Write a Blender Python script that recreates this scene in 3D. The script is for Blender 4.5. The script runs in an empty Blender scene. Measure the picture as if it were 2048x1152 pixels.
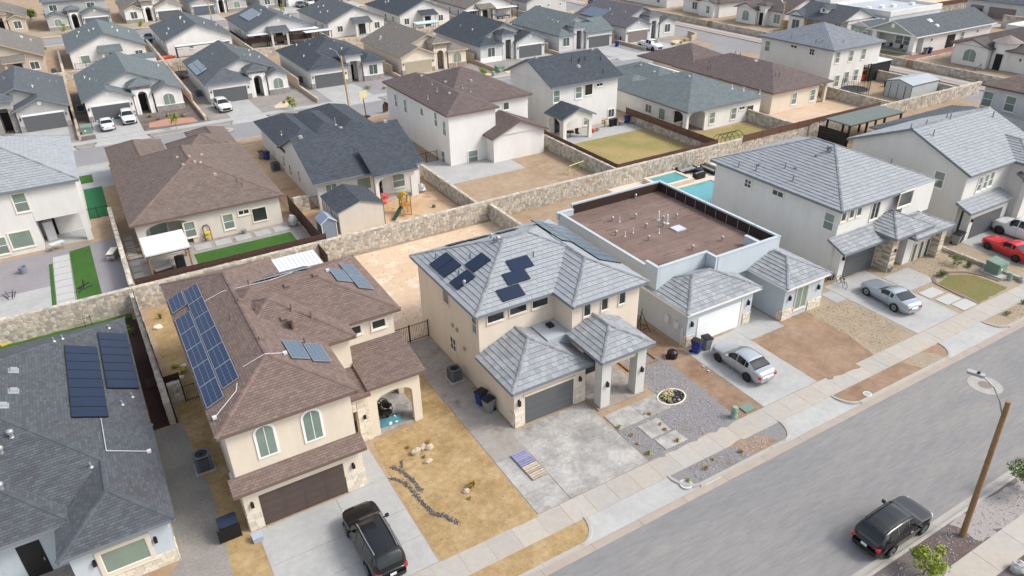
import bpy, math, random
from mathutils import Vector, Matrix
R = random.Random(7)
S = bpy.context.scene
COL = S.collection
rad = math.radians
# ------------------------------------------------------------------ camera
FOC, PITCH, ROLL, YAW, HC = 1455.0, rad(29.6), rad(-1.2), rad(30.13), 30.0
_f = Vector((math.cos(PITCH)*math.sin(YAW), math.cos(PITCH)*math.cos(YAW), -math.sin(PITCH)))
_r0 = Vector((math.cos(YAW), -math.sin(YAW), 0)); _u0 = _r0.cross(_f)
_r = math.cos(ROLL)*_r0 + math.sin(ROLL)*_u0
_u = -math.sin(ROLL)*_r0 + math.cos(ROLL)*_u0
cam_d = bpy.data.cameras.new('camera'); cam = bpy.data.objects.new('camera', cam_d); COL.objects.link(cam)
cam.matrix_world = Matrix(((_r.x, _u.x, -_f.x, 0), (_r.y, _u.y, -_f.y, 0), (_r.z, _u.z, -_f.z, HC), (0, 0, 0, 1)))
cam_d.sensor_width = 36; cam_d.lens = FOC/2048*36; cam_d.clip_start = 0.5; cam_d.clip_end = 3000
S.camera = cam
# ------------------------------------------------------------------ light
SUN_EL, SUN_AZ = rad(46), rad(125)       # azimuth clockwise from +Y
w = bpy.data.worlds.new('World'); S.world = w; w.use_nodes = True
nt = w.node_tree; nt.nodes.clear()
sky = nt.nodes.new('ShaderNodeTexSky'); sky.sky_type = 'NISHITA'; sky.sun_disc = False
sky.sun_elevation = SUN_EL; sky.sun_rotation = SUN_AZ; sky.air_density = 1.0; sky.dust_density = 3.0; sky.ozone_density = 1.0
hs = nt.nodes.new('ShaderNodeHueSaturation'); hs.inputs['Saturation'].default_value = 0.45
bg = nt.nodes.new('ShaderNodeBackground'); bg.inputs[1].default_value = 0.14
wo = nt.nodes.new('ShaderNodeOutputWorld')
nt.links.new(sky.outputs[0], hs.inputs['Color']); nt.links.new(hs.outputs[0], bg.inputs[0]); nt.links.new(bg.outputs[0], wo.inputs[0])
sd = bpy.data.lights.new('sun', 'SUN'); sd.energy = 1.1; sd.angle = rad(15); sd.color = (1, 0.955, 0.89)
sun = bpy.data.objects.new('sun', sd); COL.objects.link(sun)
_sv = Vector((math.sin(SUN_AZ)*math.cos(SUN_EL), math.cos(SUN_AZ)*math.cos(SUN_EL), math.sin(SUN_EL)))
sun.rotation_euler = _sv.to_track_quat('Z', 'Y').to_euler(); sun.location = (40, 0, 80)
S.view_settings.view_transform = 'Standard'; S.view_settings.look = 'None'
S.view_settings.exposure = 0.98; S.view_settings.gamma = 1; S.view_settings.use_curve_mapping = False
# ------------------------------------------------------------------ surveying: photo pixel -> point in the place
def ray(px, py):
    return _r*((px-1024)/FOC) - _u*((py-576)/FOC) + _f
def G(px, py, z=0.0):
    d = ray(px, py); t = (z-HC)/d.z; return (d.x*t, d.y*t)
def G3(px, py, z=0.0):
    return G(px, py, z) + (z,)
def WY(px, py, y):                       # on the plane Y = y: x, z
    d = ray(px, py); t = y/d.y; return (d.x*t, HC+d.z*t)
def WX(px, py, x):                       # on the plane X = x: y, z
    d = ray(px, py); t = x/d.x; return (d.y*t, HC+d.z*t)
# ------------------------------------------------------------------ objects
def lab(o, label=None, cat=None, group=None, kind=None):
    if label: o['label'] = label
    if cat: o['category'] = cat
    if group: o['group'] = group
    if kind: o['kind'] = kind
    return o
def thing(name, label, cat, loc=(0, 0, 0), rz=0.0, group=None):
    o = bpy.data.objects.new(name, None); COL.objects.link(o); o.empty_display_size = .3
    o.location = loc; o.rotation_euler = (0, 0, rz); lab(o, label, cat, group); return o
def copy_tree(o, parent=None):
    c = o.copy(); COL.objects.link(c); c.parent = parent
    for ch in list(o.children): copy_tree(ch, c)
    return c
class MB:
    def __init__(s): s.v = []; s.f = []; s.m = []; s.r = []; s.uv = []; s.mi = 0; s.rn = 0.5; s.T = None
    def add(s, vs, fs, mi=None, rn=None, uvs=None):
        b = len(s.v)
        if s.T is not None: vs = [tuple(s.T @ Vector(p)) for p in vs]
        s.v.extend(vs); mi = s.mi if mi is None else mi; rn = s.rn if rn is None else rn
        for i, f in enumerate(fs):
            s.f.append(tuple(b+k for k in f)); s.m.append(mi); s.r.append(rn)
            s.uv.append(uvs[i] if uvs else None)
    def box(s, x0, y0, z0, x1, y1, z1, **k):
        if x0 > x1: x0, x1 = x1, x0
        if y0 > y1: y0, y1 = y1, y0
        if z0 > z1: z0, z1 = z1, z0
        s.add([(x0,y0,z0),(x1,y0,z0),(x1,y1,z0),(x0,y1,z0),(x0,y0,z1),(x1,y0,z1),(x1,y1,z1),(x0,y1,z1)],
              [(0,3,2,1),(4,5,6,7),(0,1,5,4),(1,2,6,5),(2,3,7,6),(3,0,4,7)], **k)
    def cbox(s, c, d, rz=0.0, bev=0.0, **k):       # centred box, bevelled upright edges
        x, y, z = d[0]/2, d[1]/2, d[2]/2
        b = bev
        if b <= 0: pts = [(-x,-y),(x,-y),(x,y),(-x,y)]
        else: pts = [(-x+b,-y),(x-b,-y),(x,-y+b),(x,y-b),(x-b,y),(-x+b,y),(-x,y-b),(-x,-y+b)]
        ca, sa = math.cos(rz), math.sin(rz)
        pts = [(c[0]+p[0]*ca-p[1]*sa, c[1]+p[0]*sa+p[1]*ca) for p in pts]
        s.prism(pts, c[2]-z, c[2]+z, **k)
    def prism(s, pts, z0, z1, top=True, bot=True, **k):
        n = len(pts)
        a = sum(pts[i][0]*pts[(i+1) % n][1]-pts[(i+1) % n][0]*pts[i][1] for i in range(n))
        if a < 0: pts = pts[::-1]
        f = [(i, (i+1) % n, n+(i+1) % n, n+i) for i in range(n)]
        if top: f.append(tuple(range(n, 2*n)))
        if bot: f.append(tuple(range(n-1, -1, -1)))
        s.add([(p[0], p[1], z0) for p in pts]+[(p[0], p[1], z1) for p in pts], f, **k)
    def poly(s, pts, **k): s.add(pts, [tuple(range(len(pts)))], **k)
    def tube(s, a, b, r0, r1=None, n=8, caps=True, **k):
        a, b = Vector(a), Vector(b); r1 = r0 if r1 is None else r1
        d = (b-a).normalized(); q = d.orthogonal().normalized(); t = d.cross(q)
        vs = []
        for c, r in ((a, r0), (b, r1)):
            for i in range(n):
                an = 2*math.pi*i/n; vs.append(tuple(c+q*(r*math.cos(an))+t*(r*math.sin(an))))
        f = [(i, (i+1) % n, n+(i+1) % n, n+i) for i in range(n)]
        if caps: f += [tuple(range(n-1, -1, -1)), tuple(range(n, 2*n))]
        s.add(vs, f, **k)
    def path(s, pts, r, n=6, **k):
        for a, b in zip(pts[:-1], pts[1:]): s.tube(a, b, r, n=n, **k)
    def lathe(s, prof, n=16, c=(0, 0, 0), **k):
        vs = []; f = []
        for r, z in prof:
            for i in range(n):
                an = 2*math.pi*i/n; vs.append((c[0]+r*math.cos(an), c[1]+r*math.sin(an), c[2]+z))
        for j in range(len(prof)-1):
            for i in range(n): f.append((j*n+i, j*n+(i+1) % n, (j+1)*n+(i+1) % n, (j+1)*n+i))
        f.append(tuple(range(n-1, -1, -1))); f.append(tuple((len(prof)-1)*n+i for i in range(n)))
        s.add(vs, f, **k)
    def blob(s, c, r, jit=.18, n=7, m=5, flat=0.0, seed=None, **k):
        rr = R if seed is None else random.Random(seed)
        vs = [(c[0], c[1], c[2]-r[2]*(1-flat))]; f = []
        for j in range(1, m):
            ph = math.pi*j/m
            for i in range(n):
                th = 2*math.pi*(i+.5*(j % 2))/n; q = 1+rr.uniform(-jit, jit)
                vs.append((c[0]+r[0]*q*math.sin(ph)*math.cos(th), c[1]+r[1]*q*math.sin(ph)*math.sin(th), c[2]-r[2]*q*math.cos(ph)))
        vs.append((c[0], c[1], c[2]+r[2]))
        for i in range(n): f.append((0, 1+(i+1) % n, 1+i))
        for j in range(m-2):
            a = 1+j*n
            for i in range(n): f.append((a+i, a+(i+1) % n, a+n+(i+1) % n, a+n+i))
        a = 1+(m-2)*n; t = len(vs)-1
        for i in range(n): f.append((a+i, a+(i+1) % n, t))
        s.add(vs, f, **k)
    def build(s, name, mats, parent=None, smooth=False, uv=False, rnd=False):
        me = bpy.data.meshes.new(name); me.from_pydata(s.v, [], s.f)
        if not isinstance(mats, (list, tuple)): mats = [mats]
        for m in mats: me.materials.append(m)
        if len(mats) > 1: me.polygons.foreach_set('material_index', s.m)
        if smooth: me.polygons.foreach_set('use_smooth', [True]*len(s.f))
        if rnd:
            at = me.attributes.new('rnd', 'FLOAT', 'FACE'); at.data.foreach_set('value', s.r)
        if uv:
            l = me.uv_layers.new(name='UVMap'); dat = []
            for f, u in zip(s.f, s.uv):
                for i in range(len(f)): dat.extend(u[i] if u else (0.0, 0.0))
            l.data.foreach_set('uv', dat)
        me.update()
        o = bpy.data.objects.new(name, me); COL.objects.link(o); o.parent = parent
        return o
def solo(name, mb, mats, label, cat, group=None, kind=None, **k):
    o = mb.build(name, mats, None, **k); return lab(o, label, cat, group, kind)
def struct(name, mb, mats, parent=None, label=None, **k):
    o = mb.build(name, mats, parent, **k)
    if parent is None: o['kind'] = 'structure'
    if label: o['label'] = label
    return o
# ------------------------------------------------------------------ materials
_MC = {}; _K = 1.0        # _K: albedo scale of the group of materials being made
def _k(c): return tuple(x*_K for x in c) if c else c
def M(name, col, rough=.8, var=0.12, vs=1.2, bump=0.0, bs=30.0, metal=0.0, spec=.3, coat=0.0, col2=None, big=0.0, bigs=.15,
      coords='pos', rnd=0.0, trans=0.0, detail=6.0, thr=None, col3=None, s3=.5, w3=(.52, .62), st=None):
    """procedural surface: base colour broken up by fine and broad noise, optional second/third colour patches, bump"""
    if name in _MC: return _MC[name]
    col, col2, col3 = _k(col), _k(col2), _k(col3)
    m = bpy.data.materials.new(name); m.use_nodes = True; _MC[name] = m
    t = m.node_tree; N = t.nodes; K = t.links.new; b = N['Principled BSDF']
    b.inputs['Roughness'].default_value = rough; b.inputs['Metallic'].default_value = metal
    b.inputs['Specular IOR Level'].default_value = spec; b.inputs['Coat Weight'].default_value = coat
    b.inputs['Coat Roughness'].default_value = .04
    m.diffuse_color = (*col, 1)
    if coords == 'pos': src = N.new('ShaderNodeNewGeometry').outputs['Position']
    else: src = N.new('ShaderNodeTexCoord').outputs['Object']
    src0 = src
    if st:                                              # streaks: squash the pattern along one axis
        mp = N.new('ShaderNodeMapping'); mp.inputs['Scale'].default_value = st; K(src0, mp.inputs['Vector']); src = mp.outputs[0]
    def noise(sc, det=detail, ro=.6):
        n = N.new('ShaderNodeTexNoise'); n.inputs['Scale'].default_value = sc; n.inputs['Detail'].default_value = det
        n.inputs['Roughness'].default_value = ro; K(src, n.inputs['Vector']); return n.outputs['Fac']
    def ramp(fac, lo, hi, a, bb):
        r = N.new('ShaderNodeMapRange'); r.inputs[1].default_value = lo; r.inputs[2].default_value = hi
        r.inputs[3].default_value = a; r.inputs[4].default_value = bb; K(fac, r.inputs[0]); return r.outputs[0]
    def mix(fac, a, c, mode='MIX'):
        x = N.new('ShaderNodeMix'); x.data_type = 'RGBA'; x.blend_type = mode
        for inp, val in ((x.inputs[0], fac), (x.inputs[6], a), (x.inputs[7], c)):
            if isinstance(val, (int, float)): inp.default_value = val
            elif isinstance(val, tuple): inp.default_value = (*val, 1) if len(val) == 3 else val
            else: K(val, inp)
        return x.outputs[2]
    c = col
    if col2 is not None: c = mix(ramp(noise(bigs if not big else big), .38, .62, 0, 1), c, col2)
    if col3 is not None: c = mix(ramp(noise(s3, 8, .7), w3[0], w3[1], 0, 1), c, col3)
    if var:
        f = ramp(noise(vs, 8, .74), .28, .72, 1-var, 1+var)
        g = N.new('ShaderNodeCombineXYZ')
        for i in range(3): K(f, g.inputs[i])
        c = mix(1.0, c, g.outputs[0], 'MULTIPLY')
    if rnd:
        a = N.new('ShaderNodeAttribute'); a.attribute_name = 'rnd'
        f = ramp(a.outputs['Fac'], 0, 1, 1-rnd, 1+rnd)
        g = N.new('ShaderNodeCombineXYZ')
        for i in range(3): K(f, g.inputs[i])
        c = mix(1.0, c, g.outputs[0], 'MULTIPLY')
    if isinstance(c, tuple): b.inputs['Base Color'].default_value = (*c, 1)
    else: K(c, b.inputs['Base Color'])
    if bump:
        bn = N.new('ShaderNodeBump'); bn.inputs['Strength'].default_value = bump; bn.inputs['Distance'].default_value = .03
        K(noise(bs, 4), bn.inputs['Height']); K(bn.outputs[0], b.inputs['Normal'])
    return m
def shingle_mat(name, ca, cb, rows=.145, wid=.32, mort=.02, bump=.5):
    if name in _MC: return _MC[name]
    ca, cb = _k(ca), _k(cb)
    m = bpy.data.materials.new(name); m.use_nodes = True; _MC[name] = m
    t = m.node_tree; N = t.nodes; K = t.links.new; b = N['Principled BSDF']
    b.inputs['Roughness'].default_value = .9; b.inputs['Specular IOR Level'].default_value = .2
    m.diffuse_color = (*ca, 1)
    uv = N.new('ShaderNodeUVMap'); br = N.new('ShaderNodeTexBrick')
    br.inputs['Scale'].default_value = 1; br.inputs['Brick Width'].default_value = wid; br.inputs['Row Height'].default_value = rows
    br.inputs['Mortar Size'].default_value = mort*rows/.145; br.inputs['Mortar Smooth'].default_value = .3; br.inputs['Bias'].default_value = 0
    br.inputs['Color1'].default_value = (*ca, 1); br.inputs['Color2'].default_value = (*cb, 1)
    br.inputs['Mortar'].default_value = (*[x*.62 for x in ca], 1); K(uv.outputs[0], br.inputs['Vector'])
    geo = N.new('ShaderNodeNewGeometry')
    n = N.new('ShaderNodeTexNoise'); n.inputs['Scale'].default_value = 1.6; n.inputs['Detail'].default_value = 9; n.inputs['Roughness'].default_value = .75
    K(geo.outputs['Position'], n.inputs['Vector'])
    r = N.new('ShaderNodeMapRange'); r.inputs[1].default_value = .25; r.inputs[2].default_value = .75; r.inputs[3].default_value = .72; r.inputs[4].default_value = 1.28
    K(n.outputs['Fac'], r.inputs[0])
    x = N.new('ShaderNodeMix'); x.data_type = 'RGBA'; x.blend_type = 'MULTIPLY'; x.inputs[0].default_value = 1
    g = N.new('ShaderNodeCombineXYZ')
    for i in range(3): K(r.outputs[0], g.inputs[i])
    K(br.outputs['Color'], x.inputs[6]); K(g.outputs[0], x.inputs[7]); K(x.outputs[2], b.inputs['Base Color'])
    bn = N.new('ShaderNodeBump'); bn.inputs['Strength'].default_value = bump; bn.inputs['Distance'].default_value = .03; bn.invert = True
    K(br.outputs['Fac'], bn.inputs['Height']); K(bn.outputs[0], b.inputs['Normal'])
    return m
# stucco
def stucco(name, c): return M('stucco_'+name, c, .9, .05, 1.2, .3, 45, col2=tuple(x*.95 for x in c), bigs=.7, st=(1, 1, .3))
ST_WHITE = stucco('white', (.70, .685, .655)); ST_CREAM = stucco('cream', (.66, .585, .475)); ST_TAN = stucco('tan', (.58, .50, .41))
ST_BEIGE = stucco('beige', (.60, .555, .485)); ST_BLUE = stucco('blue_grey', (.48, .525, .555)); ST_OFF = stucco('off_white', (.66, .645, .61))
ST_GREY = stucco('grey', (.40, .395, .385)); ST_LGREY = stucco('light_grey', (.55, .55, .54)); ST_SAGE = stucco('sage', (.34, .37, .31))
ST_WARM = stucco('warm_beige', (.66, .575, .475)); ST_BROWNISH = stucco('sand', (.50, .43, .34)); ST_PALE = stucco('pale_blue', (.47, .525, .56))
TRIM_W = M('trim_white', (.78, .77, .74), .6, .03); TRIM_C = M('trim_cream', (.72, .66, .55), .6, .04); TRIM_T = M('trim_tan', (.62, .56, .46), .6, .04)
FASC_G = M('fascia_grey', (.17, .19, .21), .7, .06); FASC_B = M('fascia_brown', (.15, .105, .085), .7, .06); FASC_W = M('fascia_white', (.72, .71, .69), .6, .04)
FASC_T = M('fascia_tan', (.42, .34, .26), .7, .05)
_K = .62
SH_GREY = shingle_mat('shingle_grey', (.145, .165, .185), (.20, .222, .24)); SH_DARK = shingle_mat('shingle_charcoal', (.085, .10, .12), (.125, .145, .17))
SH_BROWN = shingle_mat('shingle_brown', (.24, .185, .16), (.31, .245, .215)); SH_TAN = shingle_mat('shingle_tan', (.27, .25, .225), (.34, .315, .285))
SH_GREEN = shingle_mat('shingle_blue_green', (.20, .245, .255), (.26, .305, .315)); SH_MAUVE = shingle_mat('shingle_mauve', (.20, .155, .15), (.25, .20, .19))
TL_FAR = shingle_mat('flat_tile_far', (.40, .44, .49), (.46, .50, .55), .36, .36, .05, .8); TL_BARREL = shingle_mat('barrel_tile', (.26, .22, .21), (.40, .35, .33), .38, .28, .09, 1.0)
TL_DARK = shingle_mat('dark_flat_tile', (.17, .19, .22), (.23, .25, .28), .36, .36, .05, .8)
TILE = M('concrete_tile', (.455, .485, .52), .8, .05, 2.5, .2, 60, rnd=.065, col2=(.47, .495, .525), bigs=.4)
TILE_LO = M('lower_roof_tile', (.41, .435, .465), .8, .12, 2.5, .2, 60, rnd=.15, col2=(.45, .47, .49), bigs=.6)  # darker, more varied tile for the lower roofs
TILE_BASE = M('underlay_painted_shade', (.12, .125, .13), .9, .1)  # dark underlay: shadow lines between tile courses put into its colour
SHB = M('asphalt_shingle_brown', (.295, .22, .19), .95, .14, 5, .5, 120, rnd=.15, spec=.15)
SHG = M('asphalt_shingle_grey', (.15, .168, .19), .95, .14, 5, .5, 120, rnd=.16, spec=.15, col2=(.145, .15, .165), bigs=.5)
CAPG = M('ridge_cap_grey', (.33, .345, .365), .85, .12, 4, rnd=.2); CAPB = M('ridge_cap_brown', (.25, .18, .155), .9, .12, 4, rnd=.15); CAPD = M('ridge_cap_dark', (.12, .135, .155), .9, .12, 4, rnd=.15)
_K = 1.0
# openings
GLASS = M('window_glass', (.075, .098, .092), .08, .25, .8, spec=.7); GLASS_G = M('window_glass_blind', (.19, .25, .205), .18, .15, .8, spec=.6)
GLASS_D = M('window_glass_dark', (.025, .03, .03), .06, .3, .8, spec=.7); SCREEN = M('insect_screen', (.17, .20, .185), .5, .12, 3)
DARK = M('painted_dark_interior', (.018, .017, .016), .9, .2); DOOR_G = M('garage_grey', (.105, .11, .115), .55, .05); DOOR_B = M('garage_brown', (.085, .062, .055), .55, .08)  # DARK: flat near-black panels, interior shade put into the colour
DOOR_W = M('garage_white', (.74, .75, .75), .5, .03); DOOR_T = M('garage_tan', (.36, .32, .24), .6, .05); DOOR_M = M('garage_mauve', (.20, .165, .155), .6, .05)
# grounds
_K = .62
SAND = M('sand_tan', (.54, .40, .27), .95, .18, 1.6, .5, 14, col2=(.46, .325, .205), bigs=.22, col3=(.60, .47, .34), s3=.6, w3=(.45, .75))
STRAW = M('dry_yellow_soil', (.565, .395, .195), .95, .28, 2.6, .7, 12, col2=(.45, .30, .135), bigs=.4, col3=(.68, .52, .29), s3=.7, w3=(.45, .75))
RED = M('reddish_soil', (.45, .305, .205), .95, .24, 1.6, .5, 16, col2=(.34, .215, .14), bigs=.3, col3=(.50, .37, .27), s3=.5, w3=(.45, .75))
GRAV_G = M('grey_gravel', (.36, .345, .35), .95, .34, 9, 1.0, 40, detail=3, col3=(.32, .26, .22), s3=.35, w3=(.55, .7))
GRAV_T = M('tan_gravel', (.56, .46, .33), .95, .34, 9, 1.0, 40, detail=3, col2=(.49, .40, .29), bigs=.5)
GRAV_D = M('brown_gravel', (.20, .145, .13), .95, .38, 10, 1.0, 40, detail=3, col2=(.27, .235, .225), bigs=.4)
GRAV_L = M('lavender_gravel', (.43, .41, .43), .95, .22, 8, .8, 40, detail=3, col2=(.39, .365, .375), bigs=.3)
GRAV_S = M('dark_side_gravel', (.46, .425, .385), .95, .26, 8, .9, 40, detail=3, col2=(.38, .355, .325), bigs=.5)
MULCH = M('dark_red_mulch', (.075, .035, .032), .95, .4, 20, 1.0, 30, detail=3)
TURF = M('artificial_turf', (.075, .20, .03), .9, .15, 4, .8, 90, col2=(.06, .165, .028), bigs=.5)
TURF_D = M('bluish_turf', (.03, .22, .085), .9, .12, 3, .6, 90)
LAWN = M('patchy_lawn', (.55, .41, .19), .95, .18, 3, .8, 30, col2=(.36, .33, .11), bigs=.16, col3=(.50, .36, .16), s3=.5, w3=(.5, .7))
LAWN2 = M('green_lawn', (.24, .25, .08), .95, .2, 4, .9, 40, col2=(.30, .25, .10), bigs=.6)
CONC = M('concrete', (.62, .62, .60), .85, .10, 2.5, .2, 50, col2=(.55, .55, .54), bigs=.5)
CONC_ST = M('concrete_stained', (.66, .64, .605), .85, .22, 4.0, .25, 50, col2=(.47, .455, .43), bigs=.7, col3=(.20, .185, .17), s3=.42, w3=(.47, .80))
CONC_D = M('concrete_dirty', (.45, .40, .36), .85, .18, 2.5, .25, 50, col2=(.48, .45, .42), bigs=.7, col3=(.23, .19, .165), s3=.5, w3=(.53, .68))
WALK = M('sidewalk_concrete', (.64, .575, .495), .85, .09, 2.5, .2, 60, col2=(.58, .555, .515), bigs=.3, rnd=.06)
KERB = M('kerb_concrete', (.58, .55, .50), .85, .08, 2, .2, 60); GUTTER = M('gutter_concrete', (.55, .47, .40), .85, .10, 1.5, .2, 60)
ASPH = M('asphalt', (.36, .35, .34), .9, .17, 6, .35, 90, col2=(.315, .313, .315), bigs=.45, col3=(.42, .395, .365), s3=.38, w3=(.46, .8), st=(.16, 1, 1))
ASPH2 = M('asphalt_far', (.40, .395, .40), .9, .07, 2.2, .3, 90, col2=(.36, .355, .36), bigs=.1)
PAVER = M('paver_white', (.68, .68, .66), .8, .05)
_K = 1.0
# walls
MORTAR = M('wall_mortar', (.42, .375, .31), .95, .15, 3, .4, 30)
STONE = M('rubble_stone', (.46, .405, .325), .9, .16, 6, .5, 22, rnd=.30, col2=(.42, .395, .355), bigs=1.8, col3=(.52, .36, .22), s3=.9, w3=(.60, .66))
VENEER = M('veneer_stone', (.66, .585, .46), .85, .10, 6, .4, 25, rnd=.16, col2=(.62, .57, .49), bigs=2.0)
LEDGE = M('ledge_stone', (.55, .44, .29), .85, .14, 6, .5, 25, rnd=.38, col2=(.50, .47, .42), bigs=2.0)
BLOCK = M('tan_block', (.44, .35, .26), .9, .12, 3, .3, 20, rnd=.15); RUSTY = M('dark_corten', (.065, .035, .026), .7, .2, 3, spec=.3); BROWNFENCE = M('brown_metal_fence', (.12, .062, .045), .6, .12, 2)
IRON = M('black_iron', (.012, .012, .013), .5, .1, spec=.4); STEEL = M('steel', (.45, .46, .47), .35, .06, metal=.8)
WOOD = M('pole_wood', (.25, .15, .07), .85, .25, 3, .4, 20, coords='obj'); CEDAR = M('cedar', (.46, .25, .08), .8, .15, 5, coords='obj'); PALLET = M('pallet_wood', (.38, .32, .25), .9, .25, 6, coords='obj', rnd=.25)
PBLUE = M('blue_painted_wood', (.20, .20, .31), .8, .3, 8, coords='obj', rnd=.3)
_K = .75
WHITE = M('white_metal', (.80, .81, .82), .4, .03); PVC = M('white_pvc', (.75, .75, .74), .5, .04); GALV = M('galvanised', (.52, .53, .54), .45, .08, metal=.5)
BLKPLASTIC = M('black_plastic', (.02, .02, .022), .45, .1); BLUEBIN = M('blue_bin', (.025, .05, .26), .45, .06); GREYBIN = M('grey_bin', (.26, .28, .285), .5, .06)
ACGREY = M('ac_grey', (.15, .165, .185), .5, .08); ACDARK = M('ac_fan_dark', (.015, .016, .018), .5, .1); GREENBOX = M('utility_green', (.20, .30, .24), .5, .08); PALEGREEN = M('pedestal_green', (.30, .43, .34), .5, .06)
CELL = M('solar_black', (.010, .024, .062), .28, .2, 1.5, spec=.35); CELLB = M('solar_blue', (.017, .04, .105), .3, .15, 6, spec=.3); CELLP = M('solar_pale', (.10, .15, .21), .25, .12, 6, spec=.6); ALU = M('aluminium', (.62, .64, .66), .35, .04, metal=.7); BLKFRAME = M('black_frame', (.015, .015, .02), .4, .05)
_K = .66
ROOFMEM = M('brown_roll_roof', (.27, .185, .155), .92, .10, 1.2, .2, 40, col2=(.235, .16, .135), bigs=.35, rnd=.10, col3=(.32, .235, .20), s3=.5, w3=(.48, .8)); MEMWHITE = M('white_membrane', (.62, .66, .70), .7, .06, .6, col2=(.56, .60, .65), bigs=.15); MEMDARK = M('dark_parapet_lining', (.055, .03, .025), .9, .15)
_K = .85
WATER = M('pool_water', (.09, .37, .40), .06, .12, .8, spec=.6, bump=.08, bs=3); WICKER = M('dark_wicker', (.03, .027, .025), .7, .2, 20); CUSH = M('grey_cushion', (.34, .33, .31), .9, .06)
YELLOW = M('yellow_plastic', (.75, .50, .04), .6, .08); GREENP = M('green_plastic', (.08, .17, .12), .35, .06); PINK = M('pink_plastic', (.65, .06, .16), .5, .1); ORANGE = M('orange_metal', (.70, .12, .05), .6, .1); TEAL = M('teal_canvas', (.06, .22, .27), .8, .15, 2)
LEAF = M('leaf_green', (.10, .16, .03), .7, .3, 2, rnd=.45); LEAF_Y = M('leaf_yellow_green', (.26, .32, .035), .7, .25, 2, rnd=.45); DRYLEAF = M('dry_grass_leaf', (.36, .25, .07), .9, .3, 4, rnd=.4); AGAVE = M('agave_leaf', (.42, .42, .20), .7, .15, 4, rnd=.35); BARK = M('bark', (.16, .11, .075), .9, .2, 6)
ROCKW = M('pale_boulder', (.50, .42, .32), .9, .12, 3, .4, 15, coords='obj'); ROCKD = M('dark_river_rock', (.12, .115, .12), .85, .2, 8, rnd=.6); BRICKP = M('red_brick_path', (.30, .15, .11), .9, .15, 8)

_K = 1.0
# ------------------------------------------------------------------ roofs
def roof_planes(x0, y0, x1, y1, z, p, axis=None, a='h', b='h'):
    """planes of a hip / gable roof over an eave rectangle; each plane CCW from above, first edge = eave"""
    if axis is None: axis = 'x' if x1-x0 >= y1-y0 else 'y'
    if axis == 'y':
        W = (x1-x0)/2; xm = (x0+x1)/2; rz = z+W*p
        ra = y0+(W if a == 'h' else 0); rb = y1-(W if b == 'h' else 0)
        if rb < ra: ra = rb = (ra+rb)/2
        A, B = (xm, ra, rz), (xm, rb, rz)
        P = [[(x0,y1,z),(x0,y0,z),A,B], [(x1,y0,z),(x1,y1,z),B,A]]
        if a == 'h': P.append([(x0,y0,z),(x1,y0,z),A])
        if b == 'h': P.append([(x1,y1,z),(x0,y1,z),B])
    else:
        W = (y1-y0)/2; ym = (y0+y1)/2; rz = z+W*p
        ra = x0+(W if a == 'h' else 0); rb = x1-(W if b == 'h' else 0)
        if rb < ra: ra = rb = (ra+rb)/2
        A, B = (ra, ym, rz), (rb, ym, rz)
        P = [[(x0,y0,z),(x1,y0,z),B,A], [(x1,y1,z),(x0,y1,z),A,B]]
        if a == 'h': P.append([(x0,y1,z),(x0,y0,z),A])
        if b == 'h': P.append([(x1,y0,z),(x1,y1,z),B])
    caps = []
    if (Vector(A)-Vector(B)).length > .1: caps.append((A, B))
    if axis == 'y':
        if a == 'h': caps += [((x0,y0,z),A), ((x1,y0,z),A)]
        if b == 'h': caps += [((x0,y1,z),B), ((x1,y1,z),B)]
    else:
        if a == 'h': caps += [((x0,y0,z),A), ((x0,y1,z),A)]
        if b == 'h': caps += [((x1,y0,z),B), ((x1,y1,z),B)]
    for pl in P:      # a pyramid end collapses to a triangle
        if len(pl) == 4 and (Vector(pl[2])-Vector(pl[3])).length < 1e-4: pl.pop()
    return P, caps
def shed_plane(x0, y0, x1, y1, z, p, low='S'):
    if low == 'S': t = z+p*(y1-y0); return [(x0,y0,z),(x1,y0,z),(x1,y1,t),(x0,y1,t)]
    if low == 'N': t = z+p*(y1-y0); return [(x1,y1,z),(x0,y1,z),(x0,y0,t),(x1,y0,t)]
    if low == 'W': t = z+p*(x1-x0); return [(x0,y1,z),(x0,y0,z),(x1,y0,t),(x1,y1,t)]
    t = z+p*(x1-x0); return [(x1,y0,z),(x1,y1,z),(x0,y1,t),(x0,y0,t)]
def clip(poly, hp):
    for nx, ny, c in hp:
        out = []; n = len(poly)
        if n == 0: return poly
        dv = [nx*q[0]+ny*q[1]-c for q in poly]
        for i in range(n):
            a, b, da, db = poly[i], poly[(i+1) % n], dv[i], dv[(i+1) % n]
            if da >= 0: out.append(a)
            if (da > 0 > db) or (da < 0 < db):
                t = da/(da-db); out.append((a[0]+(b[0]-a[0])*t, a[1]+(b[1]-a[1])*t))
        poly = out
    return poly
def frame_of(pl):
    o = Vector(pl[0]); u = (Vector(pl[1])-o).normalized(); n = u.cross(Vector(pl[2])-o).normalized(); v = n.cross(u)
    return o, u, v, n
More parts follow.
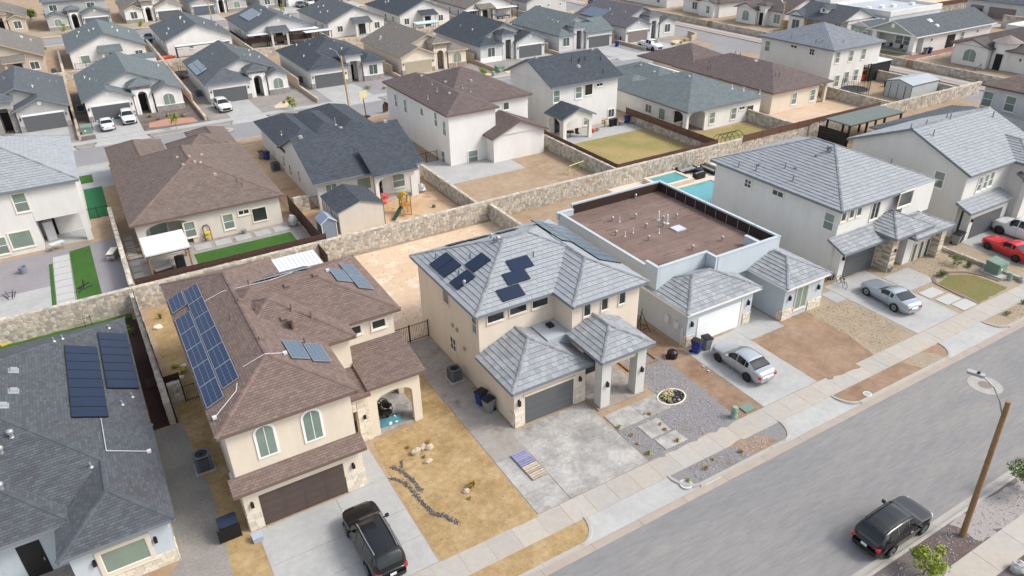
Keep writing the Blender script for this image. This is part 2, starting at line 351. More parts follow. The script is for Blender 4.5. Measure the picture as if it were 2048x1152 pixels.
def tile_plane(pl, cw, ch, hi, lo, gap=.006, stagger=True, rr=R, runs=True, skirt=True):
    """list of (verts, faces, rnd, centre) for every roof piece on the plane"""
    o, u, v, n = frame_of(pl)
    P2 = [((Vector(q)-o).dot(u), (Vector(q)-o).dot(v)) for q in pl]
    hp = []
    for i in range(len(P2)):
        a, b = P2[i], P2[(i+1) % len(P2)]; nx, ny = -(b[1]-a[1]), b[0]-a[0]; l = math.hypot(nx, ny); hp.append((nx/l, ny/l, (nx*a[0]+ny*a[1])/l))
    V = max(q[1] for q in P2); us = [q[0] for q in P2]; u0, u1 = min(us), max(us)
    out = []; k = 0
    while k*ch < V-.02:
        v0, v1 = k*ch, min(k*ch+ch, V)
        off = (.5*cw if (stagger and k % 2) else 0)+(rr.uniform(-.06, .06)*cw if stagger else 0)
        # row limits
        xs = []
        for vv in (v0+1e-4, v1-1e-4):
            lo_u, hi_u = u0, u1
            for nx, ny, c in hp:
                if abs(nx) > 1e-6:
                    t = (c-ny*vv)/nx
                    if nx > 0: lo_u = max(lo_u, t)
                    else: hi_u = min(hi_u, t)
            xs += [lo_u, hi_u]
        ra, rb = min(xs[0], xs[2]), max(xs[1], xs[3])
        i = math.floor((ra-off)/cw)
        while off+i*cw < rb:
            a, b = off+i*cw+gap/2, off+(i+1)*cw-gap/2; i += 1
            vt = v1-(.013 if skirt else .015); q = [(a, v0), (b, v0), (b, vt), (a, vt)]  # open course gap: dark underlay stands in for the butt shadow
            if a < max(xs[0], xs[2])+.01 or b > min(xs[1], xs[3])-.01: q = clip(q, hp)
            if len(q) < 3: continue
            ar = abs(sum(q[j][0]*q[(j+1) % len(q)][1]-q[(j+1) % len(q)][0]*q[j][1] for j in range(len(q))))/2
            if ar < .12*cw*ch: continue
            m = len(q); dj = rr.uniform(-.15, .15)*hi
            top = [o+u*s+v*t+n*(hi+dj+(lo-hi)*(t-v0)/ch) for s, t in q]
            if skirt:
                bot = [o+u*s+v*t-n*.004 for s, t in q]
                f = [tuple(range(m))]+[(j, m+j, m+(j+1) % m, (j+1) % m) for j in range(m)]
                vs = [tuple(x) for x in top+bot]
            else:
                bl = [o+u*q[j][0]+v*q[j][1]-n*.004 for j in (0, 1)]
                f = [tuple(range(m)), (0, m, m+1, 1)]; vs = [tuple(x) for x in top+bl]
            out.append((vs, f, rr.random(), tuple((top[0]+top[m//2])/2)))
        k += 1
    return out
def lay_pieces(pieces, name, mat, parent, nmax=300, stuff_name=None):
    """the pieces that show largest (nearest the camera) become parts, the rest one joined part"""
    cam_p = Vector((0, 0, HC))
    pieces = sorted(pieces, key=lambda q: (Vector(q[3])-cam_p).length)
    for q in pieces[:nmax]:
        mb = MB(); mb.add(q[0], q[1], rn=q[2]); mb.build(name, (q[4] if len(q) > 4 else None) or mat, parent, rnd=True)
    rest = {}
    for q in pieces[nmax:]: rest.setdefault((q[4] if len(q) > 4 else None) or mat, MB()).add(q[0], q[1], rn=q[2])
    for mt, mb in rest.items():
        o = mb.build(stuff_name or name+'s', mt, parent, rnd=True); o['kind'] = 'stuff'
def slab(mb, pl, t=.2):
    n = len(pl); o, u, v, nn = frame_of(pl)
    uv = [((Vector(q)-o).dot(u)+o.x*.37, (Vector(q)-o).dot(v)) for q in pl]
    mb.add([tuple(q) for q in pl], [tuple(range(n))], mi=0, uvs=[uv])
    lowz = [(q[0], q[1], q[2]-t) for q in pl]
    mb.add(list(pl)+lowz, [(n+i, n+(i+1) % n, (i+1) % n, i) for i in range(n)]+[tuple(range(2*n-1, n-1, -1))], mi=1)
def cap_strip(mb, a, b, wd, h, seg=.42):
    a, b = Vector(a), Vector(b); d = b-a; l = d.length; d.normalize(); s = d.cross(Vector((0, 0, 1))).normalized(); up = s.cross(d)
    k = max(1, int(l/seg)); 
    for i in range(k):
        p, q = a+d*(l*i/k), a+d*(l*(i+1)/k+.02); e = .018
        vs = []
        for c, ex in ((p, e), (q, 0)):
            vs += [c-s*wd+up*(-wd*.33+.01), c-s*wd*.55+up*(h*.75+ex), c+up*(h+ex), c+s*wd*.55+up*(h*.75+ex), c+s*wd+up*(-wd*.33+.01)]
        f = [(j, 5+j, 6+j, 1+j) for j in range(4)]+[(0, 1, 2, 3, 4), (9, 8, 7, 6, 5)]
        mb.add([tuple(x) for x in vs], f, rn=R.random())
# ------------------------------------------------------------------ houses
class House:
    def __init__(s, label, wall, roof, fascia=None, trim=TRIM_W, group=None, name='house', loc=(0, 0)):
        s.o = thing(name, label, 'house', (loc[0], loc[1], 0), 0, group); s.lx, s.ly = loc
        s.wm, s.rm, s.fm, s.tm = wall, roof, fascia or FASC_G, trim
        s.W = MB(); s.Rf = MB(); s.C = MB(); s.pieces = []; s.base = 0.0; s.capm = None; s.tile = None; s.pl = []; s.tw = .085
        s.T = Matrix.Translation((-loc[0], -loc[1], 0)); s.W.T = s.Rf.T = s.C.T = s.T
    def mb(s): m = MB(); m.T = s.T; return m
    def part(s, mb, name, mats, parent=None, **k): return mb.build(name, mats, parent or s.o, **k)
    def wall(s, x0, y0, x1, y1, z1, z0=0.0): s.W.box(x0, y0, z0+s.base-.02, x1, y1, z1); return s
    def gable_end(s, x0, y0, x1, y1, z, p, axis, ov):      # wall under a gable roof whose eave rectangle is given
        if axis == 'y':
            xm = (x0+x1)/2; W = (x1-x0)/2
            a, b = y0+ov, y1-ov; zz = z+.075
            s.W.add([(x0+.45,a,zz),(x1-.45,a,zz),(xm,a,z+W*p-.12),(x0+.45,b,zz),(x1-.45,b,zz),(xm,b,z+W*p-.12)], [(0,1,2),(5,4,3),(0,2,5,3),(1,4,5,2)])
        else:
            ym = (y0+y1)/2; W = (y1-y0)/2
            a, b = x0+ov, x1-ov; zz = z+.075
            s.W.add([(a,y0+.45,zz),(a,y1-.45,zz),(a,ym,z+W*p-.12),(b,y0+.45,zz),(b,y1-.45,zz),(b,ym,z+W*p-.12)], [(2,1,0),(3,4,5),(3,5,2,0),(4,1,2,5)])
    def roof(s, x0, y0, x1, y1, z, p=.42, axis=None, a='h', b='h', caps=True, ov=.42, th=.2, capw=.15):
        z += s.base
        P, cp = roof_planes(x0, y0, x1, y1, z, p, axis, a, b)
        ax = axis or ('x' if x1-x0 >= y1-y0 else 'y')
        if a == 'g' or b == 'g':
            W = (x1-x0)/2 if ax == 'y' else (y1-y0)/2
            g0, g1 = ov, ov
            if ax == 'y': s.gable_end(x0, y0 if a == 'g' else y0+W, x1, y1 if b == 'g' else y1-W, z, p, ax, ov)
            else: s.gable_end(x0 if a == 'g' else x0+W, y0, x1 if b == 'g' else x1-W, y1, z, p, ax, ov)
        for q in P: slab(s.Rf, q, th); s.pl.append(q)
        if caps and s.capm:
            for A, B in cp:
                c = s.mb(); cap_strip(c, A, B, capw, .06 if s.tile else .025); s.part(c, 'ridge_cap', s.capm, rnd=True)
        return P
    def shed(s, x0, y0, x1, y1, z, p=.3, low='S', th=.2):
        q = shed_plane(x0, y0, x1, y1, z+s.base, p, low); slab(s.Rf, q, th); s.pl.append(q); return q
    # --- openings; face 'S' looks to -Y, 'N' +Y, 'W' -X, 'E' +X ; c = plane coordinate
    def pt(s, face, c, a, z, d):
        if face == 'S': return (a, c-d, z)
        if face == 'N': return (a, c+d, z)
        if face == 'W': return (c-d, a, z)
        return (c+d, a, z)
    def slabf(s, mb, face, c, a0, a1, z0, z1, d0, d1, **k):
        p, q = s.pt(face, c, a0, z0, d0), s.pt(face, c, a1, z1, d1); mb.box(*p, *q, **k)
    def arch(s, mb, face, c, a0, a1, z0, zs, rise, d0, d1, n=10, **k):     # solid arched panel
        am = (a0+a1)/2; h = (a1-a0)/2
        pts = [(a0, z0), (a1, z0)]+[(am+h*math.cos(math.pi*i/n), zs+rise*math.sin(math.pi*i/n)) for i in range(n+1)]
        m = len(pts); vs = [s.pt(face, c, a, z, d0) for a, z in pts]+[s.pt(face, c, a, z, d1) for a, z in pts]
        f = [tuple(range(m)), tuple(range(2*m-1, m-1, -1))]+[(i, m+i, m+(i+1) % m, (i+1) % m) for i in range(m)]
        mb.add(vs, f, **k)
    def win(s, face, c, a0, a1, z0, z1, style='hung', trim=None, glass=None, tw=None, name='window'):
        z0 += s.base; z1 += s.base
        if a0 > a1: a0, a1 = a1, a0
        if z0 > z1: z0, z1 = z1, z0
        m = s.mb(); tm = trim or s.tm; tw = tw or s.tw
        arched = style == 'arch'
        if arched:
            h = (a1-a0)/2; zs = z1-h*.8
            s.arch(m, face, c, a0-tw, a1+tw, z0-tw, zs, h*.8+tw, .004, .05)
            fr = s.part(m, name, tm)
            g = s.mb(); s.arch(g, face, c, a0, a1, z0, zs, h*.8, .05, .056); s.part(g, 'pane', glass or GLASS_G, fr)
            b = s.mb(); s.slabf(b, face, c, (a0+a1)/2-.02, (a0+a1)/2+.02, z0, z1-.05, .056, .07); s.part(b, 'mullion', TRIM_W, fr)
            return fr
        for q in ((a0-tw, a1+tw, z0-tw, z0), (a0-tw, a1+tw, z1, z1+tw), (a0-tw, a0, z0, z1), (a1, a1+tw, z0, z1)):
            s.slabf(m, face, c, *q, .004, .065)
        s.slabf(m, face, c, a0-tw-.03, a1+tw+.03, z0-tw-.05, z0-tw, .004, .09)
        fr = s.part(m, name, tm)
        sash = s.mb(); e = .035
        for q in ((a0, a1, z0, z0+e), (a0, a1, z1-e, z1), (a0, a0+e, z0+e, z1-e), (a1-e, a1, z0+e, z1-e)): s.slabf(sash, face, c, *q, .006, .04)
        zm = (z0+z1)/2; am = (a0+a1)/2
        def pane(x0, x1, y0, y1, mat):
            g = s.mb(); s.slabf(g, face, c, x0, x1, y0, y1, .008, .02); s.part(g, 'pane', mat, fr)
        if style == 'hung':
            s.slabf(sash, face, c, a0+e, a1-e, zm-.025, zm+.025, .006, .045)
            pane(a0+e, a1-e, zm+.025, z1-e, glass or GLASS_G); pane(a0+e, a1-e, z0+e, zm-.025, SCREEN)
        elif style == 'slide':
            s.slabf(sash, face, c, am-.025, am+.025, z0+e, z1-e, .006, .045)
            pane(a0+e, am-.025, z0+e, z1-e, glass or GLASS); pane(am+.025, a1-e, z0+e, z1-e, glass or GLASS)
        elif style == 'four':
            s.slabf(sash, face, c, am-.025, am+.025, z0+e, z1-e, .006, .045); s.slabf(sash, face, c, a0+e, am-.025, zm-.02, zm+.02, .006, .044); s.slabf(sash, face, c, am+.025, a1-e, zm-.02, zm+.02, .006, .044)
            for u0, u1 in ((a0+e, am-.025), (am+.025, a1-e)):
                for v0, v1 in ((z0+e, zm-.02), (zm+.02, z1-e)): pane(u0, u1, v0, v1, glass or GLASS_D)
        else: pane(a0+e, a1-e, z0+e, z1-e, glass or GLASS)
        s.part(sash, 'sash', TRIM_W if style != 'dark' else IRON, fr)
        return fr
    def winp(s, face, c, pa, pb, **k):       # opposite corners as surveyed on the wall plane
        fn = WY if face in 'SN' else WX
        a, z = fn(*pa, c); b, y = fn(*pb, c)
        return s.win(face, c, a, b, z-s.base, y-s.base, **k)
    def winw(s, face, c, pc, wd, ht, **k):   # window centre surveyed, size given
        a, z = (WY if face in 'SN' else WX)(*pc, c)
        return s.win(face, c, a-wd/2, a+wd/2, z-ht/2-s.base, z+ht/2-s.base, **k)
    def garage(s, face, c, a0, a1, z1=2.13, mat=None, panels=0, rec=.0, name='garage_door', z0=0.02):
        m = s.mb(); mat = mat or DOOR_G; z0 += s.base; z1 += s.base
        s.slabf(m, face, c, a0, a1, z0, z1, .004, .02)
        d = s.part(m, name, mat); rows = 4
        if panels:
            for r in range(rows):
                for k in range(panels):
                    q = s.mb(); h = (z1-z0)/rows; wd = (a1-a0)/panels
                    s.slabf(q, face, c, a0+k*wd+.02, a0+(k+1)*wd-.02, z0+r*h+.012, z0+(r+1)*h-.012, .02, .035)
                    if panels > 1: s.slabf(q, face, c, a0+k*wd+.14, a0+(k+1)*wd-.14, z0+r*h+.11, z0+(r+1)*h-.11, .035, .045)
                    s.part(q, 'panel', mat, d)
        else:
            q = s.mb(); h = (z1-z0)/rows
            for r in range(rows): s.slabf(q, face, c, a0+.01, a1-.01, z0+r*h+.015, z0+(r+1)*h-.015, .02, .035)
            s.part(q, 'door_panels', mat, d)
        return d
    def box(s, name, mat, x0, y0, z0, x1, y1, z1):
        m = s.mb(); m.box(x0, y0, z0+s.base, x1, y1, z1+s.base); return s.part(m, name, mat)
    def lamp(s, face, c, a, z, h=.35):
        m = s.mb(); s.slabf(m, face, c, a-.06, a+.06, z-h/2, z+h/2, .003, .03)
        o = s.part(m, 'wall_lamp', IRON); g = s.mb(); s.slabf(g, face, c, a-.08, a+.08, z-h*.42, z+h*.3, .03, .17); s.part(g, 'lantern', BLKPLASTIC, o)
    def door(s, face, c, a0, a1, z1=2.3, mat=None, z0=0.02):
        m = s.mb(); s.slabf(m, face, c, a0, a1, z0+s.base, z1+s.base, .004, .03); o = s.part(m, 'front_door', mat or BLKPLASTIC)
        k = s.mb(); s.slabf(k, face, c, a1-.14, a1-.09, z0+.95+s.base, z0+1.15+s.base, .03, .08); s.part(k, 'handle', STEEL, o)
    def zroof(s, x, y):                        # highest roof plane above a point
        best = None
        for q in s.pl:
            P2 = [(k[0], k[1]) for k in q]; ok = True
            for i in range(len(P2)):
                a, b = P2[i], P2[(i+1) % len(P2)]
                if (b[0]-a[0])*(y-a[1])-(b[1]-a[1])*(x-a[0]) < -1e-6: ok = False; break
            if ok:
                o, u, v, n = frame_of(q); z = o.z-(n.x*(x-o.x)+n.y*(y-o.y))/n.z
                if best is None or z > best[0]: best = (z, q)
        return best or (3.0, None)
    def onroof(s, px, py):                     # where the line of sight of a surveyed pixel meets this roof
        d = ray(px, py); t = 5.0; last = None
        for i in range(4000):
            p = d*t; z = HC+p.z
            if z < 12:
                zr = s.zroof(p.x, p.y)
                if zr[1] is not None and z <= zr[0]: return (p.x, p.y, zr[0]), zr[1]
            t += .05
            if z < 0: break
        return None, None
    def pipe(s, px, py, h=.45, r=.05, mat=None):
        q, pl = s.onroof(px, py)
        if q is None: return
        m = s.mb(); m.tube((q[0], q[1], q[2]-.1), (q[0], q[1], q[2]+h), r, n=7)
        o = s.part(m, 'vent_pipe', mat or FASC_G)
        m = s.mb(); m.lathe([(r*2.6, -.02), (r*1.3, .07)], 8, (q[0], q[1], q[2]+.02)); s.part(m, 'flashing', mat or FASC_G, o)
    def turtle(s, px, py, mat=None, sz=.3):      # low box vent
        q, pl = s.onroof(px, py)
        if q is None: return
        o, u, v, n = frame_of(pl); m = s.mb(); c = Vector(q)
        e = []
        for zz, k in ((-.02, 1.25), (.03, 1.2), (.035, .9), (.16, .75)):
            e += [tuple(c+u*(a*sz*k/1.6)+v*(b*sz*k/1.6)+n*zz) for a, b in ((-1,-1),(1,-1),(1,1),(-1,1))]
        f = [(4*j+i, 4*j+(i+1) % 4, 4*j+4+(i+1) % 4, 4*j+4+i) for j in range(3) for i in range(4)]+[(12,13,14,15)]
        m.add(e, f); s.part(m, 'roof_vent', mat or FASC_G)
    def turbine(s, px, py, mat=None, r=.16):
        q, pl = s.onroof(px, py)
        if q is None: return
        m = s.mb(); m.lathe([(r*.7, -.1), (r*.7, .18), (r*.75, .2), (r*1.15, .28), (r*1.1, .4), (r*.6, .46)], 10, q); s.part(m, 'roof_ventilator', mat or GALV)
    def solar(s, x, y, wu, wv, nu, nv, mats=(CELL, BLKFRAME), gap=.02, lift=.12, lines=(0, 0), line_mat=None):
        """grid of panels lying on the roof plane; x, y = top left corner seen from below the slope"""
        z, pl = s.zroof(x, y)
        if pl is None: return
        o, u, v, n = frame_of(pl); c = Vector((x, y, z))
        for j in range(nv):
            for i in range(nu):
                a = c+u*(i*(wu+gap))-v*(j*(wv+gap)+wv)+n*lift
                T = Matrix(((u.x, v.x, n.x, a.x), (u.y, v.y, n.y, a.y), (u.z, v.z, n.z, a.z), (0, 0, 0, 1)))
                m = MB(); m.T = s.T @ T; m.box(0, 0, -.04, wu, wv, 0)
                for lx in (.15*wu, .85*wu-.04):
                    for ly in (.1*wv, .85*wv): m.box(lx, ly, -lift-.02, lx+.04, ly+.05, -.04)
                p = s.part(m, 'solar_panel', mats[1])
                g = MB(); g.T = s.T @ T; e = .022
                nx, ny = max(1, lines[0]), max(1, lines[1]); k = .014
                cw, chh = (wu-2*e)/nx, (wv-2*e)/ny
                for ix in range(nx):
                    for iy in range(ny):
                        x, y = e+ix*cw, e+iy*chh
                        g.box(x+k/2, y+k/2, .0, x+cw-k/2, y+chh-k/2, .006)
                s.part(g, 'cells', mats[0], p)
                if line_mat:
                    g = MB(); g.T = s.T @ T; g.box(e*.5, e*.5, -.02, wu-e*.5, wv-e*.5, .002); s.part(g, 'grid', line_mat, p)
    def conduit(s, pix, r=.02, mat=None, lift=.09, end=True):
        pts = []
        for px, py in pix:
            q, pl = s.onroof(px, py)
            if q: pts.append((q[0], q[1], q[2]+lift))
        m = s.mb(); m.path(pts, r, 6); o = s.part(m, 'conduit', mat or PVC)
        if end: b = s.mb(); b.cbox(pts[-1], (.2, .2, .14)); s.part(b, 'junction_box', PVC, o)
    def tiles(s, planes, kind='tile', mat=None):
        for q in planes:
            if kind == 'tile': s.pieces += [t+(mat,) for t in tile_plane(q, .42, .355, .05, .014, .012)]
            else: s.pieces += [t+(mat,) for t in tile_plane(q, .31, .16, .016, .003, .014, skirt=False)]
    def veneer(s, rects, mat=None, bh=(.14, .26), bw=(.22, .5), proud=.045, base_mat=None, nmax=120):
        """stone cladding: rects = (face, plane, a0, a1, z0, z1); every stone its own block"""
        mat = mat or VENEER; cnt = 0; rest = s.mb(); root = None
        for face, c, a0, a1, z0, z1 in rects:
            bm = s.mb(); s.slabf(bm, face, c, a0, a1, z0+s.base, z1+s.base, .003, .02); root = s.part(bm, 'stone_veneer', base_mat or MORTAR)
            z = z0
            while z < z1-.03:
                h = min(R.uniform(*bh), z1-z)
                if z1-z-h < .06: h = z1-z
                a = a0-.0
                while a < a1-.02:
                    wd = min(R.uniform(*bw), a1-a)
                    if a1-a-wd < .08: wd = a1-a
                    m = s.mb() if cnt < nmax else rest
                    s.slabf(m, face, c, a+.008, a+wd-.008, z+.008+s.base, z+h-.008+s.base, .02, proud+R.uniform(0, .03), rn=R.random())
                    if cnt < nmax: s.part(m, 'stone', mat, root, rnd=True)
                    cnt += 1; a += wd
                z += h
        if rest.v: o = s.part(rest, 'stones', mat, root, rnd=True); o['kind'] = 'stuff'
    def done(s, wname='wall', nmax=300, piece='roof_tile', pmat=None):
        if s.W.v: s.part(s.W, wname, s.wm)
        if s.Rf.v: ro = s.part(s.Rf, 'roof', [s.rm, s.fm], uv=True)
        if s.pieces:
            T = s.T
            pcs = [([tuple(T @ Vector(p)) for p in q[0]],)+q[1:] for q in s.pieces]
            lay_pieces(pcs, piece, pmat, s.o, nmax)
        return s.o
def portal(h, face, c, a0, a1, zt, o0, o1, zs, rise=0.0, th=.3, name='arch_wall', mat=None, z0=0.0, n=8):
    """wall panel standing on the ground with one (arched) opening, front surface on plane c"""
    am, hw = (o0+o1)/2, (o1-o0)/2
    pts = [(a0, z0), (o0, z0), (o0, zs)]
    if rise > 0: pts += [(am-hw*math.cos(math.pi*i/n), zs+rise*math.sin(math.pi*i/n)) for i in range(1, n)]
    pts += [(o1, zs), (o1, z0), (a1, z0), (a1, zt), (a0, zt)]
    m = h.mb(); k = len(pts); b = h.base
    vs = [h.pt(face, c, a, z+b, 0) for a, z in pts]+[h.pt(face, c, a, z+b, -th) for a, z in pts]
    f = [tuple(range(k)), tuple(range(2*k-1, k-1, -1))]+[(i, k+i, k+(i+1) % k, (i+1) % k) for i in range(k)]
    m.add(vs, f); return h.part(m, name, mat or h.wm)
# ------------------------------------------------------------------ rubble stone walls
def _patch(width, height, cell, seed):
    rr = random.Random(seed); nx, ny = round(width/cell), max(1, round(height/(cell*.78)))
    cx, cy = width/nx, height/ny
    pts = {}
    for i in range(nx):
        for j in range(-1, ny+1): pts[i, j] = ((i+.5+rr.uniform(-.42, .42))*cx, (j+.5+rr.uniform(-.42, .42))*cy)
    out = []
    for i in range(nx):
        for j in range(ny):
            p = pts[i, j]; hp = []
            for di in (-2, -1, 0, 1, 2):
                for dj in (-2, -1, 0, 1, 2):
                    if (di or dj) and -1 <= j+dj <= ny:
                        q = pts[(i+di) % nx, j+dj]; q = (q[0]+(width if i+di >= nx else -width if i+di < 0 else 0), q[1])
                        nxn, nyn = p[0]-q[0], p[1]-q[1]; l = math.hypot(nxn, nyn)
                        hp.append((nxn/l, nyn/l, (nxn*(p[0]+q[0])/2+nyn*(p[1]+q[1])/2)/l))
            hp += [(0, 1, 0), (0, -1, -height)]
            poly = clip([(p[0]-1.2, p[1]-1.2), (p[0]+1.2, p[1]-1.2), (p[0]+1.2, p[1]+1.2), (p[0]-1.2, p[1]+1.2)], hp)
            if len(poly) >= 3: out.append((p, poly))
    return out
_PC = {}
def stone_wall(label, p0, p1, h, t=.36, sides='LR', cell=.36, nmax=0, name='stone_wall', group=None, capcell=.4, z0=0.0, mat=None, stones=True, hs=None):
    p0, p1 = Vector((p0[0], p0[1], 0)), Vector((p1[0], p1[1], 0)); d = p1-p0; l = d.length; d.normalize(); s = Vector((-d.y, d.x, 0))   # s = left of travel
    root = thing(name, label, 'wall', (p0.x, p0.y, 0), 0, group); T = Matrix.Translation((-p0.x, -p0.y, 0))
    m = MB(); m.T = T; hh = h-.03
    vs = []
    for z in (z0-.15, z0+hh):
        for a, b in ((0, -1), (l, -1), (l, 1), (0, 1)): vs.append(tuple(p0+d*a+s*(b*t/2)+Vector((0, 0, z))))
    m.add(vs, [(0,3,2,1),(4,5,6,7),(0,1,5,4),(1,2,6,5),(2,3,7,6),(3,0,4,7)]); m.build('wall_core', MORTAR, root)
    if not stones: return root
    mat = mat or STONE; pcs = []
    def lay(width, height, fn, cell, seed):
        key = (round(height, 2), cell, seed)
        if key not in _PC: _PC[key] = _patch(16.0, height, cell, seed)
        off = R.uniform(0, 16)
        for rep in range(int(width//16)+2):
            for c, poly in _PC[key]:
                cs = c[0]+rep*16-off
                if cs < .05 or cs > width-.05: continue
                pr = R.uniform(.012, .035); tilt = (R.uniform(-.05, .05), R.uniform(-.05, .05))
                n = len(poly); outer = []; inner = []
                for q in poly:
                    x, y = q[0]+rep*16-off, q[1]
                    if x < 0: x = 0
                    if x > width: x = width
                    dx, dy = x-cs, y-c[1]
                    outer.append(fn(cs+dx*.965, c[1]+dy*.965, -.01))
                    inner.append(fn(cs+dx*.80, c[1]+dy*.80, max(.008, pr+tilt[0]*dx+tilt[1]*dy)))
                vs = [tuple(T @ p) for p in outer+inner]
                f = [tuple(range(n, 2*n))]+[(i, (i+1) % n, n+(i+1) % n, n+i) for i in range(n)]
                pcs.append((vs, f, R.random(), tuple(fn(cs, c[1], 0))))
    up = Vector((0, 0, 1))
    if 'R' in sides: lay(l, hh, lambda a, b, k: p0+d*a-s*(t/2+k)+up*(b+z0), cell, 1)
    if 'L' in sides: lay(l, hh, lambda a, b, k: p0+d*(l-a)+s*(t/2+k)+up*(b+z0), cell, 1)
    lay(l, t, lambda a, b, k: p0+d*a-s*(t/2-b)+up*(z0+hh+k), capcell, 2)
    lay_pieces(pcs, 'stone', mat, root, nmax, 'rubble_stones')
    return root
def fence(label, p0, p1, h, mat, post_every=2.4, slat=.0, z0=0.0, name='fence', solid=True, cat='fence', group=None, post_mat=None):
    """metal/wood fence: posts and horizontal boards (each its own part); solid=False gives vertical iron bars"""
    p0, p1 = Vector((p0[0], p0[1], z0)), Vector((p1[0], p1[1], z0)); d = p1-p0; l = d.length; d.normalize()
    root = thing(name, label, cat, tuple(p0), math.atan2(d.y, d.x), group)
    n = max(1, round(l/post_every))
    for i in range(n+1):
        m = MB(); x = l*i/n; m.box(x-.035, -.035, -.05, x+.035, .035, h+.04); m.build('post', post_mat or mat, root)
    if solid:
        k = max(1, round(h/slat)) if slat else 1
        for j in range(k):
            for i in range(n):
                m = MB(); m.box(l*i/n+.036, -.015, .04+(h-.04)*j/k+.008, l*(i+1)/n-.036, .015, .04+(h-.04)*(j+1)/k-.008, rn=R.random()); m.build('board', mat, root, rnd=True)
    else:
        for z in (.1, h-.08):
            m = MB(); m.box(0, -.018, z-.018, l, .018, z+.018); m.build('rail', mat, root)
        k = max(2, round(l/.13))
        for i in range(1, k):
            m = MB(); m.box(l*i/k-.009, -.009, .02, l*i/k+.009, .009, h); m.build('bar', mat, root)
    return root
# ------------------------------------------------------------------ vehicles
def lerp(tab, x):
    if x <= tab[0][0]: return tab[0][1]
    for (a, va), (b, vb) in zip(tab[:-1], tab[1:]):
        if x <= b:
            t = (x-a)/(b-a); return va+(vb-va)*t
    return tab[-1][1]
PAINT = {}
def paint(name, col, rough=.22, metal=.0):
    if name not in PAINT: PAINT[name] = M('paint_'+name, col, rough, .03, .7, metal=metal, spec=.5, coat=.6 if max(col) > .05 else .35, coords='obj')
    return PAINT[name]
TYRE = M('tyre', (.018, .018, .019), .85, .1); RIM = M('alloy_rim', (.42, .43, .44), .3, .05, metal=.8); RIMD = M('dark_rim', (.06, .06, .065), .35, .05, metal=.5)
CARGLASS = M('car_glass', (.012, .016, .018), .06, .1, .8, spec=.5); TRIMB = M('car_trim', (.02, .02, .021), .5, .05); CHROME = M('chrome', (.6, .61, .62), .15, .03, metal=.95)
LRED = M('tail_lamp', (.42, .02, .025), .2, .1, coat=.8); LCLR = M('head_lamp', (.62, .64, .66), .1, .1, coat=.8); PLATE = M('number_plate', (.62, .63, .60), .5, .15, 40); PLATE_D = M('plate_lettering', (.08, .10, .22), .6, .1)
SPECS = {
 # length, half width, wheelbase, wheel r, axle front pos, hood/top profile (t, z), belt profile, roof half-width factor, windows
 'suv': dict(L=5.05, w=.955, wr=.385, fx=.92, wb=2.95, top=[(0,.78),(.02,.92),(.06,1.02),(.24,1.14),(.275,1.17),(.40,1.68),(.46,1.745),(.60,1.77),(.80,1.745),(.90,1.69),(.935,1.60),(.985,1.10),(1,.85)],
    belt=[(0,.74),(.06,.98),(.27,1.09),(.5,1.12),(.8,1.16),(.94,1.16),(1,.82)], ws=(.285,.40), rear=(.91,.972), side=[(.34,.485),(.50,.66),(.675,.86)]),
 'crossover': dict(L=4.65, w=.92, wr=.36, fx=.88, wb=2.7, top=[(0,.72),(.02,.86),(.06,.96),(.24,1.06),(.28,1.09),(.41,1.59),(.48,1.66),(.60,1.685),(.78,1.65),(.875,1.58),(.915,1.49),(.985,1.06),(1,.8)],
    belt=[(0,.70),(.06,.92),(.27,1.02),(.5,1.05),(.8,1.12),(.93,1.13),(1,.78)], ws=(.29,.41), rear=(.885,.968), side=[(.34,.495),(.51,.68),(.695,.84)]),
 'sedan': dict(L=4.65, w=.90, wr=.33, fx=.92, wb=2.7, top=[(0,.58),(.02,.72),(.06,.80),(.26,.95),(.29,.97),(.44,1.41),(.52,1.475),(.60,1.48),(.70,1.43),(.76,1.34),(.885,1.06),(.96,1.04),(.985,.96),(1,.62)],
    belt=[(0,.56),(.06,.76),(.27,.90),(.5,.93),(.8,.98),(.95,.99),(1,.60)], ws=(.30,.445), rear=(.735,.875), side=[(.37,.53),(.545,.69),(.70,.755)]),
 'coupe': dict(L=4.75, w=.93, wr=.34, fx=.90, wb=2.72, top=[(0,.55),(.02,.74),(.05,.82),(.33,.97),(.37,.985),(.49,1.33),(.56,1.385),(.63,1.38),(.71,1.30),(.86,1.05),(.955,1.02),(.985,.95),(1,.60)],
    belt=[(0,.53),(.05,.78),(.35,.91),(.6,.94),(.8,.98),(.95,.97),(1,.58)], ws=(.375,.49), rear=(.69,.85), side=[(.43,.605),(.63,.685)]),
 'pickup': dict(L=5.75, w=1.0, wr=.41, fx=1.0, wb=3.6, top=[(0,.85),(.015,1.02),(.04,1.12),(.20,1.22),(.235,1.24),(.32,1.80),(.37,1.88),(.52,1.89),(.565,1.84),(.60,1.27),(.62,1.26),(.96,1.26),(.99,1.22),(1,.80)],
    belt=[(0,.80),(.05,1.05),(.22,1.16),(.5,1.2),(.6,1.22),(.98,1.22),(1,.78)], ws=(.24,.325), rear=(.570,.598), side=[(.285,.405),(.42,.54)]),
}
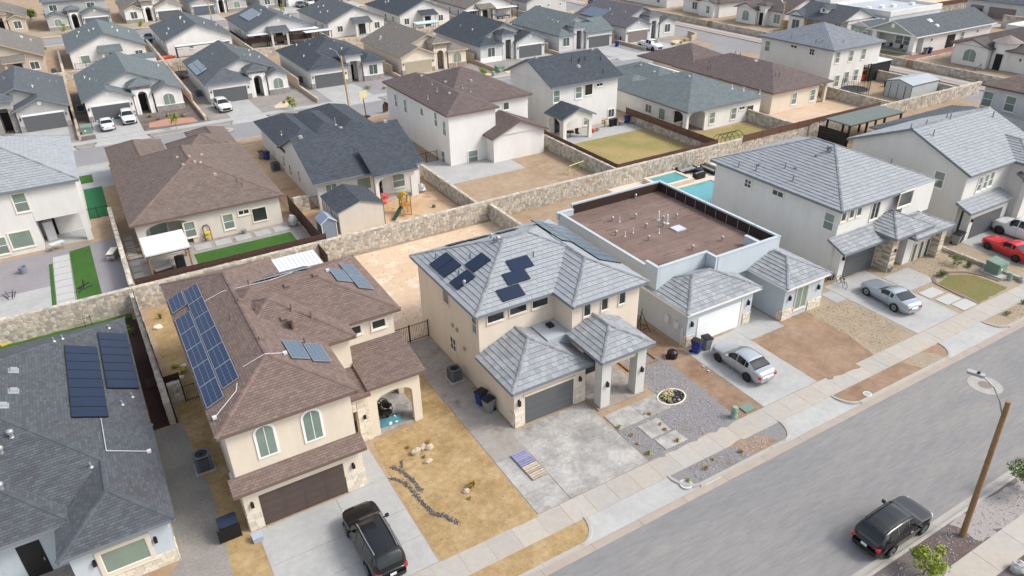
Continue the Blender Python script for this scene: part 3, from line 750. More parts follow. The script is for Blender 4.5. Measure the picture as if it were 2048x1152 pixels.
def car(kind, label, cat, loc, rz, pm, group=None, rails=False, rim=None, plate=True, name='parked_car', cells=10):
    """x forward from the tail (t=1) to the nose (t=0); rz = heading of the nose from +X"""
    q = SPECS[kind]; Lc, w = q['L'], q['w']
    root = thing(name, label, cat, (loc[0], loc[1], loc[2] if len(loc) > 2 else 0), rz, group)
    def tx(t): return Lc/2-t*Lc
    ts = sorted(set([i/46 for i in range(47)]+[a for a in q['ws']]+[a for a in q['rear']]+[a for sd_ in q['side'] for a in sd_]+[.008, .992]))
    def plan(t):        # half width along the length
        return w*min(1.0, .70+.30*math.sin(min(1, t/.15)*math.pi/2)**.8)*min(1.0, .78+.22*math.sin(min(1, (1-t)/.11)*math.pi/2)**.8)*(1-.10*max(0, t-.72)/.28)
    def sect(t):
        zt, zb, pw = lerp(q['top'], t), lerp(q['belt'], t), plan(t); zb = min(zb, zt-.0)
        z0 = .24 if .05 < t < .95 else .32
        g = zt-zb
        tw = pw*(1-.30*min(1, g/.55)) if g > .03 else pw*.97
        P = [(pw*.86, z0), (pw*.97, z0+.10), (pw*1.0, z0+(zb-z0)*.45), (pw*1.0, z0+(zb-z0)*.72), (pw*.965, zb)]
        if g > .10: P += [(pw*.955-(pw*.955-tw)*.12, zb+g*.06), (tw+(pw*.95-tw)*.14, zt-max(.07, g*.12)), (tw*.93, zt-.03), (tw*.6, zt), (0, zt+.012)]
        else: P += [(pw*.95, zb+g*.3), (pw*.90, zb+g*.7), (pw*.80, zt-.008), (pw*.5, zt+.012), (0, zt+.02)]
        return P
    SC = [sect(t) for t in ts]; n = len(SC[0]); m = MB(); idx = {}
    vs = []; 
    for i, P in enumerate(SC):
        x = tx(ts[i])
        for j, (y, z) in enumerate(P): vs.append((x, y, z))
        for j, (y, z) in enumerate(P[:-1]): vs.append((x, -y, z))
    st = 2*n-1
    def vi(i, j, s): return i*st+(j if s > 0 or j == n-1 else n+j)
    f = []
    for i in range(len(ts)-1):
        for j in range(n-1):
            f.append((vi(i+1, j, 1), vi(i+1, j+1, 1), vi(i, j+1, 1), vi(i, j, 1)))
            f.append((vi(i, j+1, -1), vi(i+1, j+1, -1), vi(i+1, j, -1), vi(i, j, -1)))
        f.append((vi(i, 0, -1), vi(i, 0, 1), vi(i+1, 0, 1), vi(i+1, 0, -1)))
    for i in (0, len(ts)-1):
        ring = [vi(i, j, 1) for j in range(n)]+[vi(i, j, -1) for j in range(n-2, -1, -1)]
        f.append(tuple(ring[::-1] if i == 0 else ring))
    m.add(vs, f); m.build('body', pm, root, smooth=True)
    def patch(i0, i1, j0, j1, s, off=.008, shrink=(0, 0)):
        mm = MB(); V = []; k = j1-j0+1
        for i in range(i0, i1+1):
            for j in range(j0, j1+1): V.append(Vector(vs[vi(i, j, s)]))
        F = []
        for a in range(i1-i0):
            for b in range(k-1):
                quad = (a*k+b, a*k+b+1, (a+1)*k+b+1, (a+1)*k+b); F.append(quad[::-1] if s > 0 else quad)
        N = [Vector((0, 0, 0)) for _ in V]
        for qd in F:
            nn = (V[qd[1]]-V[qd[0]]).cross(V[qd[2]]-V[qd[0]])
            for c in qd: N[c] += nn
        V = [tuple(v_+nn.normalized()*off if nn.length > 0 else v_) for v_, nn in zip(V, N)]
        mm.add(V, F); return mm
    ix = lambda t: min(range(len(ts)), key=lambda i: abs(ts[i]-t))
    for nm, (a, b) in (('windscreen', q['ws']), ('rear_window', q['rear'])):
        mm = patch(ix(a), ix(b), 7, n-1, 1); m2 = patch(ix(a), ix(b), 7, n-1, -1); mm.add(m2.v, m2.f); mm.build(nm, CARGLASS, root, smooth=True)
    for a, b in q['side']:
        for s in (1, -1): patch(ix(a), ix(b), 5, 6, s, .01).build('side_window', CARGLASS, root, smooth=False)
    wr, fx = q['wr'], Lc/2-q['fx']
    for x in (fx, fx-q['wb']):
        for s in (1, -1):
            y = w-.13
            a = MB(); a.lathe([(wr*.62, -.115), (wr*.93, -.12), (wr, -.07), (wr, .07), (wr*.93, .12), (wr*.62, .115)], 20)
            a.v = [(x+p[0], s*(y+.02)+p[2]*s, wr+p[1]) for p in a.v]
            ty = a.build('wheel', TYRE, root, smooth=False)
            a = MB(); k = 5 if kind != 'pickup' else 6
            a.lathe([(wr*.66, .04), (wr*.66, .118), (wr*.60, .118), (wr*.58, .06)], 20)
            for i in range(k):
                an = 2*math.pi*i/k; c, si = math.cos(an), math.sin(an)
                for e in (-.10, .10):
                    a.add([(c*r_*wr-si*(e-.07)*wr*1.2, si*r_*wr+c*(e-.07)*wr*1.2, .112) for r_ in (.12, .62)]+[(c*r_*wr-si*(e+.07)*wr*1.2, si*r_*wr+c*(e+.07)*wr*1.2, .112) for r_ in (.62, .12)], [(0, 1, 2, 3)])
            a.v = [(x+p[0], s*(y+.025)+p[2]*s, wr+p[1]) for p in a.v]; a.build('rim', rim or RIM, ty)
            a = MB(); a.lathe([(wr*1.13, 0), (wr*1.16, .02), (wr*1.02, .022), (wr*1.02, 0)], 20)     # dark arch lip
            a.v = [(x+p[0], s*(w-.012)+p[2]*s, wr+p[1]) for p in a.v if True]; a.build('wheel_arch', TRIMB, root)
    # lamps, bumpers, mirrors, plates
    zh, zr_ = lerp(q['top'], .03)-.16, lerp(q['belt'], .97)-.12
    for s in (1, -1):
        a = MB(); a.cbox((tx(.035), s*plan(.03)*.84, zh), (.26, .30, .11), s*-.55, .04); a.build('headlight', LCLR, root)
        a = MB()
        if kind == 'coupe':
            for k in range(3): a.cbox((tx(.992), s*(plan(.99)*.88-.12*k), zr_), (.08, .085, .17), 0, .01)
        else: a.cbox((tx(.978), s*plan(.98)*.90, zr_+.02), (.22, .30 if kind != 'pickup' else .14, .16 if kind != 'pickup' else .34), s*.25, .04)
        a.build('tail_lamp', LRED, root)
        a = MB(); t = q['ws'][0]+.085; zb = lerp(q['belt'], t); a.cbox((tx(t), s*(w+.10), zb+.10), (.13, .20, .15), 0, .03); a.box(tx(t)-.03, s*(w-.05), zb+.04, tx(t)+.03, s*(w+.05), zb+.09); a.build('wing_mirror', pm if kind != 'pickup' else TRIMB, root)
    a = MB(); a.cbox((tx(.99), 0, .50), (.12, w*1.45, .22), 0, .04); a.build('rear_bumper', TRIMB if kind in ('suv', 'crossover') else pm, root)
    a = MB(); a.cbox((tx(.008), 0, .52), (.1, w*1.2, .24), 0, .03); a.build('grille', TRIMB, root)
    if plate:
        a = MB(); a.box(tx(1)-.055, -.16, .66 if kind in ('suv','crossover') else .60, tx(1)-.03, .16, .81 if kind in ('suv','crossover') else .75); pl = a.build('number_plate', PLATE, root)
    for t in (q['side'][0][1]+.008,):                       # door seams and handles
        for s in (1, -1):
            a = MB(); zb = lerp(q['belt'], t); a.box(tx(t)-.006, s*(w-.012), .42, tx(t)+.006, s*(w+.002), zb-.03); a.build('door_seam', TRIMB, root)
            a = MB(); a.cbox((tx(t-.03), s*(w+.008), zb-.12), (.2, .03, .035)); a.build('door_handle', CHROME if rails else pm, root)
    if rails:
        for s in (1, -1):
            a = MB(); pts = [(tx(t), s*plan(t)*.655, lerp(q['top'], t)+(.055 if .41 < t < .86 else .0)) for t in (.40, .43, .55, .70, .84, .87)]
            a.path(pts, .028, 6); a.build('roof_rail', CHROME if rails == 'chrome' else TRIMB, root)
        a = MB()
        for k in range(-3, 4):
            y = k*.15
            for t0, t1 in ((.47, .60), (.60, .73), (.73, .84)): a.tube((tx(t0), y, lerp(q['top'], t0)+.012-.03*abs(y)), (tx(t1), y, lerp(q['top'], t1)+.012-.03*abs(y)), .007, n=5)
        rails == 'chrome' and a.build('roof_rib', pm, root)
        a = MB(); a.cbox((tx(.885), 0, lerp(q['top'], .885)+.04), (.14, .035, .07), 0, .01); a.build('antenna_fin', pm, root)
    if kind == 'pickup':
        a = MB(); a.box(tx(.62), -w*.78, 1.262, tx(.965), w*.78, 1.272); a.build('cargo_bed', TRIMB, root)
    return root
# ------------------------------------------------------------------ small things
def bin_cart(label, loc, rz, mat, group=None, lid=BLKPLASTIC, z=0):
    r = thing('wheeled_bin', label, 'bin', (*loc, z), rz, group)
    m = MB()
    def ring(w, d, z, b=.05): return [(x, y, z) for x, y in ((-w+b,-d),(w-b,-d),(w,-d+b),(w,d-b),(w-b,d),(-w+b,d),(-w,d-b),(-w,-d+b))]
    V = ring(.235, .25, .06)+ring(.30, .35, .92)+ring(.33, .38, .93)+ring(.33, .38, .99)
    F = [(8*j+i, 8*j+(i+1) % 8, 8*j+8+(i+1) % 8, 8*j+8+i) for j in range(3) for i in range(8)]+[tuple(range(7, -1, -1)), tuple(range(24, 32))]
    m.add(V, F); m.build('bin_body', mat, r)
    m = MB(); V = ring(.335, .39, .995)+ring(.33, .37, 1.04)+ring(.2, .22, 1.07); m.add(V, F[:16]+[tuple(range(7, -1, -1)), tuple(range(16, 24))]); m.tube((-.25, .40, 1.0), (.25, .40, 1.0), .025, n=6); m.build('lid', lid, r)
    for s in (-1, 1):
        m = MB(); m.tube((s*.22, .30, .12), (s*.29, .30, .12), .12, n=12); m.build('wheel', TYRE, r)
    return r
def ac_unit(label, loc, rz=0, sz=(.82, .82, .95), z=0, group=None):
    r = thing('ac_condenser', label, 'ac unit', (*loc, z), rz, group); x, y, h = sz[0]/2, sz[1]/2, sz[2]
    m = MB(); m.box(-x-.12, -y-.12, 0, x+.12, y+.12, .08); m.build('pad', CONC, r)
    m = MB(); m.cbox((0, 0, .08+(h-.14)/2), (2*x-.05, 2*y-.05, h-.14), 0, .1); m.build('coil_core', ACDARK, r)
    m = MB()
    for k in range(9):
        zz = .14+k*(h-.26)/9; m.cbox((0, 0, zz+.03), (2*x, 2*y, .045), 0, .1)
    for a, b in ((-1,-1),(1,-1),(1,1),(-1,1)): m.cbox((a*(x-.09), b*(y-.09), .08+(h-.14)/2), (.2, .2, h-.14), 0, .06)
    m.build('louvre', ACGREY, r)
    m = MB(); pts_o = []; n = 20
    for i in range(n):
        an = 2*math.pi*i/n; c, s = math.cos(an), math.sin(an); k = 1/max(abs(c), abs(s)); k = min(k, 1.22); pts_o.append((x*c*k, y*s*k))
    V = [(a, b, h-.06) for a, b in pts_o]+[(a, b, h) for a, b in pts_o]+[(math.cos(2*math.pi*i/n)*x*.78, math.sin(2*math.pi*i/n)*y*.78, h) for i in range(n)]+[(math.cos(2*math.pi*i/n)*x*.78, math.sin(2*math.pi*i/n)*y*.78, h-.2) for i in range(n)]
    m.add(V, [(j*n+i, j*n+(i+1) % n, (j+1)*n+(i+1) % n, (j+1)*n+i) for j in range(3) for i in range(n)]); m.build('top_ring', ACGREY, r)
    m = MB()
    for k in range(4):
        an = k*math.pi/2; c, s = math.cos(an), math.sin(an)
        m.add([(c*.05-s*.05, s*.05+c*.05, h-.12), (c*x*.7-s*.14, s*x*.7+c*.14, h-.15), (c*x*.7+s*.1, s*x*.7-c*.1, h-.1), (c*.05+s*.05, s*.05-c*.05, h-.1)], [(0, 1, 2, 3)])
    m.lathe([(.1, h-.18), (.1, h-.06)], 10); m.build('fan', ACGREY if False else ACDARK, r)
    m = MB()
    for q in (.25, .45, .65): m.path([(math.cos(2*math.pi*i/16)*x*q*1.15, math.sin(2*math.pi*i/16)*y*q*1.15, h-.02) for i in range(17)], .008, 4)
    m.build('guard', ACGREY, r)
    return r
def leaves(mb, c, r, n, size, rr, flat=.0, up=.3, hollow=.35):
    for _ in range(n):
        while True:
            p = Vector((rr.uniform(-1, 1), rr.uniform(-1, 1), rr.uniform(-1, 1)))
            if hollow < p.length < 1: break
        q = Vector((c[0]+p.x*r[0], c[1]+p.y*r[1], c[2]+p.z*r[2]))
        n_ = (p+Vector((rr.uniform(-.6, .6), rr.uniform(-.6, .6), rr.uniform(-.3, .9)))).normalized(); t = n_.orthogonal().normalized(); t = Matrix.Rotation(rr.uniform(0, 6.28), 3, n_) @ t; b = n_.cross(t); s = size*rr.uniform(.6, 1.3)
        mb.add([tuple(q-t*s), tuple(q+b*s*.45), tuple(q+t*s), tuple(q-b*s*.45)], [(0, 1, 2, 3)], rn=rr.random())
def shrub(label, loc, r, h, mat=None, n=90, size=.06, seed=0, cat='shrub', name='shrub', z=0, group=None):
    rr = random.Random(seed+int(loc[0]*77)+int(loc[1]*31)); o = thing(name, label, cat, (*loc, z), 0, group)
    m = MB()
    for k in range(5):
        a = rr.uniform(0, 6.28); m.tube((0, 0, 0), (math.cos(a)*r*.5, math.sin(a)*r*.5, h*.6), .012, .006, 4)
    m.build('stem', BARK, o)
    m = MB()
    for k in range(6):
        a = rr.uniform(0, 6.28); d = rr.uniform(0, .55)*r
        leaves(m, (math.cos(a)*d, math.sin(a)*d, h*rr.uniform(.4, .72)), (r*.55, r*.55, h*.36), n//6, size, rr)
    m.build('foliage', mat or LEAF, o, rnd=True); return o
def tuft(label, loc, r, h, mat=None, n=40, seed=0, cat='plant', name='grass_tuft', z=0, group=None, wid=.02):
    rr = random.Random(seed+int(loc[0]*77)+int(loc[1]*31)); m = MB()
    for _ in range(n):
        a = rr.uniform(0, 6.28); d = rr.uniform(.15, 1); e = rr.uniform(.5, 1)*h; c, s = math.cos(a), math.sin(a); k = wid*rr.uniform(.6, 1.4)
        b = Vector((c*r*.12, s*r*.12, 0)); mid = Vector((c*r*d*.5, s*r*d*.5, e*.8)); tip = Vector((c*r*d, s*r*d, e*(1-.4*d))); sd_ = Vector((-s, c, 0))*k
        m.add([tuple(b-sd_), tuple(b+sd_), tuple(mid+sd_*1.2), tuple(mid-sd_*1.2), tuple(tip)], [(0, 1, 2, 3), (3, 2, 4)], rn=rr.random())
    o = m.build(name, mat or DRYLEAF, None, rnd=True); o.location = (*loc, z); return lab(o, label, cat, group)
def rock(label, loc, r, mat=None, seed=0, z=0, group=None, rz=0):
    m = MB(); m.blob((0, 0, r[2]*.55), r, .22, 9, 6, seed=seed+int(loc[0]*100)); o = m.build('rock', mat or ROCKW, None); o.location = (*loc, z); o.rotation_euler[2] = rz; return lab(o, label, 'rock', group)
def tree(label, loc, h, r, mat, seed, trunk=.05, base_z=0, n=900, size=.09, crown_lo=.35, name='young_tree'):
    rr = random.Random(seed); o = thing(name, label, 'tree', (*loc, base_z), 0); m = MB(); p = Vector((0, 0, 0)); k = 5
    pts = [Vector((rr.uniform(-.05, .05)*i, rr.uniform(-.05, .05)*i, h*.75*i/k)) for i in range(k+1)]
    for i in range(k): m.tube(pts[i], pts[i+1], trunk*(1-.15*i), trunk*(1-.15*(i+1)), 7, caps=False)
    tips = []
    for i in range(11):
        b = pts[rr.randint(2, k)]; a = rr.uniform(0, 6.28); e = b+Vector((math.cos(a)*r*rr.uniform(.4, .9), math.sin(a)*r*rr.uniform(.4, .9), h*rr.uniform(.05, .25))); m.tube(b, e, trunk*.45, trunk*.15, 5, caps=False); tips.append(e)
    m.build('trunk', BARK, o); m = MB()
    for e in tips+[pts[-1]+Vector((0, 0, h*.15))]: leaves(m, tuple(e), (r*.42, r*.42, h*.16), n//12, size, rr, hollow=.1)
    m.build('crown', mat, o, rnd=True); return o
def posts_roof(name, label, cat, rect, z, mat_roof, mat_post, p=.0, th=.12, low='S', posts=None, z0=0, ribs=False, post_r=.07):
    x0, y0, x1, y1 = rect; o = thing(name, label, cat, ((x0+x1)/2, (y0+y1)/2, z0)); T = Matrix.Translation((-(x0+x1)/2, -(y0+y1)/2, -z0))
    q = shed_plane(x0, y0, x1, y1, z, p, low); m = MB(); m.T = T
    m.add(list(q)+[(a, b, c-th) for a, b, c in q], [(0,1,2,3),(7,6,5,4)]+[(4+i, 4+(i+1) % 4, (i+1) % 4, i) for i in range(4)]); m.build('roof_sheet', mat_roof, o)
    if ribs:
        fr = frame_of(q); m = MB(); m.T = T; k = int((x1-x0)/.3)
        for i in range(k+1):
            x = x0+(x1-x0)*i/k; a = Vector((x, y0, q[0][2])); b = Vector((x, y1, q[2][2])); m.tube(a+Vector((0, 0, .01)), b+Vector((0, 0, .01)), .02, n=4)
        m.build('roof_ribs', mat_roof, o)
    for x, y in posts or [(x0+.2, y0+.2), (x1-.2, y0+.2), (x0+.2, y1-.2), (x1-.2, y1-.2)]:
        zt = q[0][2]+(p*(y-y0) if low == 'S' else p*(y1-y) if low == 'N' else 0)-th
        m = MB(); m.T = T; m.box(x-post_r, y-post_r, z0, x+post_r, y+post_r, zt); m.build('post', mat_post, o)
    m = MB(); m.T = T
    for y in (y0+.2, y1-.2):
        zt = q[0][2]+(p*(y-y0) if low == 'S' else p*(y1-y) if low == 'N' else 0)-th; m.box(x0, y-.05, zt-.16, x1, y+.05, zt-.002)
    m.build('beam', mat_post, o); return o
# ================================================================== THE SETTING
def sheet(name, pts, z, mat, kind='structure', label=None):
    m = MB(); m.poly([(p[0], p[1], z) for p in pts]); n = m.f[0]
    a = sum(pts[i][0]*pts[(i+1) % len(pts)][1]-pts[(i+1) % len(pts)][0]*pts[i][1] for i in range(len(pts)))
    if a < 0: m.f[0] = tuple(reversed(n))
    o = m.build(name, mat, None); o['kind'] = kind
    if label: o['label'] = label
    return o
def rect(x0, y0, x1, y1): return [(x0, y0), (x1, y0), (x1, y1), (x0, y1)]
def wob(pts, amp=.12, step=.5, seed=3):          # natural uneven outline
    rr = random.Random(seed); out = []
    for i in range(len(pts)):
        a, b = pts[i], pts[(i+1) % len(pts)]; l = math.hypot(b[0]-a[0], b[1]-a[1]); k = max(1, int(l/step))
        for j in range(k):
            t = j/k; w_ = 0 if j == 0 else amp
            out.append((a[0]+(b[0]-a[0])*t+rr.uniform(-w_, w_), a[1]+(b[1]-a[1])*t+rr.uniform(-w_, w_)))
    return out
ZR = -.13
sheet('ground', rect(-900, -600, 1400, 1500), -.145, SAND)
sheet('road', rect(-80, 12.35, 260, 20.2), ZR, ASPH, label='wide grey asphalt street in the foreground')
sheet('road', rect(-80, 99.9, 111, 107.5), ZR, ASPH2, label='pale street between the two middle rows of houses')
sheet('road', rect(111, 30, 118.6, 260), ZR+.001, ASPH2, label='pale street curving past the corner at the right')
sheet('road', rect(-80, 190.5, 111, 198), ZR, ASPH2, label='far street at the top of the view')
def pad(name, pts, z, mat, z0=-.2, label=None):
    m = MB(); m.prism(pts, z0, z); o = m.build(name, mat, None); o['kind'] = 'structure'
    if label: o['label'] = label
    return o
def rnd_corner(x0, y0, x1, y1, r, which):
    pts = []
    for nm, cx, cy, a0 in (('sw', x0+r, y0+r, 180), ('se', x1-r, y0+r, 270), ('ne', x1-r, y1-r, 0), ('nw', x0+r, y1-r, 90)):
        if nm in which: pts += [(cx+r*math.cos(rad(a0+15*i)), cy+r*math.sin(rad(a0+15*i))) for i in range(7)]
        else: pts.append({'sw': (x0, y0), 'se': (x1, y0), 'ne': (x1, y1), 'nw': (x0, y1)}[nm])
    return pts
pad('terrain', rnd_corner(-80, 22.15, 110.9, 99.7, 5, ('ne',)), 0, SAND, label='sandy lots of the two nearer rows of houses')
pad('terrain', rnd_corner(-80, 109.2, 110.9, 189, 7, ('se', 'ne')), 0, SAND, label='lots of the rows beyond the middle street')
pad('terrain', rect(-80, 199.5, 110.9, 330), 0, SAND, label='lots along the far street')
pad('terrain', rect(120.2, 30, 420, 420), 0, SAND, label='sandy rising ground on the far right')
# ---- near street: sidewalk, verge, kerb, gutter
sw = MB(); sw.box(-40, 22.14, -.1, 120, 23.66, -.003); walk = struct('sidewalk', sw, CONC_D, label='pale concrete sidewalk along the near street')
x = 4.0
while x < 66:
    m = MB(); m.box(x+.008, 22.15, -.02, x+1.542, 23.65, .004+R.uniform(0, .006), rn=R.random()); m.build('panel', WALK, walk, rnd=True); x += 1.55
kerb = MB(); kerb.box(-40, 20.66, -.2, -39, 20.84, .0); kerb = struct('kerb', kerb, KERB, label='concrete kerb and gutter of the near street')
x = 4.0
while x < 70:
    m = MB(); m.box(x+.006, 20.2, -.2, x+3.09, 20.66, -.118, rn=R.random()); m.build('gutter_panel', GUTTER, kerb); x += 3.1
def kerb_run(x0, x1):
    x = x0
    while x < x1-.05:
        e = min(x+3.1, x1); m = MB(); m.add([(x+.005, 20.66, -.12), (e-.005, 20.66, -.12), (e-.005, 20.70, .015), (x+.005, 20.70, .015), (x+.005, 20.86, .02), (e-.005, 20.86, .02), (x+.005, 20.86, -.15), (e-.005, 20.86, -.15)], [(0,1,2,3)[:4] if False else (0,1,2,3), (3,2,5,4), (4,5,7,6), (0,3,4,6), (1,7,5,2)]); m.build('kerb_stone', KERB, kerb); x = e
def apron(x0, x1, fl=1.2):
    m = MB(); n = 6
    m.add([(x0, 22.14, .0), (x1, 22.14, .0), (x1+fl, 20.67, -.117), (x0-fl, 20.67, -.117)], [(3, 2, 1, 0)]); o = m.build('driveway_apron', CONC, kerb)
    for s, xx in ((-1, x0), (1, x1)):                     # curved kerb returns either side
        m = MB(); P = []
        for i in range(13):
            a = rad(90*i/12); P.append((xx+s*fl*(1-math.cos(a)), 22.14-1.42*math.sin(a)))
        for i in range(12):
            (ax, ay), (bx, by) = P[i], P[i+1]; m.add([(ax, ay, -.02-.1*i/12), (bx, by, -.02-.1*(i+1)/12), (bx+s*.05, by+.03, .05), (ax+s*.05, ay+.03, .05), (bx+s*.20, by+.09, .05), (ax+s*.20, ay+.09, .05)], [(0,1,2,3), (3,2,4,5)] if s < 0 else [(3,2,1,0), (5,4,2,3)])
        m.build('kerb_return', KERB, kerb)
VER = [(-20, 0.3, STRAW), (10.4, 16.0, STRAW), (24.0, 30.9, GRAV_G), (37.9, 47.3, RED), (54.9, 64, GRAV_T), (70, 90, GRAV_T)]
APR = {16.0: 17.2, 30.9: 32.1, 47.3: 48.5, 64: 65.2, 10.4: 9.2, 24.0: 22.8, 37.9: 36.7, 54.9: 53.7, .3: 1.6, 70: 69, -20: -20, 90: 90}
for a, b, mt in VER:
    P = []
    for k in range(7): t = rad(15*k); P.append((APR[a]+(a-APR[a])*(1-math.cos(t)), 22.14-1.29*math.sin(t)))
    for k in range(6, -1, -1): t = rad(15*k); P.append((APR[b]+(b-APR[b])*(1-math.cos(t)), 22.14-1.29*math.sin(t)))
    pad('verge', P, .012, mt, label='planting strip between sidewalk and kerb'); kerb_run(a, b)
sheet('verge_gravel', wob([(44.6, 20.9), (47.1, 20.9), (46.9, 21.5), (46.3, 22.1), (44.1, 22.1)], .1), .017, GRAV_T); sheet('verge_soil', wob([(28.6, 20.9), (30.7, 20.9), (30.2, 21.6), (29.7, 22.1), (27.6, 22.1)], .25), .017, RED)
for a, b in ((1.6, 9.2), (17.2, 22.8), (32.1, 36.7), (48.5, 53.7), (65.2, 69)): apron(a, b)
# opposite side of the near street
ok = MB(); ok.box(10, 11.85, -.2, 11, 12.02, .02); ok = struct('kerb', ok, KERB, label='concrete kerb on the near side of the street, bottom right')
for i in range(9):
    x = 20+3.1*i; m = MB(); m.box(x+.006, 11.85, -.2, x+3.094, 12.02, .02); m.build('kerb_stone', KERB, ok); m = MB(); m.box(x+.006, 12.02, -.2, x+3.094, 12.42, -.117); m.build('gutter_panel', KERB, ok)
pad('terrain', rect(-80, -200, 300, 11.86), -.005, GRAV_D, label='gravel planting strip on the near side of the street')
sheet('gravel_patch', wob([(33.4, 10.25), (40, 10.25), (40, 11.8), (33.0, 11.8)], .25), .002, M('mixed_gravel', (.33, .30, .285), .95, .3, 26, 1.0, 40, detail=3))
nw_ = MB(); nw_.box(18, 8.7, -.1, 19, 10.2, .01); nw_ = struct('sidewalk', nw_, WALK, label='sidewalk on the near side of the street, bottom right')
for i in range(8):
    m = MB(); x = 19.3+2.6*i; m.box(x+.01, 8.72, -.1, x+2.59, 10.2, .02, rn=R.random()); m.build('panel', WALK, nw_, rnd=True)
# ---- surfaces of the front lots (sheets a few mm above the pad)
Z1, Z2, Z3 = .004, .008, .012
sheet('side_gravel', wob([(-6, 23.66), (-.1, 23.66), (-.2, 27), (.2, 30), (.3, 34), (.2, 38), (-.1, 42), (-1.8, 42), (-2, 31)], .12), Z1, GRAV_S)
sheet('yard_soil', wob([(-.3, 23.66), (1.75, 23.66), (1.8, 30.6), (1.5, 31), (1.5, 58), (-.2, 58), (-.1, 42), (.2, 38), (.3, 34), (.2, 30), (-.1, 27)], .08), Z2, STRAW)
sheet('yard_soil', wob([(9.3, 23.62), (12, 23.6), (15.0, 23.55), (15.02, 42.6), (13.0, 42.6), (13, 34.2), (9.6, 33.8), (9.25, 30)], .05, 1.0), Z2, STRAW)
sheet('yard_soil', rect(13, 42.6, 31.6, 58.4), Z1, M('back_yard_sand', (.585, .45, .32), .95, .15, 1.6, .4, 14, col2=(.54, .39, .265), bigs=.2, col3=(.65, .53, .41), s3=.5))
def slabs(name, xs, ys, mat, z=.02, label=None, gap=.022, parent=None):
    base = MB(); base.box(xs[0], ys[0], -.05, xs[-1], ys[-1], .009); o = struct(name, base, CONC_D, label=label)
    for i in range(len(xs)-1):
        for j in range(len(ys)-1):
            m = MB(); m.box(xs[i]+gap/2, ys[j]+gap/2, -.04, xs[i+1]-gap/2, ys[j+1]-gap/2, z+R.uniform(0, .004)); m.build('slab', mat, o)
    return o
slabs('driveway', [1.8, 6.1, 9.15], [23.68, 25.7, 27.8, 30.55], CONC, label='clean pale driveway under the black suv')
m = MB(); m.box(9.16, 30.0, -.03, 9.18, 30.05, .01); m.poly([(6.9, 30.56, .02), (9.15, 30.56, .02), (9.15, 34.2, .02), (8.0, 34.2, .02), (8.0, 31.0, .02)]); struct('path', m, CONC, label='pale path from the driveway to the brown roofed house door')
slabs('driveway', [17.22, 22.75], [23.68, 26.9, 30.2], CONC_ST, label='stained driveway before the tiled roof house')
slabs('driveway', [15.06, 17.2], [23.68, 25.2, 28.3], CONC_ST, label='stained concrete strip beside the stained driveway')
slabs('side_path', [15.06, 17.5], [28.3, 31.6, 35.2, 38.8, 42.7], CONC_D, label='dirty concrete side path with the bins')
slabs('step_pad', [22.95, 25.1, 27.2], [26.75, 28.35], CONC_ST, .05, label='stained pads below the tall porch')
slabs('step_pad', [24.15, 25.75], [25.1, 26.45], CONC_ST, .05, label='stained square stepping pad nearer the porch')
slabs('step_pad', [24.25, 25.95], [23.9, 24.95], CONC_ST, .05, label='stained square stepping pad nearer the sidewalk')
sheet('yard_gravel', wob([(22.78, 23.68), (29.9, 23.68), (30.1, 25), (30.3, 28), (30.3, 31), (29.6, 33.0), (27.6, 33.0), (27.2, 28), (22.8, 28)], .22), Z2, GRAV_G)
sheet('yard_soil', wob([(28.2, 23.68), (32.2, 23.68), (32.2, 43), (28.8, 43), (28.6, 33), (28.4, 29), (29.2, 26)], .1), Z1, RED)
slabs('driveway', [32.25, 37.3], [23.68, 27.3, 31.2], CONC, label='clean driveway under the silver sedan')
slabs('path', [37.3, 40.9], [29.6, 31.3, 34], CONC, label='path to the blue grey house entrance')
sheet('yard_soil', wob([(37.35, 23.5), (43.0, 23.1), (43.8, 26), (43.9, 30.2), (40.9, 30.2), (40.9, 29.6), (37.35, 29.6)], .14), Z2, RED)
sheet('yard_gravel', wob([(42.6, 23.68), (48.2, 23.68), (48.6, 32), (45.9, 31.8), (44.0, 30.2), (43.8, 26)], .14), Z1, GRAV_T)
slabs('driveway', [48.25, 53.5], [23.68, 27.2, 32.0], CONC, label='clean driveway under the silver coupe')
slabs('path', [47.0, 48.2], [29.7, 31.3], CONC, label='small landing beside the silver coupe driveway')
sheet('yard_gravel', wob([(53.5, 23.68), (64.4, 23.68), (64.4, 33), (53.5, 33)], .05), Z1, GRAV_T)
P4 = [(1790, 562), (1835, 577), (1870, 600), (1895, 620)]
slabs('path', [53.55, 57.0], [27.8, 30.4], CONC, .03, label='front landing of the stone pier house')
for a in ((53.7, 26.2), (53.9, 24.9), (54.2, 23.75)):
    slabs('step_pad', [a[0], a[0]+1.9], [a[1], a[1]+1.05], PAVER, .04, label='white stepping slab between brick strips on the tan gravel')
sheet('yard_gravel', rect(64.6, 23.68, 75, 31), Z1, GRAV_T); slabs('driveway', [65.4, 72.5], [23.68, 27.2, 31.0], CONC, label='driveway under the red coupe and white pickup')
sheet('lawn', wob([(56.4, 23.8), (60.6, 24.0), (60.4, 26.6), (58.6, 27.8), (56.6, 27.4)], .12), Z3, LAWN2)
m = MB(); arc = [(56.15, 23.75), (56.2, 25.5), (56.4, 27.5), (57.0, 28.1), (58.8, 28.15), (60.3, 27.3), (60.95, 26.2), (61.1, 24.9)]
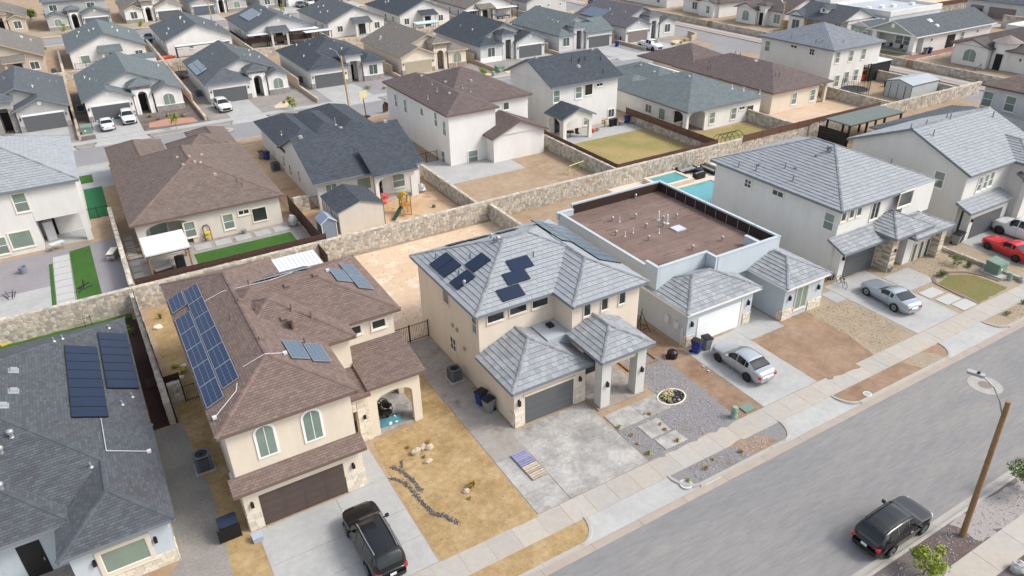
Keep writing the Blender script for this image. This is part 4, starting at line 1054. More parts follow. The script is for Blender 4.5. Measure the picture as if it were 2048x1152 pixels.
for a, b in zip(arc[:-1], arc[1:]):
    d = Vector((b[0]-a[0], b[1]-a[1], 0)).normalized(); s_ = Vector((-d.y, d.x, 0))*.14
    k = max(1, int((Vector(b)-Vector(a)).length/.22))
    for i in range(k):
        p = Vector((*a, 0)).lerp(Vector((*b, 0)), i/k); q = Vector((*a, 0)).lerp(Vector((*b, 0)), (i+.92)/k)
        m.prism([tuple((p+s_)[:2]), tuple((q+s_)[:2]), tuple((q-s_)[:2]), tuple((p-s_)[:2])], 0, .07)
struct('lawn_edging', m, M('edging_brick', (.22, .15, .13), .9, .2, 6), label='curved brick edging round the small green lawn')
# back lots
sheet('yard_gravel', rect(-12, 59.8, -.9, 75), Z1, GRAV_L); sheet('patio_slab', rect(-12, 60.4, -6.6, 67.3), Z2, CONC)
sheet('turf_lawn', [(-4.9, 59.9), (-3.0, 60.2), (-3.25, 74.4), (-5.0, 74.0)], Z3, TURF); sheet('turf_strip', [(-12, 59.6), (-2.7, 59.75), (-2.7, 60.4), (-12, 60.3)], Z3, TURF); sheet('turf_strip', rect(-6.75, 60.3, -6.45, 72), Z3+.002, TURF)
for i in range(9):
    slabs('step_pad', [-6.4, -5.05], [61.0+1.38*i, 62.3+1.38*i], PAVER, .05, label='white paver slab in the row beside the bright turf')
sheet('turf_lawn', rect(-3.4, 81.5, -.9, 91), Z2, TURF_D); sheet('turf_lawn', rect(-3.4, 93, -1.6, 96), Z2, TURF); sheet('path', rect(-3.6, 90.5, 1.5, 99.6), Z1, CONC)
sheet('turf_strip', wob([(-12, 57.2), (-2.8, 57.4), (-1.3, 57.2), (-1.3, 58.6), (-12, 58.7)], .05), Z2, TURF); sheet('side_bed', [(-1.8, 42.2), (-.3, 42.2), (-.8, 57.4), (-2.0, 57.4)], Z3, MULCH)
sheet('back_path', rect(-.5, 60.2, 15.2, 69.4), Z1, CONC_D); sheet('turf_lawn', rect(4.9, 64.6, 13.9, 66.9), Z2, TURF)
for i in range(11): slabs('step_pad', [-.35, .45], [61.0+1.25*i, 61.95+1.25*i], CONC, .035, label='small pale slab in the narrow side yard of the brown hipped house')
sheet('yard_soil', rect(15.4, 60, 30.6, 97), Z1, M('orange_soil', (.45, .30, .18), .95, .12, .9, .5, 14, col2=(.54, .40, .25), bigs=.2, col3=(.37, .24, .15), s3=.4))
for i in range(5): slabs('step_pad', [5.2+1.85*i, 6.7+1.85*i], [67.5, 68.8], CONC, .04, label='pale paver in the row behind the brown hipped house')
sheet('lawn', wob(rect(49.2, 61.0, 63.6, 75.0), .15), Z2, LAWN); sheet('lawn', wob(rect(64.4, 61, 76.5, 67.8), .2), Z2, LAWN); sheet('patio_slab', rect(51.2, 73.4, 63.6, 78), Z3, CONC); sheet('patio_slab', rect(32.0, 69.4, 42.5, 78), Z2, CONC); sheet('yard_soil', rect(31, 60, 48.4, 69.4), Z1, SAND)
sheet('yard_soil', rect(78, 59.6, 96, 69), Z1, M('brown_yard_soil', (.45, .325, .225), .95, .14, 1.5, .5, 14, col2=(.53, .41, .30), bigs=.25))
sheet('pool_deck', rect(46.4, 49.4, 64, 59.5), Z1, M('pool_deck_concrete', (.60, .52, .43), .9, .08, 1.5))
# far verge and walk of the middle street, driveways of that row
fk = MB(); fk.box(-30, 107.5, -.2, -29, 107.7, .02); fk = struct('kerb', fk, KERB, label='kerb on the far side of the middle street')
DR = [(-9.6, -3.0), (.0, 6.0), (17.6, 22.2), (32.9, 39.6), (48.4, 55.8), (71.8, 79), (87, 93), (97, 103.4)]
edges = [-24]+[v for d in DR for v in d]+[108.5]
for a, b in zip(edges[0::2], edges[1::2]):
    m = MB(); m.box(a+.7, 107.5, -.2, b-.7, 107.7, .02); m.build('kerb_stone', KERB, fk)
    pad('verge', rect(a+.4, 107.7, b-.4, 109.25), .0, GRAV_S, label='gravel verge on the far side of the middle street')
for a, b in DR:
    m = MB(); m.add([(a, 109.2, .01), (b, 109.2, .01), (b+.6, 107.5, -.12), (a-.6, 107.5, -.12)], [(3,2,1,0)]); m.build('driveway_apron', CONC, fk)
sheet('sidewalk', rect(-40, 109.25, 104, 110.8), Z1, CONC); nk = MB(); nk.box(-40, 99.68, -.2, 104, 99.9, .02); struct('kerb', nk, KERB, label='kerb on the near side of the middle street')
for (a, b), mt in zip(DR, [CONC, CONC, CONC, CONC, M('sand_driveway', (.42, .36, .30), .9, .1), CONC, CONC, CONC]): slabs('driveway', [a, (a+b)/2, b], [110.82, 115, 119.9], mt, label='pale driveway of the row beyond the middle street')
YG = [GRAV_S, GRAV_D, GRAV_S, GRAV_L, GRAV_S, GRAV_S, GRAV_L, GRAV_S]
for i, x0 in enumerate((-14.5, -1.9, 14.8, 31.2, 47.4, 63.6, 79.9, 96.2)):
    sheet('front_yard_gravel', rect(x0, 110.85, (-1.95, 14.75, 31.15, 47.35, 63.55, 79.85, 96.15, 109)[i], 140), .0025, YG[i])
sheet('front_bed', wob([(6.8, 112.2), (13.2, 111.6), (13.0, 114.2), (9.5, 115.6), (7.0, 114.8)], .1), Z2, M('red_bed', (.40, .21, .15), .95, .2, 3)); sheet('front_bed', wob([(59.5, 111.6), (65.5, 111.2), (66.5, 112.2), (60.5, 113.4), (58.8, 113)], .3), Z2, M('gold_bed', (.62, .43, .22), .95, .15, 3))
sheet('front_bed', wob([(24.5, 112.0), (26.2, 111.8), (27.2, 114.6), (26.3, 115.4), (24.6, 113.6)], .15), Z2, M('tan_bed', (.56, .44, .30), .95, .15, 3)); sheet('front_bed', wob([(105.0, 112.2), (107.5, 112.8), (107.8, 115.5), (106.2, 116), (104.6, 114)], .15), Z2, M('tan_bed', (.56, .44, .30)))
for y0 in (176, 199.5): pass
sheet('sidewalk', rect(-40, 188.0, 104, 189.2), Z1, CONC); sheet('sidewalk', rect(-40, 199.6, 104, 201.2), Z1, CONC)
for a in (4.5, 22, 29.5, 50, 66, 82): sheet('driveway', rect(a, 201.2, a+6, 210), Z2, CONC)
sheet('front_yard_gravel', rect(-14, 201.3, 104, 212), Z1, GRAV_T)
# right-hand street side
rk = MB(); rk.box(118.6, 30, -.2, 118.8, 230, .02); struct('kerb', rk, KERB, label='kerb along the right hand street'); pad('verge', rect(118.8, 30, 120.3, 230), .0, M('red_verge', (.36, .275, .235), .95, .2, 4), label='reddish verge strip of the right hand street'); sheet('sidewalk', rect(120.3, 30, 121.9, 230), Z2, CONC)
sheet('graded_soil', wob(rect(152, 96, 330, 330), 3, 8), Z2, M('raw_soil', (.50, .33, .20), .95, .16, .25, .6, 4, col2=(.62, .46, .30), bigs=.06))
# ================================================================== THE NEAR HOUSES
# ---- brown-roofed two-storey house
h = House('cream two storey house with brown shingle hips and blue solar panels', ST_CREAM, M('shingle_gap_brown', (.07, .05, .043), .95), FASC_B, TRIM_W, loc=(6, 40)); h.capm = CAPB
h.wall(1.5, 31.2, 7.97, 48.5, 6.58); h.wall(7.9, 36.3, 9.75, 45, 6.57); h.wall(7.95, 37.75, 13.15, 45.6, 6.56); h.wall(1.52, 30.7, 7.98, 31.4, 3.1)
T = []
T += h.roof(1.07, 30.8, 8.38, 48.9, 6.5, .42, 'y'); T += h.roof(1.3, 37.33, 13.57, 46.0, 6.5, .42, 'x'); T += h.roof(2.4, 35.87, 10.12, 44.1, 6.5, .42, 'x')
T.append(h.shed(1.1, 30.25, 8.2, 31.2, 3.02, .42)); T.append(h.shed(7.9, 33.75, 9.85, 36.3, 3.72, .18)); T.append(h.shed(9.7, 33.9, 13.5, 37.75, 3.93, .18))
h.tiles(T, 'shingle')
h.wall(7.98, 36.28, 9.75, 36.5, 4.2)
portal(h, 'S', 34.25, 9.75, 13.15, 3.95, 10.3, 12.6, 2.5, .5, .35); portal(h, 'E', 13.15, 34.62, 37.7, 3.95, 35.0, 37.3, 2.5, .5, .34)
h.box('porch_floor', CONC_ST, 9.76, 34.3, 0, 13.1, 37.7, .1)
h.wall(9.4, 34.2, 9.74, 36.3, 3.7); h.box('entry_wall', ST_CREAM, 8.0, 34.55, 2.5, 8.55, 34.9, 3.6)
h.veneer([('S', 34.2, 9.02, 9.74, .0, 3.75), ('S', 34.2, 8.05, 9.0, 2.45, 3.65), ('S', 30.7, 1.5, 2.28, 0, 1.05), ('S', 30.7, 6.88, 7.98, 0, 1.15), ('E', 7.98, 30.72, 31.15, 0, 1.15), ('W', 1.52, 30.72, 31.1, 0, 1.05)], nmax=110)
h.wall(9.0, 34.2, 9.4, 34.6, 3.7)
h.door('S', 36.28, 8.2, 9.15, 2.3, DOOR_B)
h.garage('S', 30.7, 2.3, 6.86, 2.15, DOOR_B, 4)
for pc in ((532, 880), (625, 849)): h.winw('S', 31.2, pc, .86, 1.85, style='arch', glass=GLASS_G, tw=.13)
for pc in ((708, 661), (757, 647)): h.winw('S', 37.75, pc, .9, .6, style='plain', glass=GLASS_D, trim=TRIM_C)
h.winw('W', 1.5, (375, 700), .9, .9)
for a, z in ((1.9, 1.75), (7.4, 1.75)): h.lamp('S', 30.7, a, z)
h.lamp('S', 34.2, 9.4, 1.9)
P_ = dict(mats=(CELLB, ALU), lines=(6, 3), line_mat=ALU)
h.solar(3.12, 45.85, 1.98, 1.0, 6, 1, **P_); h.solar(2.14, 46.1, 1.98, 1.0, 1, 1, **P_); h.solar(2.14, 43.2, 1.98, 1.0, 5, 1, **P_)
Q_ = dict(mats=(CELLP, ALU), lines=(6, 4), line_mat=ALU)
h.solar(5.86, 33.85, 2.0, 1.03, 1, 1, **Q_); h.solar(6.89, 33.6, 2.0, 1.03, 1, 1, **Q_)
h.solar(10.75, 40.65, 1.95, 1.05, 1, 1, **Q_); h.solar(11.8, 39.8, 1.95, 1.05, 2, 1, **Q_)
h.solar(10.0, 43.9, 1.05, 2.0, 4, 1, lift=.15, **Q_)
h.conduit([(487, 737), (530, 711), (571, 709)]); h.conduit([(475, 770), (473, 785), (430, 838)]); h.conduit([(410, 605), (445, 586), (540, 563), (585, 547), (655, 543)])
for p in ((498, 572), (462, 640), (512, 618), (583, 621), (623, 636), (610, 688)): h.pipe(*p, mat=FASC_B)
for p in ((480, 603), (573, 573), (522, 680), (630, 552), (567, 640)): h.turtle(*p, mat=FASC_B)
h.turbine(580, 652, FASC_B); h.pipe(587, 660, .7, .1, FASC_B); h.turbine(587, 655, FASC_B)
h.box('meter_box', WHITE, 1.36, 33.3, .9, 1.49, 33.9, 1.6); h.box('meter_box', WHITE, 1.36, 32.6, 1.0, 1.49, 33.0, 1.5)
h.done(pmat=SHB, piece='shingle', wname='stucco_wall')
# ---- subject house under the flat concrete tiles
h = House('beige two storey house with grey tile roofs, tall columned porch and dark solar panels', ST_WARM, TILE_BASE, FASC_G, ST_WARM, loc=(23, 38)); h.tw = .05; h.capm = CAPG; h.tile = True
h.wall(17.6, 34.65, 23.4, 43.9, 6.27); h.wall(23.3, 32.5, 28.8, 42.0, 6.26); h.wall(17.62, 30.4, 22.95, 34.7, 3.08)
T = []
T += h.roof(17.2, 34.25, 29.1, 44.3, 6.2, .42, 'x'); T += h.roof(23.0, 32.05, 29.22, 42.3, 6.2, .42, 'y')
h.tiles(T); T = []; T += h.roof(17.25, 30.0, 23.3, 34.64, 3.02, .42, 'y', 'h', 'g', ov=.02); T += h.roof(22.82, 28.62, 27.05, 32.49, 4.0, .42, 'y', 'h', 'g', ov=.02)
h.tiles(T, mat=TILE_LO)
h.box('flat_roof', MEMWHITE, 21.5, 32.6, 3.0, 23.28, 34.62, 3.92); h.box('roof_vent', IRON, 22.35, 33.7, 3.93, 22.75, 34.2, 4.1)
for x in (23.2, 26.0): h.box('porch_column', M('smooth_stucco', (.53, .52, .485), .9, .07, .8), x, 29.0, 0, x+.72, 29.72, 3.95)
h.box('porch_beam', ST_WARM, 23.93, 29.15, 3.1, 25.99, 29.6, 3.95); h.box('porch_beam', ST_WARM, 26.3, 29.73, 3.3, 26.6, 32.5, 3.95); h.box('porch_beam', ST_WARM, 23.35, 29.73, 3.2, 23.65, 32.5, 3.95)
h.box('porch_floor', CONC_D, 23.0, 28.9, 0, 26.85, 32.5, .1)
h.garage('S', 30.4, 18.42, 22.02, 2.12, DOOR_G)
h.box('garage_trim', ST_WARM, 18.3, 30.33, 2.13, 22.15, 30.39, 2.3)
h.veneer([('S', 30.4, 17.62, 18.28, 0, 1.1), ('W', 17.62, 30.4, 30.9, 0, 1.1), ('S', 30.4, 22.16, 22.95, 0, 1.15), ('E', 22.95, 30.4, 31.3, 0, 1.15)], nmax=80, bh=(.2, .32), bw=(.3, .7))
h.lamp('S', 30.4, 17.95, 1.85, .5); h.lamp('S', 30.4, 22.5, 1.9); h.lamp('S', 29.0, 23.62, 1.9, .4); h.lamp('S', 29.0, 26.4, 2.0, .4)
h.door('S', 32.5, 24.3, 25.4, 2.4)
for pc, w_ in (((991, 634), 1.25), ((1036, 618), 1.3), ((1080, 605), 1.25)): h.winw('S', 34.65, pc, w_, .62, style='plain', glass=GLASS_D)
for pc in ((1174, 619), (1209, 607), (1244, 595)): h.winw('S', 32.5, pc, .55, .95, style='plain', glass=GLASS_D)
h.winw('W', 17.6, (892, 591), .9, 1.25, glass=GLASS, style='plain'); h.winw('W', 17.6, (949, 648), .62, 1.45, glass=GLASS); h.winw('W', 17.6, (907, 688), .8, 1.05, style='four')
for p in ((906, 650), (915, 659), (930, 697)):
    a, z = WX(*p, 17.6); h.box('wall_vent', GALV, 17.5, a-.12, z-.12, 17.597, a+.12, z+.12)
h.solar(19.03, 41.8, 1.16, 1.46, 2, 1); h.solar(20.52, 39.3, 1.3, 1.46, 1, 1); h.solar(19.05, 38.7, 1.2, 1.48, 1, 1)
for x, y in ((21.25, 37.43), (20.43, 36.56), (19.42, 35.57)): h.solar(x, y, 1.68, 1.0, 1, 1)
E7 = M('solar_painted_sky_sheen', (.10, .14, .18), .25, .12, .4, spec=.6)  # paler cells: sky sheen on the east slope put into the colour
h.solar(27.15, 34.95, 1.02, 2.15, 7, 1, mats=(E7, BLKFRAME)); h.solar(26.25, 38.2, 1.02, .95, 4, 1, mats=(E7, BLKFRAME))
h.solar(22.9, 42.4, 1.5, 1.05, 1, 1, lift=.14, mats=(M('solar_back', (.05, .055, .065), .4, .1), BLKFRAME)); h.solar(21.3, 42.7, 1.5, 1.05, 1, 1, lift=.14, mats=(_MC['solar_back'], BLKFRAME)); h.solar(25.0, 41.9, 1.5, 1.05, 1, 1, lift=.14, mats=(_MC['solar_back'], BLKFRAME))
for p in ((872, 517), (941, 517), (1067, 514), (918, 550), (988, 487)): h.pipe(*p, h=.4, mat=FASC_G)
h.turbine(929, 573, GALV, .1); h.turbine(996, 484, GALV, .14); h.turbine(982, 478, GALV, .1)
h.box('gas_meter', GALV, 17.25, 33.2, .3, 17.58, 33.6, .8)
h.done(pmat=TILE)
# ---- blue-grey flat-roofed house
h = House('blue grey single storey house with flat brown roof behind parapets and white garage door', ST_BLUE, TILE_BASE, FASC_W, TRIM_T, loc=(39, 40)); h.capm = CAPG; h.tile = True
h.wall(32.64, 36.32, 44.3, 48.0, 4.15); h.wall(32.6, 31.45, 39.05, 36.3, 3.12); h.wall(41.15, 30.25, 45.5, 36.2, 3.12); h.wall(39.06, 34.6, 41.14, 36.2, 4.09)
PAR = M('parapet_cap', (.43, .475, .505), .8, .04)
def parapet(x0, y0, x1, y1, z, zc=4.1):
    h.box('parapet', ST_PALE, x0, y0, zc, x1, y1, z-.08); h.box('parapet_coping', PAR, x0-.03, y0-.03, z-.078, x1+.03, y1+.03, z)
parapet(32.4, 36.15, 32.6, 47.45, 4.72); parapet(33.9, 47.75, 43.7, 47.95, 5.1); parapet(43.72, 36.2, 43.92, 47.95, 5.1, .0); parapet(32.3, 47.47, 33.88, 47.77, 4.72)
parapet(32.4, 34.75, 32.6, 36.12, 5.1, 3.0); parapet(32.62, 34.75, 37.3, 34.95, 5.1, 3.0); parapet(37.1, 33.72, 37.3, 34.72, 5.1, 3.0); parapet(37.35, 33.7, 43.7, 33.9, 5.1, 3.0); parapet(43.72, 33.7, 43.92, 36.18, 5.1, 3.0)
h.wall(32.63, 35.06, 37.4, 36.15, 4.1); h.wall(37.42, 34.02, 43.9, 36.15, 4.08); parapet(41.8, 34.03, 42.05, 35.4, 5.0, 4.1)
m = h.mb(); y = 35.06
while y < 47.7:
    m.box(32.62, y, 4.1, 43.71, min(y+.97, 47.74), 4.17+.012*R.random(), rn=R.random()); y += .985
h.part(m, 'roll_roofing', ROOFMEM, rnd=True); m = h.mb()
for i in range(26):                                   # short lap blisters in the felt
    x, y = R.uniform(33, 43), R.uniform(36, 48); m.box(x, y, 4.17, x+R.uniform(.8, 1.6), y+.03, 4.20)
h.part(m, 'roofing_seam', M('roof_seam', (.13, .085, .075), .9, .1))
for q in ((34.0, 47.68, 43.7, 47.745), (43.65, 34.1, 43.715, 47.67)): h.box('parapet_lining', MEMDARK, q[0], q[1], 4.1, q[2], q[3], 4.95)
for i in range(9): h.box('lining_strip', GALV, 43.635, 36.6+1.25*i, 4.2, 43.648, 36.64+1.25*i, 4.9)
T = h.roof(32.15, 31.05, 39.45, 36.6, 3.1, .40, 'x')+h.roof(40.75, 29.8, 45.6, 35.8, 3.1, .42, 'y'); h.tiles(T, mat=TILE_LO)
h.pl.append([(32.6, 35, 4.18), (43.7, 35, 4.18), (43.7, 47.7, 4.18), (32.6, 47.7, 4.18)])
for p in ((1271, 397), (1215, 409), (1271, 437), (1353, 437), (1326, 441), (1292, 456), (1327, 454), (1232, 471), (1225, 443), (1297, 481), (1385, 500), (1444, 482)): h.turbine(*p, mat=GALV, r=.10)
for p in ((1239, 444), (1266, 466), (1250, 473), (1318, 467)): h.pipe(*p, h=.45, r=.035, mat=WHITE)
for p in ((1317, 440), (1334, 447)): h.pipe(*p, h=.8, r=.075, mat=WHITE)
q, _ = h.onroof(1356, 458); h.box('roof_hatch', ST_PALE, q[0]-.5, q[1]-.45, 4.15, q[0]+.5, q[1]+.45, 4.28)
h.garage('S', 31.45, 33.6, 37.85, 2.2, DOOR_W); h.box('door_jamb', TRIM_T, 37.88, 31.40, 0, 38.1, 31.445, 2.3)
h.veneer([('S', 31.45, 32.62, 33.3, 0, .95), ('S', 31.45, 38.25, 39.03, 0, 1.0), ('E', 39.05, 31.45, 32.2, 0, 1.0), ('W', 32.6, 31.45, 31.8, 0, .95), ('S', 30.25, 41.15, 42.3, 0, .9), ('S', 30.25, 44.0, 45.5, 0, .9), ('W', 41.15, 30.25, 30.7, 0, .9)], nmax=100, bh=(.1, .18), bw=(.15, .4))
h.winw('S', 30.25, (1602, 594), 1.25, 1.9, style='slide', glass=GLASS_G); h.lamp('S', 30.25, 41.7, 1.9, .45); h.lamp('S', 30.25, 44.9, 1.9, .45); h.lamp('S', 31.45, 33.0, 1.9, .45); h.lamp('S', 31.45, 38.6, 1.9, .45)
h.door('S', 34.6, 39.4, 40.5); h.box('meter_box', WHITE, 32.42, 33.2, 1.2, 32.59, 33.6, 1.8); h.box('meter_box', WHITE, 32.42, 32.2, 1.2, 32.59, 32.6, 1.75); h.box('downpipe', WHITE, 32.45, 31.75, 0, 32.58, 31.85, 1.5)
h.done(pmat=TILE)
# ---- stone-pier two-storey house
h = House('off white two storey house with grey tile hips and ledge stone entry piers', ST_OFF, TILE_BASE, FASC_G, TRIM_C, loc=(56, 40)); h.capm = CAPG; h.tile = True
h.wall(49.9, 33.0, 61.6, 46.9, 6.27); h.wall(50.0, 32.2, 55.4, 33.1, 3.1); h.wall(57.0, 31.0, 61.2, 33.1, 3.1)
T = h.roof(49.45, 32.6, 62.05, 47.3, 6.2, .42, 'y')
h.tiles(T); T = [h.shed(48.9, 31.2, 55.2, 33.0, 3.1, .4)]; T += h.roof(53.9, 30.2, 59.0, 34.8, 3.55, .42, 'y'); T += h.roof(56.2, 29.85, 61.6, 34.0, 3.1, .42, 'x')
h.tiles(T, mat=TILE_LO)
h.box('bay_wall', ST_OFF, 57.6, 32.55, 3.6, 61.55, 33.0, 6.2)
h.garage('S', 32.2, 50.7, 54.5, 2.15, DOOR_G)
h.box('stone_pier_core', MORTAR, 54.7, 30.9, 0, 55.5, 32.19, 3.5); h.box('stone_pier_core', MORTAR, 60.6, 30.3, 0, 61.3, 30.98, 3.1); h.box('pier_lintel', MORTAR, 55.5, 31.0, 2.9, 57.0, 31.4, 3.5)
h.veneer([('S', 30.9, 54.7, 55.5, 0, 3.5), ('W', 54.7, 30.9, 32.18, 0, 3.4), ('S', 30.3, 60.6, 61.3, 0, 3.05), ('E', 61.3, 30.3, 30.98, 0, 3.05), ('S', 31.0, 55.5, 57.0, 2.9, 3.5), ('W', 60.6, 30.3, 30.95, 0, 3.0)], LEDGE, (.1, .2), (.3, .8), .05, nmax=140)
h.winw('W', 49.9, (1658, 443), .95, 1.45); h.winw('W', 49.9, (1496, 367), .75, .75, style='four'); h.winw('W', 49.9, (1556, 387), 1.2, .5, style='slide', glass=GLASS_D)
for pc in ((1687, 434), (1703, 428), (1718, 423)): h.winw('S', 33.0, pc, .55, .72, style='plain')
h.winw('S', 33.0, (1750, 421), 1.0, 1.5, style='slide', glass=GLASS_D); h.winw('S', 32.55, (1811, 397), 1.8, 1.25, style='plain')
for pc in ((1827, 505), (1840, 500), (1853, 495)): h.winw('S', 31.0, pc, .52, 1.75, style='plain', glass=GLASS)
h.lamp('S', 32.2, 50.3, 2.0); h.lamp('S', 30.9, 55.15, 2.0); h.door('S', 33.0, 55.7, 56.7)
for p in ((1477, 334), (1512, 341), (1570, 337), (1586, 362), (1660, 306), (1782, 328)): h.pipe(*p, h=.5, mat=FASC_G)
for p in ((1592, 337), (1518, 331), (1633, 313)): h.turtle(*p, FASC_G, .2)
h.turbine(1661, 303, FASC_G, .1); h.turbine(1655, 303, FASC_G, .12)
h.done(pmat=TILE)
# ---- gabled tile house at the right edge
h = House('off white gabled two storey house at the right edge with long tile roof', ST_OFF, TILE_BASE, FASC_G, TRIM_W, loc=(72, 38)); h.capm = CAPG; h.tile = True
h.wall(65.6, 32.0, 77.4, 43.8, 6.275); h.wall(66.0, 30.9, 72.0, 32.2, 3.1); h.wall(72.6, 30.6, 77.3, 32.2, 6.2)
T = h.roof(65.2, 31.55, 77.8, 44.3, 6.2, .42, 'x', 'g', 'g', ov=.4); T += h.roof(72.2, 30.1, 78, 37.6, 6.2, .42, 'y', 'h', 'h'); T.append(h.shed(64.9, 30.45, 71.75, 32.0, 3.05, .4)); h.tiles(T)
h.shed(71.9, 29.2, 80, 31.0, 4.6, .42, 'S')
h.box('porch_front', ST_OFF, 72.5, 30.0, 0, 73.2, 30.55, 4.5)
h.winw('W', 65.6, (1878, 359), .95, 1.5)
for pc in ((1959, 368), (1971, 363), (1982, 358)): h.winw('S', 32.0, pc, .6, 1.35, style='hung')
h.garage('S', 30.9, 66.6, 71.2, 2.15, DOOR_G); h.lamp('S', 30.9, 66.25, 2.0)
for p in ((1866, 272), (1985, 235)): h.pipe(*p, h=.6, mat=FASC_G)
for p in ((1820, 262), (1852, 250), (1893, 236), (1900, 238)): h.pipe(*p, h=.5, mat=FASC_G)
h.box('downpipe', IRON, 65.45, 31.4, 0, 65.58, 31.55, 2.9)
h.done(pmat=TILE)
# ---- corner of a house past it, and the low roof between
h = House('grey white two storey house with brown shingle hip, cut by the right edge', ST_LGREY, SH_BROWN, FASC_B, TRIM_C, loc=(103, 42)); h.wall(97.2, 36, 110, 48.6, 6.25); h.roof(96.8, 35.6, 110.4, 49, 6.2); h.winw('W', 97.2, (1975, 198), 1.2, 1.8); h.winw('W', 97.2, (2020, 208), 1.2, 1.8); h.done()
h = House('low house with charcoal roof beside the dark pergola', ST_LGREY, SH_GREY, FASC_G, TRIM_W, loc=(88, 42)); h.wall(80.2, 40.4, 95.8, 51.2, 3.1); h.roof(79.8, 40, 96.2, 51.6, 3.05, .36, 'x'); h.done()
# ---- grey-shingled single-storey house at the bottom left
h = House('blue grey single storey house with charcoal shingles and long black solar arrays', ST_PALE, M('shingle_gap_grey', (.045, .05, .058), .95), FASC_G, TRIM_T, loc=(-7, 41)); h.capm = CAPD
h.wall(-12, 33.5, -2.05, 51.8, 3.2); h.wall(-6.35, 30.75, -2.05, 34, 3.15); h.wall(-13, 30.5, -9.4, 34, 3.1)
T = h.roof(-16.5, 32.9, -1.7, 52.15, 3.12, .42, 'y'); T += h.roof(-6.7, 30.3, -1.62, 38.5, 3.12, .42, 'y'); T += h.roof(-13.5, 32.5, -5.85, 42.5, 3.3, .42, 'y')
h.tiles(T, 'shingle')
h.solar(-5.25, 39.2, 1.01, 1.8, 8, 1, lines=(1, 1)); h.solar(-3.42, 42.3, 1.0, 1.72, 7, 1, lines=(1, 1))
h.conduit([(203, 840), (214, 905), (299, 905)], end=True)
for p in ((27, 742), (27, 783), (6, 812)): h.turtle(*p, GALV, .35)
for p in ((108, 683), (125, 678), (218, 657), (265, 795), (245, 810), (183, 935), (24, 875)): h.pipe(*p, h=.3, mat=GALV)
for p in ((24, 874), (4, 908), (4, 980)): h.turbine(*p, mat=GALV, r=.15)
h.winw('S', 30.75, (252, 1110), 2.0, 1.35, style='plain', glass=GLASS_G, tw=.2); h.lamp('S', 30.75, -5.45, 1.9); h.lamp('S', 30.75, -2.75, 1.9)
h.veneer([('S', 30.75, -6.35, -2.05, 0, .85), ('E', -2.05, 30.75, 31.6, 0, .85)], nmax=60, bh=(.12, .24), bw=(.2, .5))
h.box('porch_shadow_wall', ST_PALE, -9.4, 33.3, 0, -6.4, 33.49, 3.2); h.door('S', 33.3, -8.6, -7.6); h.box('porch_floor', CONC_D, -9.38, 30.6, 0, -6.4, 33.28, .1)
h.done(pmat=SHG, piece='shingle')
# ================================================================== ROWS BEHIND
# ---- white tile two-storey, left edge
h = House('off white two storey house with open patio, cut by the left edge', ST_OFF, TILE_BASE, FASC_G, TRIM_C, loc=(-10, 82)); h.capm = CAPG; h.tile = True
h.wall(-17, 75.8, -6.9, 90.5, 6.27); h.wall(-6.9, 78.8, -2.8, 90.5, 6.26); h.wall(-6.88, 75.8, -2.8, 78.8, 6.25, 2.9); h.wall(-3.3, 75.8, -2.8, 76.3, 2.9)
h.tiles(h.roof(-17.4, 75.4, -2.4, 91, 6.2, .42, 'x')); h.pieces = h.pieces
h.winw('S', 75.8, (41, 405), 1.05, 1.75); h.winw('S', 75.8, (43, 479), 1.75, 1.55, style='plain', glass=GLASS_G); h.winw('S', 75.8, (2, 492), 1.0, 1.6, glass=GLASS_G)
h.box('patio_slab', CONC, -6.88, 75.85, 0, -2.85, 78.78, .06); h.box('patio_door', DARK, -6.7, 78.7, .1, -5.6, 78.78, 2.3)
h.done(pmat=TILE)
# ---- brown hipped single storey
h = House('cream single storey house with broad brown hip roof and arched patio', ST_BEIGE, SH_BROWN, FASC_B, TRIM_C, loc=(7, 78)); h.capm = CAPB
h.wall(.85, 72.2, 13.9, 87.5, 3.2); h.wall(.95, 87, 6.1, 94.5, 3.19); h.wall(7.2, 87, 13.5, 92, 3.18); h.wall(6.2, 69.5, 13.9, 72.3, 3.19)
portal(h, 'S', 69.5, .85, 6.2, 3.18, 1.6, 5.4, 2.0, .65, .3); portal(h, 'W', .85, 69.82, 72.2, 3.17, 70.2, 71.8, 2.1, .5, .3)
h.roof(.4, 69.05, 14.35, 88.0, 3.12, .42, 'y', 'h', 'h'); h.roof(.5, 84.0, 6.6, 95.0, 3.12, .42, 'y', 'g', 'h'); h.roof(6.8, 84.2, 13.9, 92.5, 3.12, .42, 'x'); h.roof(9.5, 86, 14.2, 96, 3.12, .42, 'y', 'h', 'h')
for pc in ((380, 459), (457, 443)): h.winw('S', 69.5, pc, .95, 1.5)
h.winw('S', 69.5, (487, 424), 1.0, .45, style='slide', glass=GLASS_D); h.winw('S', 69.5, (519, 428), 1.3, 1.3, style='dark', glass=GLASS_D); h.winw('S', 72.2, (318, 462), 1.6, 1.7, style='plain', glass=GLASS_G, name='window')
h.box('patio_slab', CONC, .9, 69.6, 0, 6.1, 72.2, .05)
for p in ((355, 315), (378, 313), (390, 325), (401, 326), (367, 330), (403, 310), (430, 350)): h.turtle(*p, FASC_T, .2)
for p in ((475, 365), (485, 372), (363, 297)): h.pipe(*p, mat=FASC_B)
h.done()
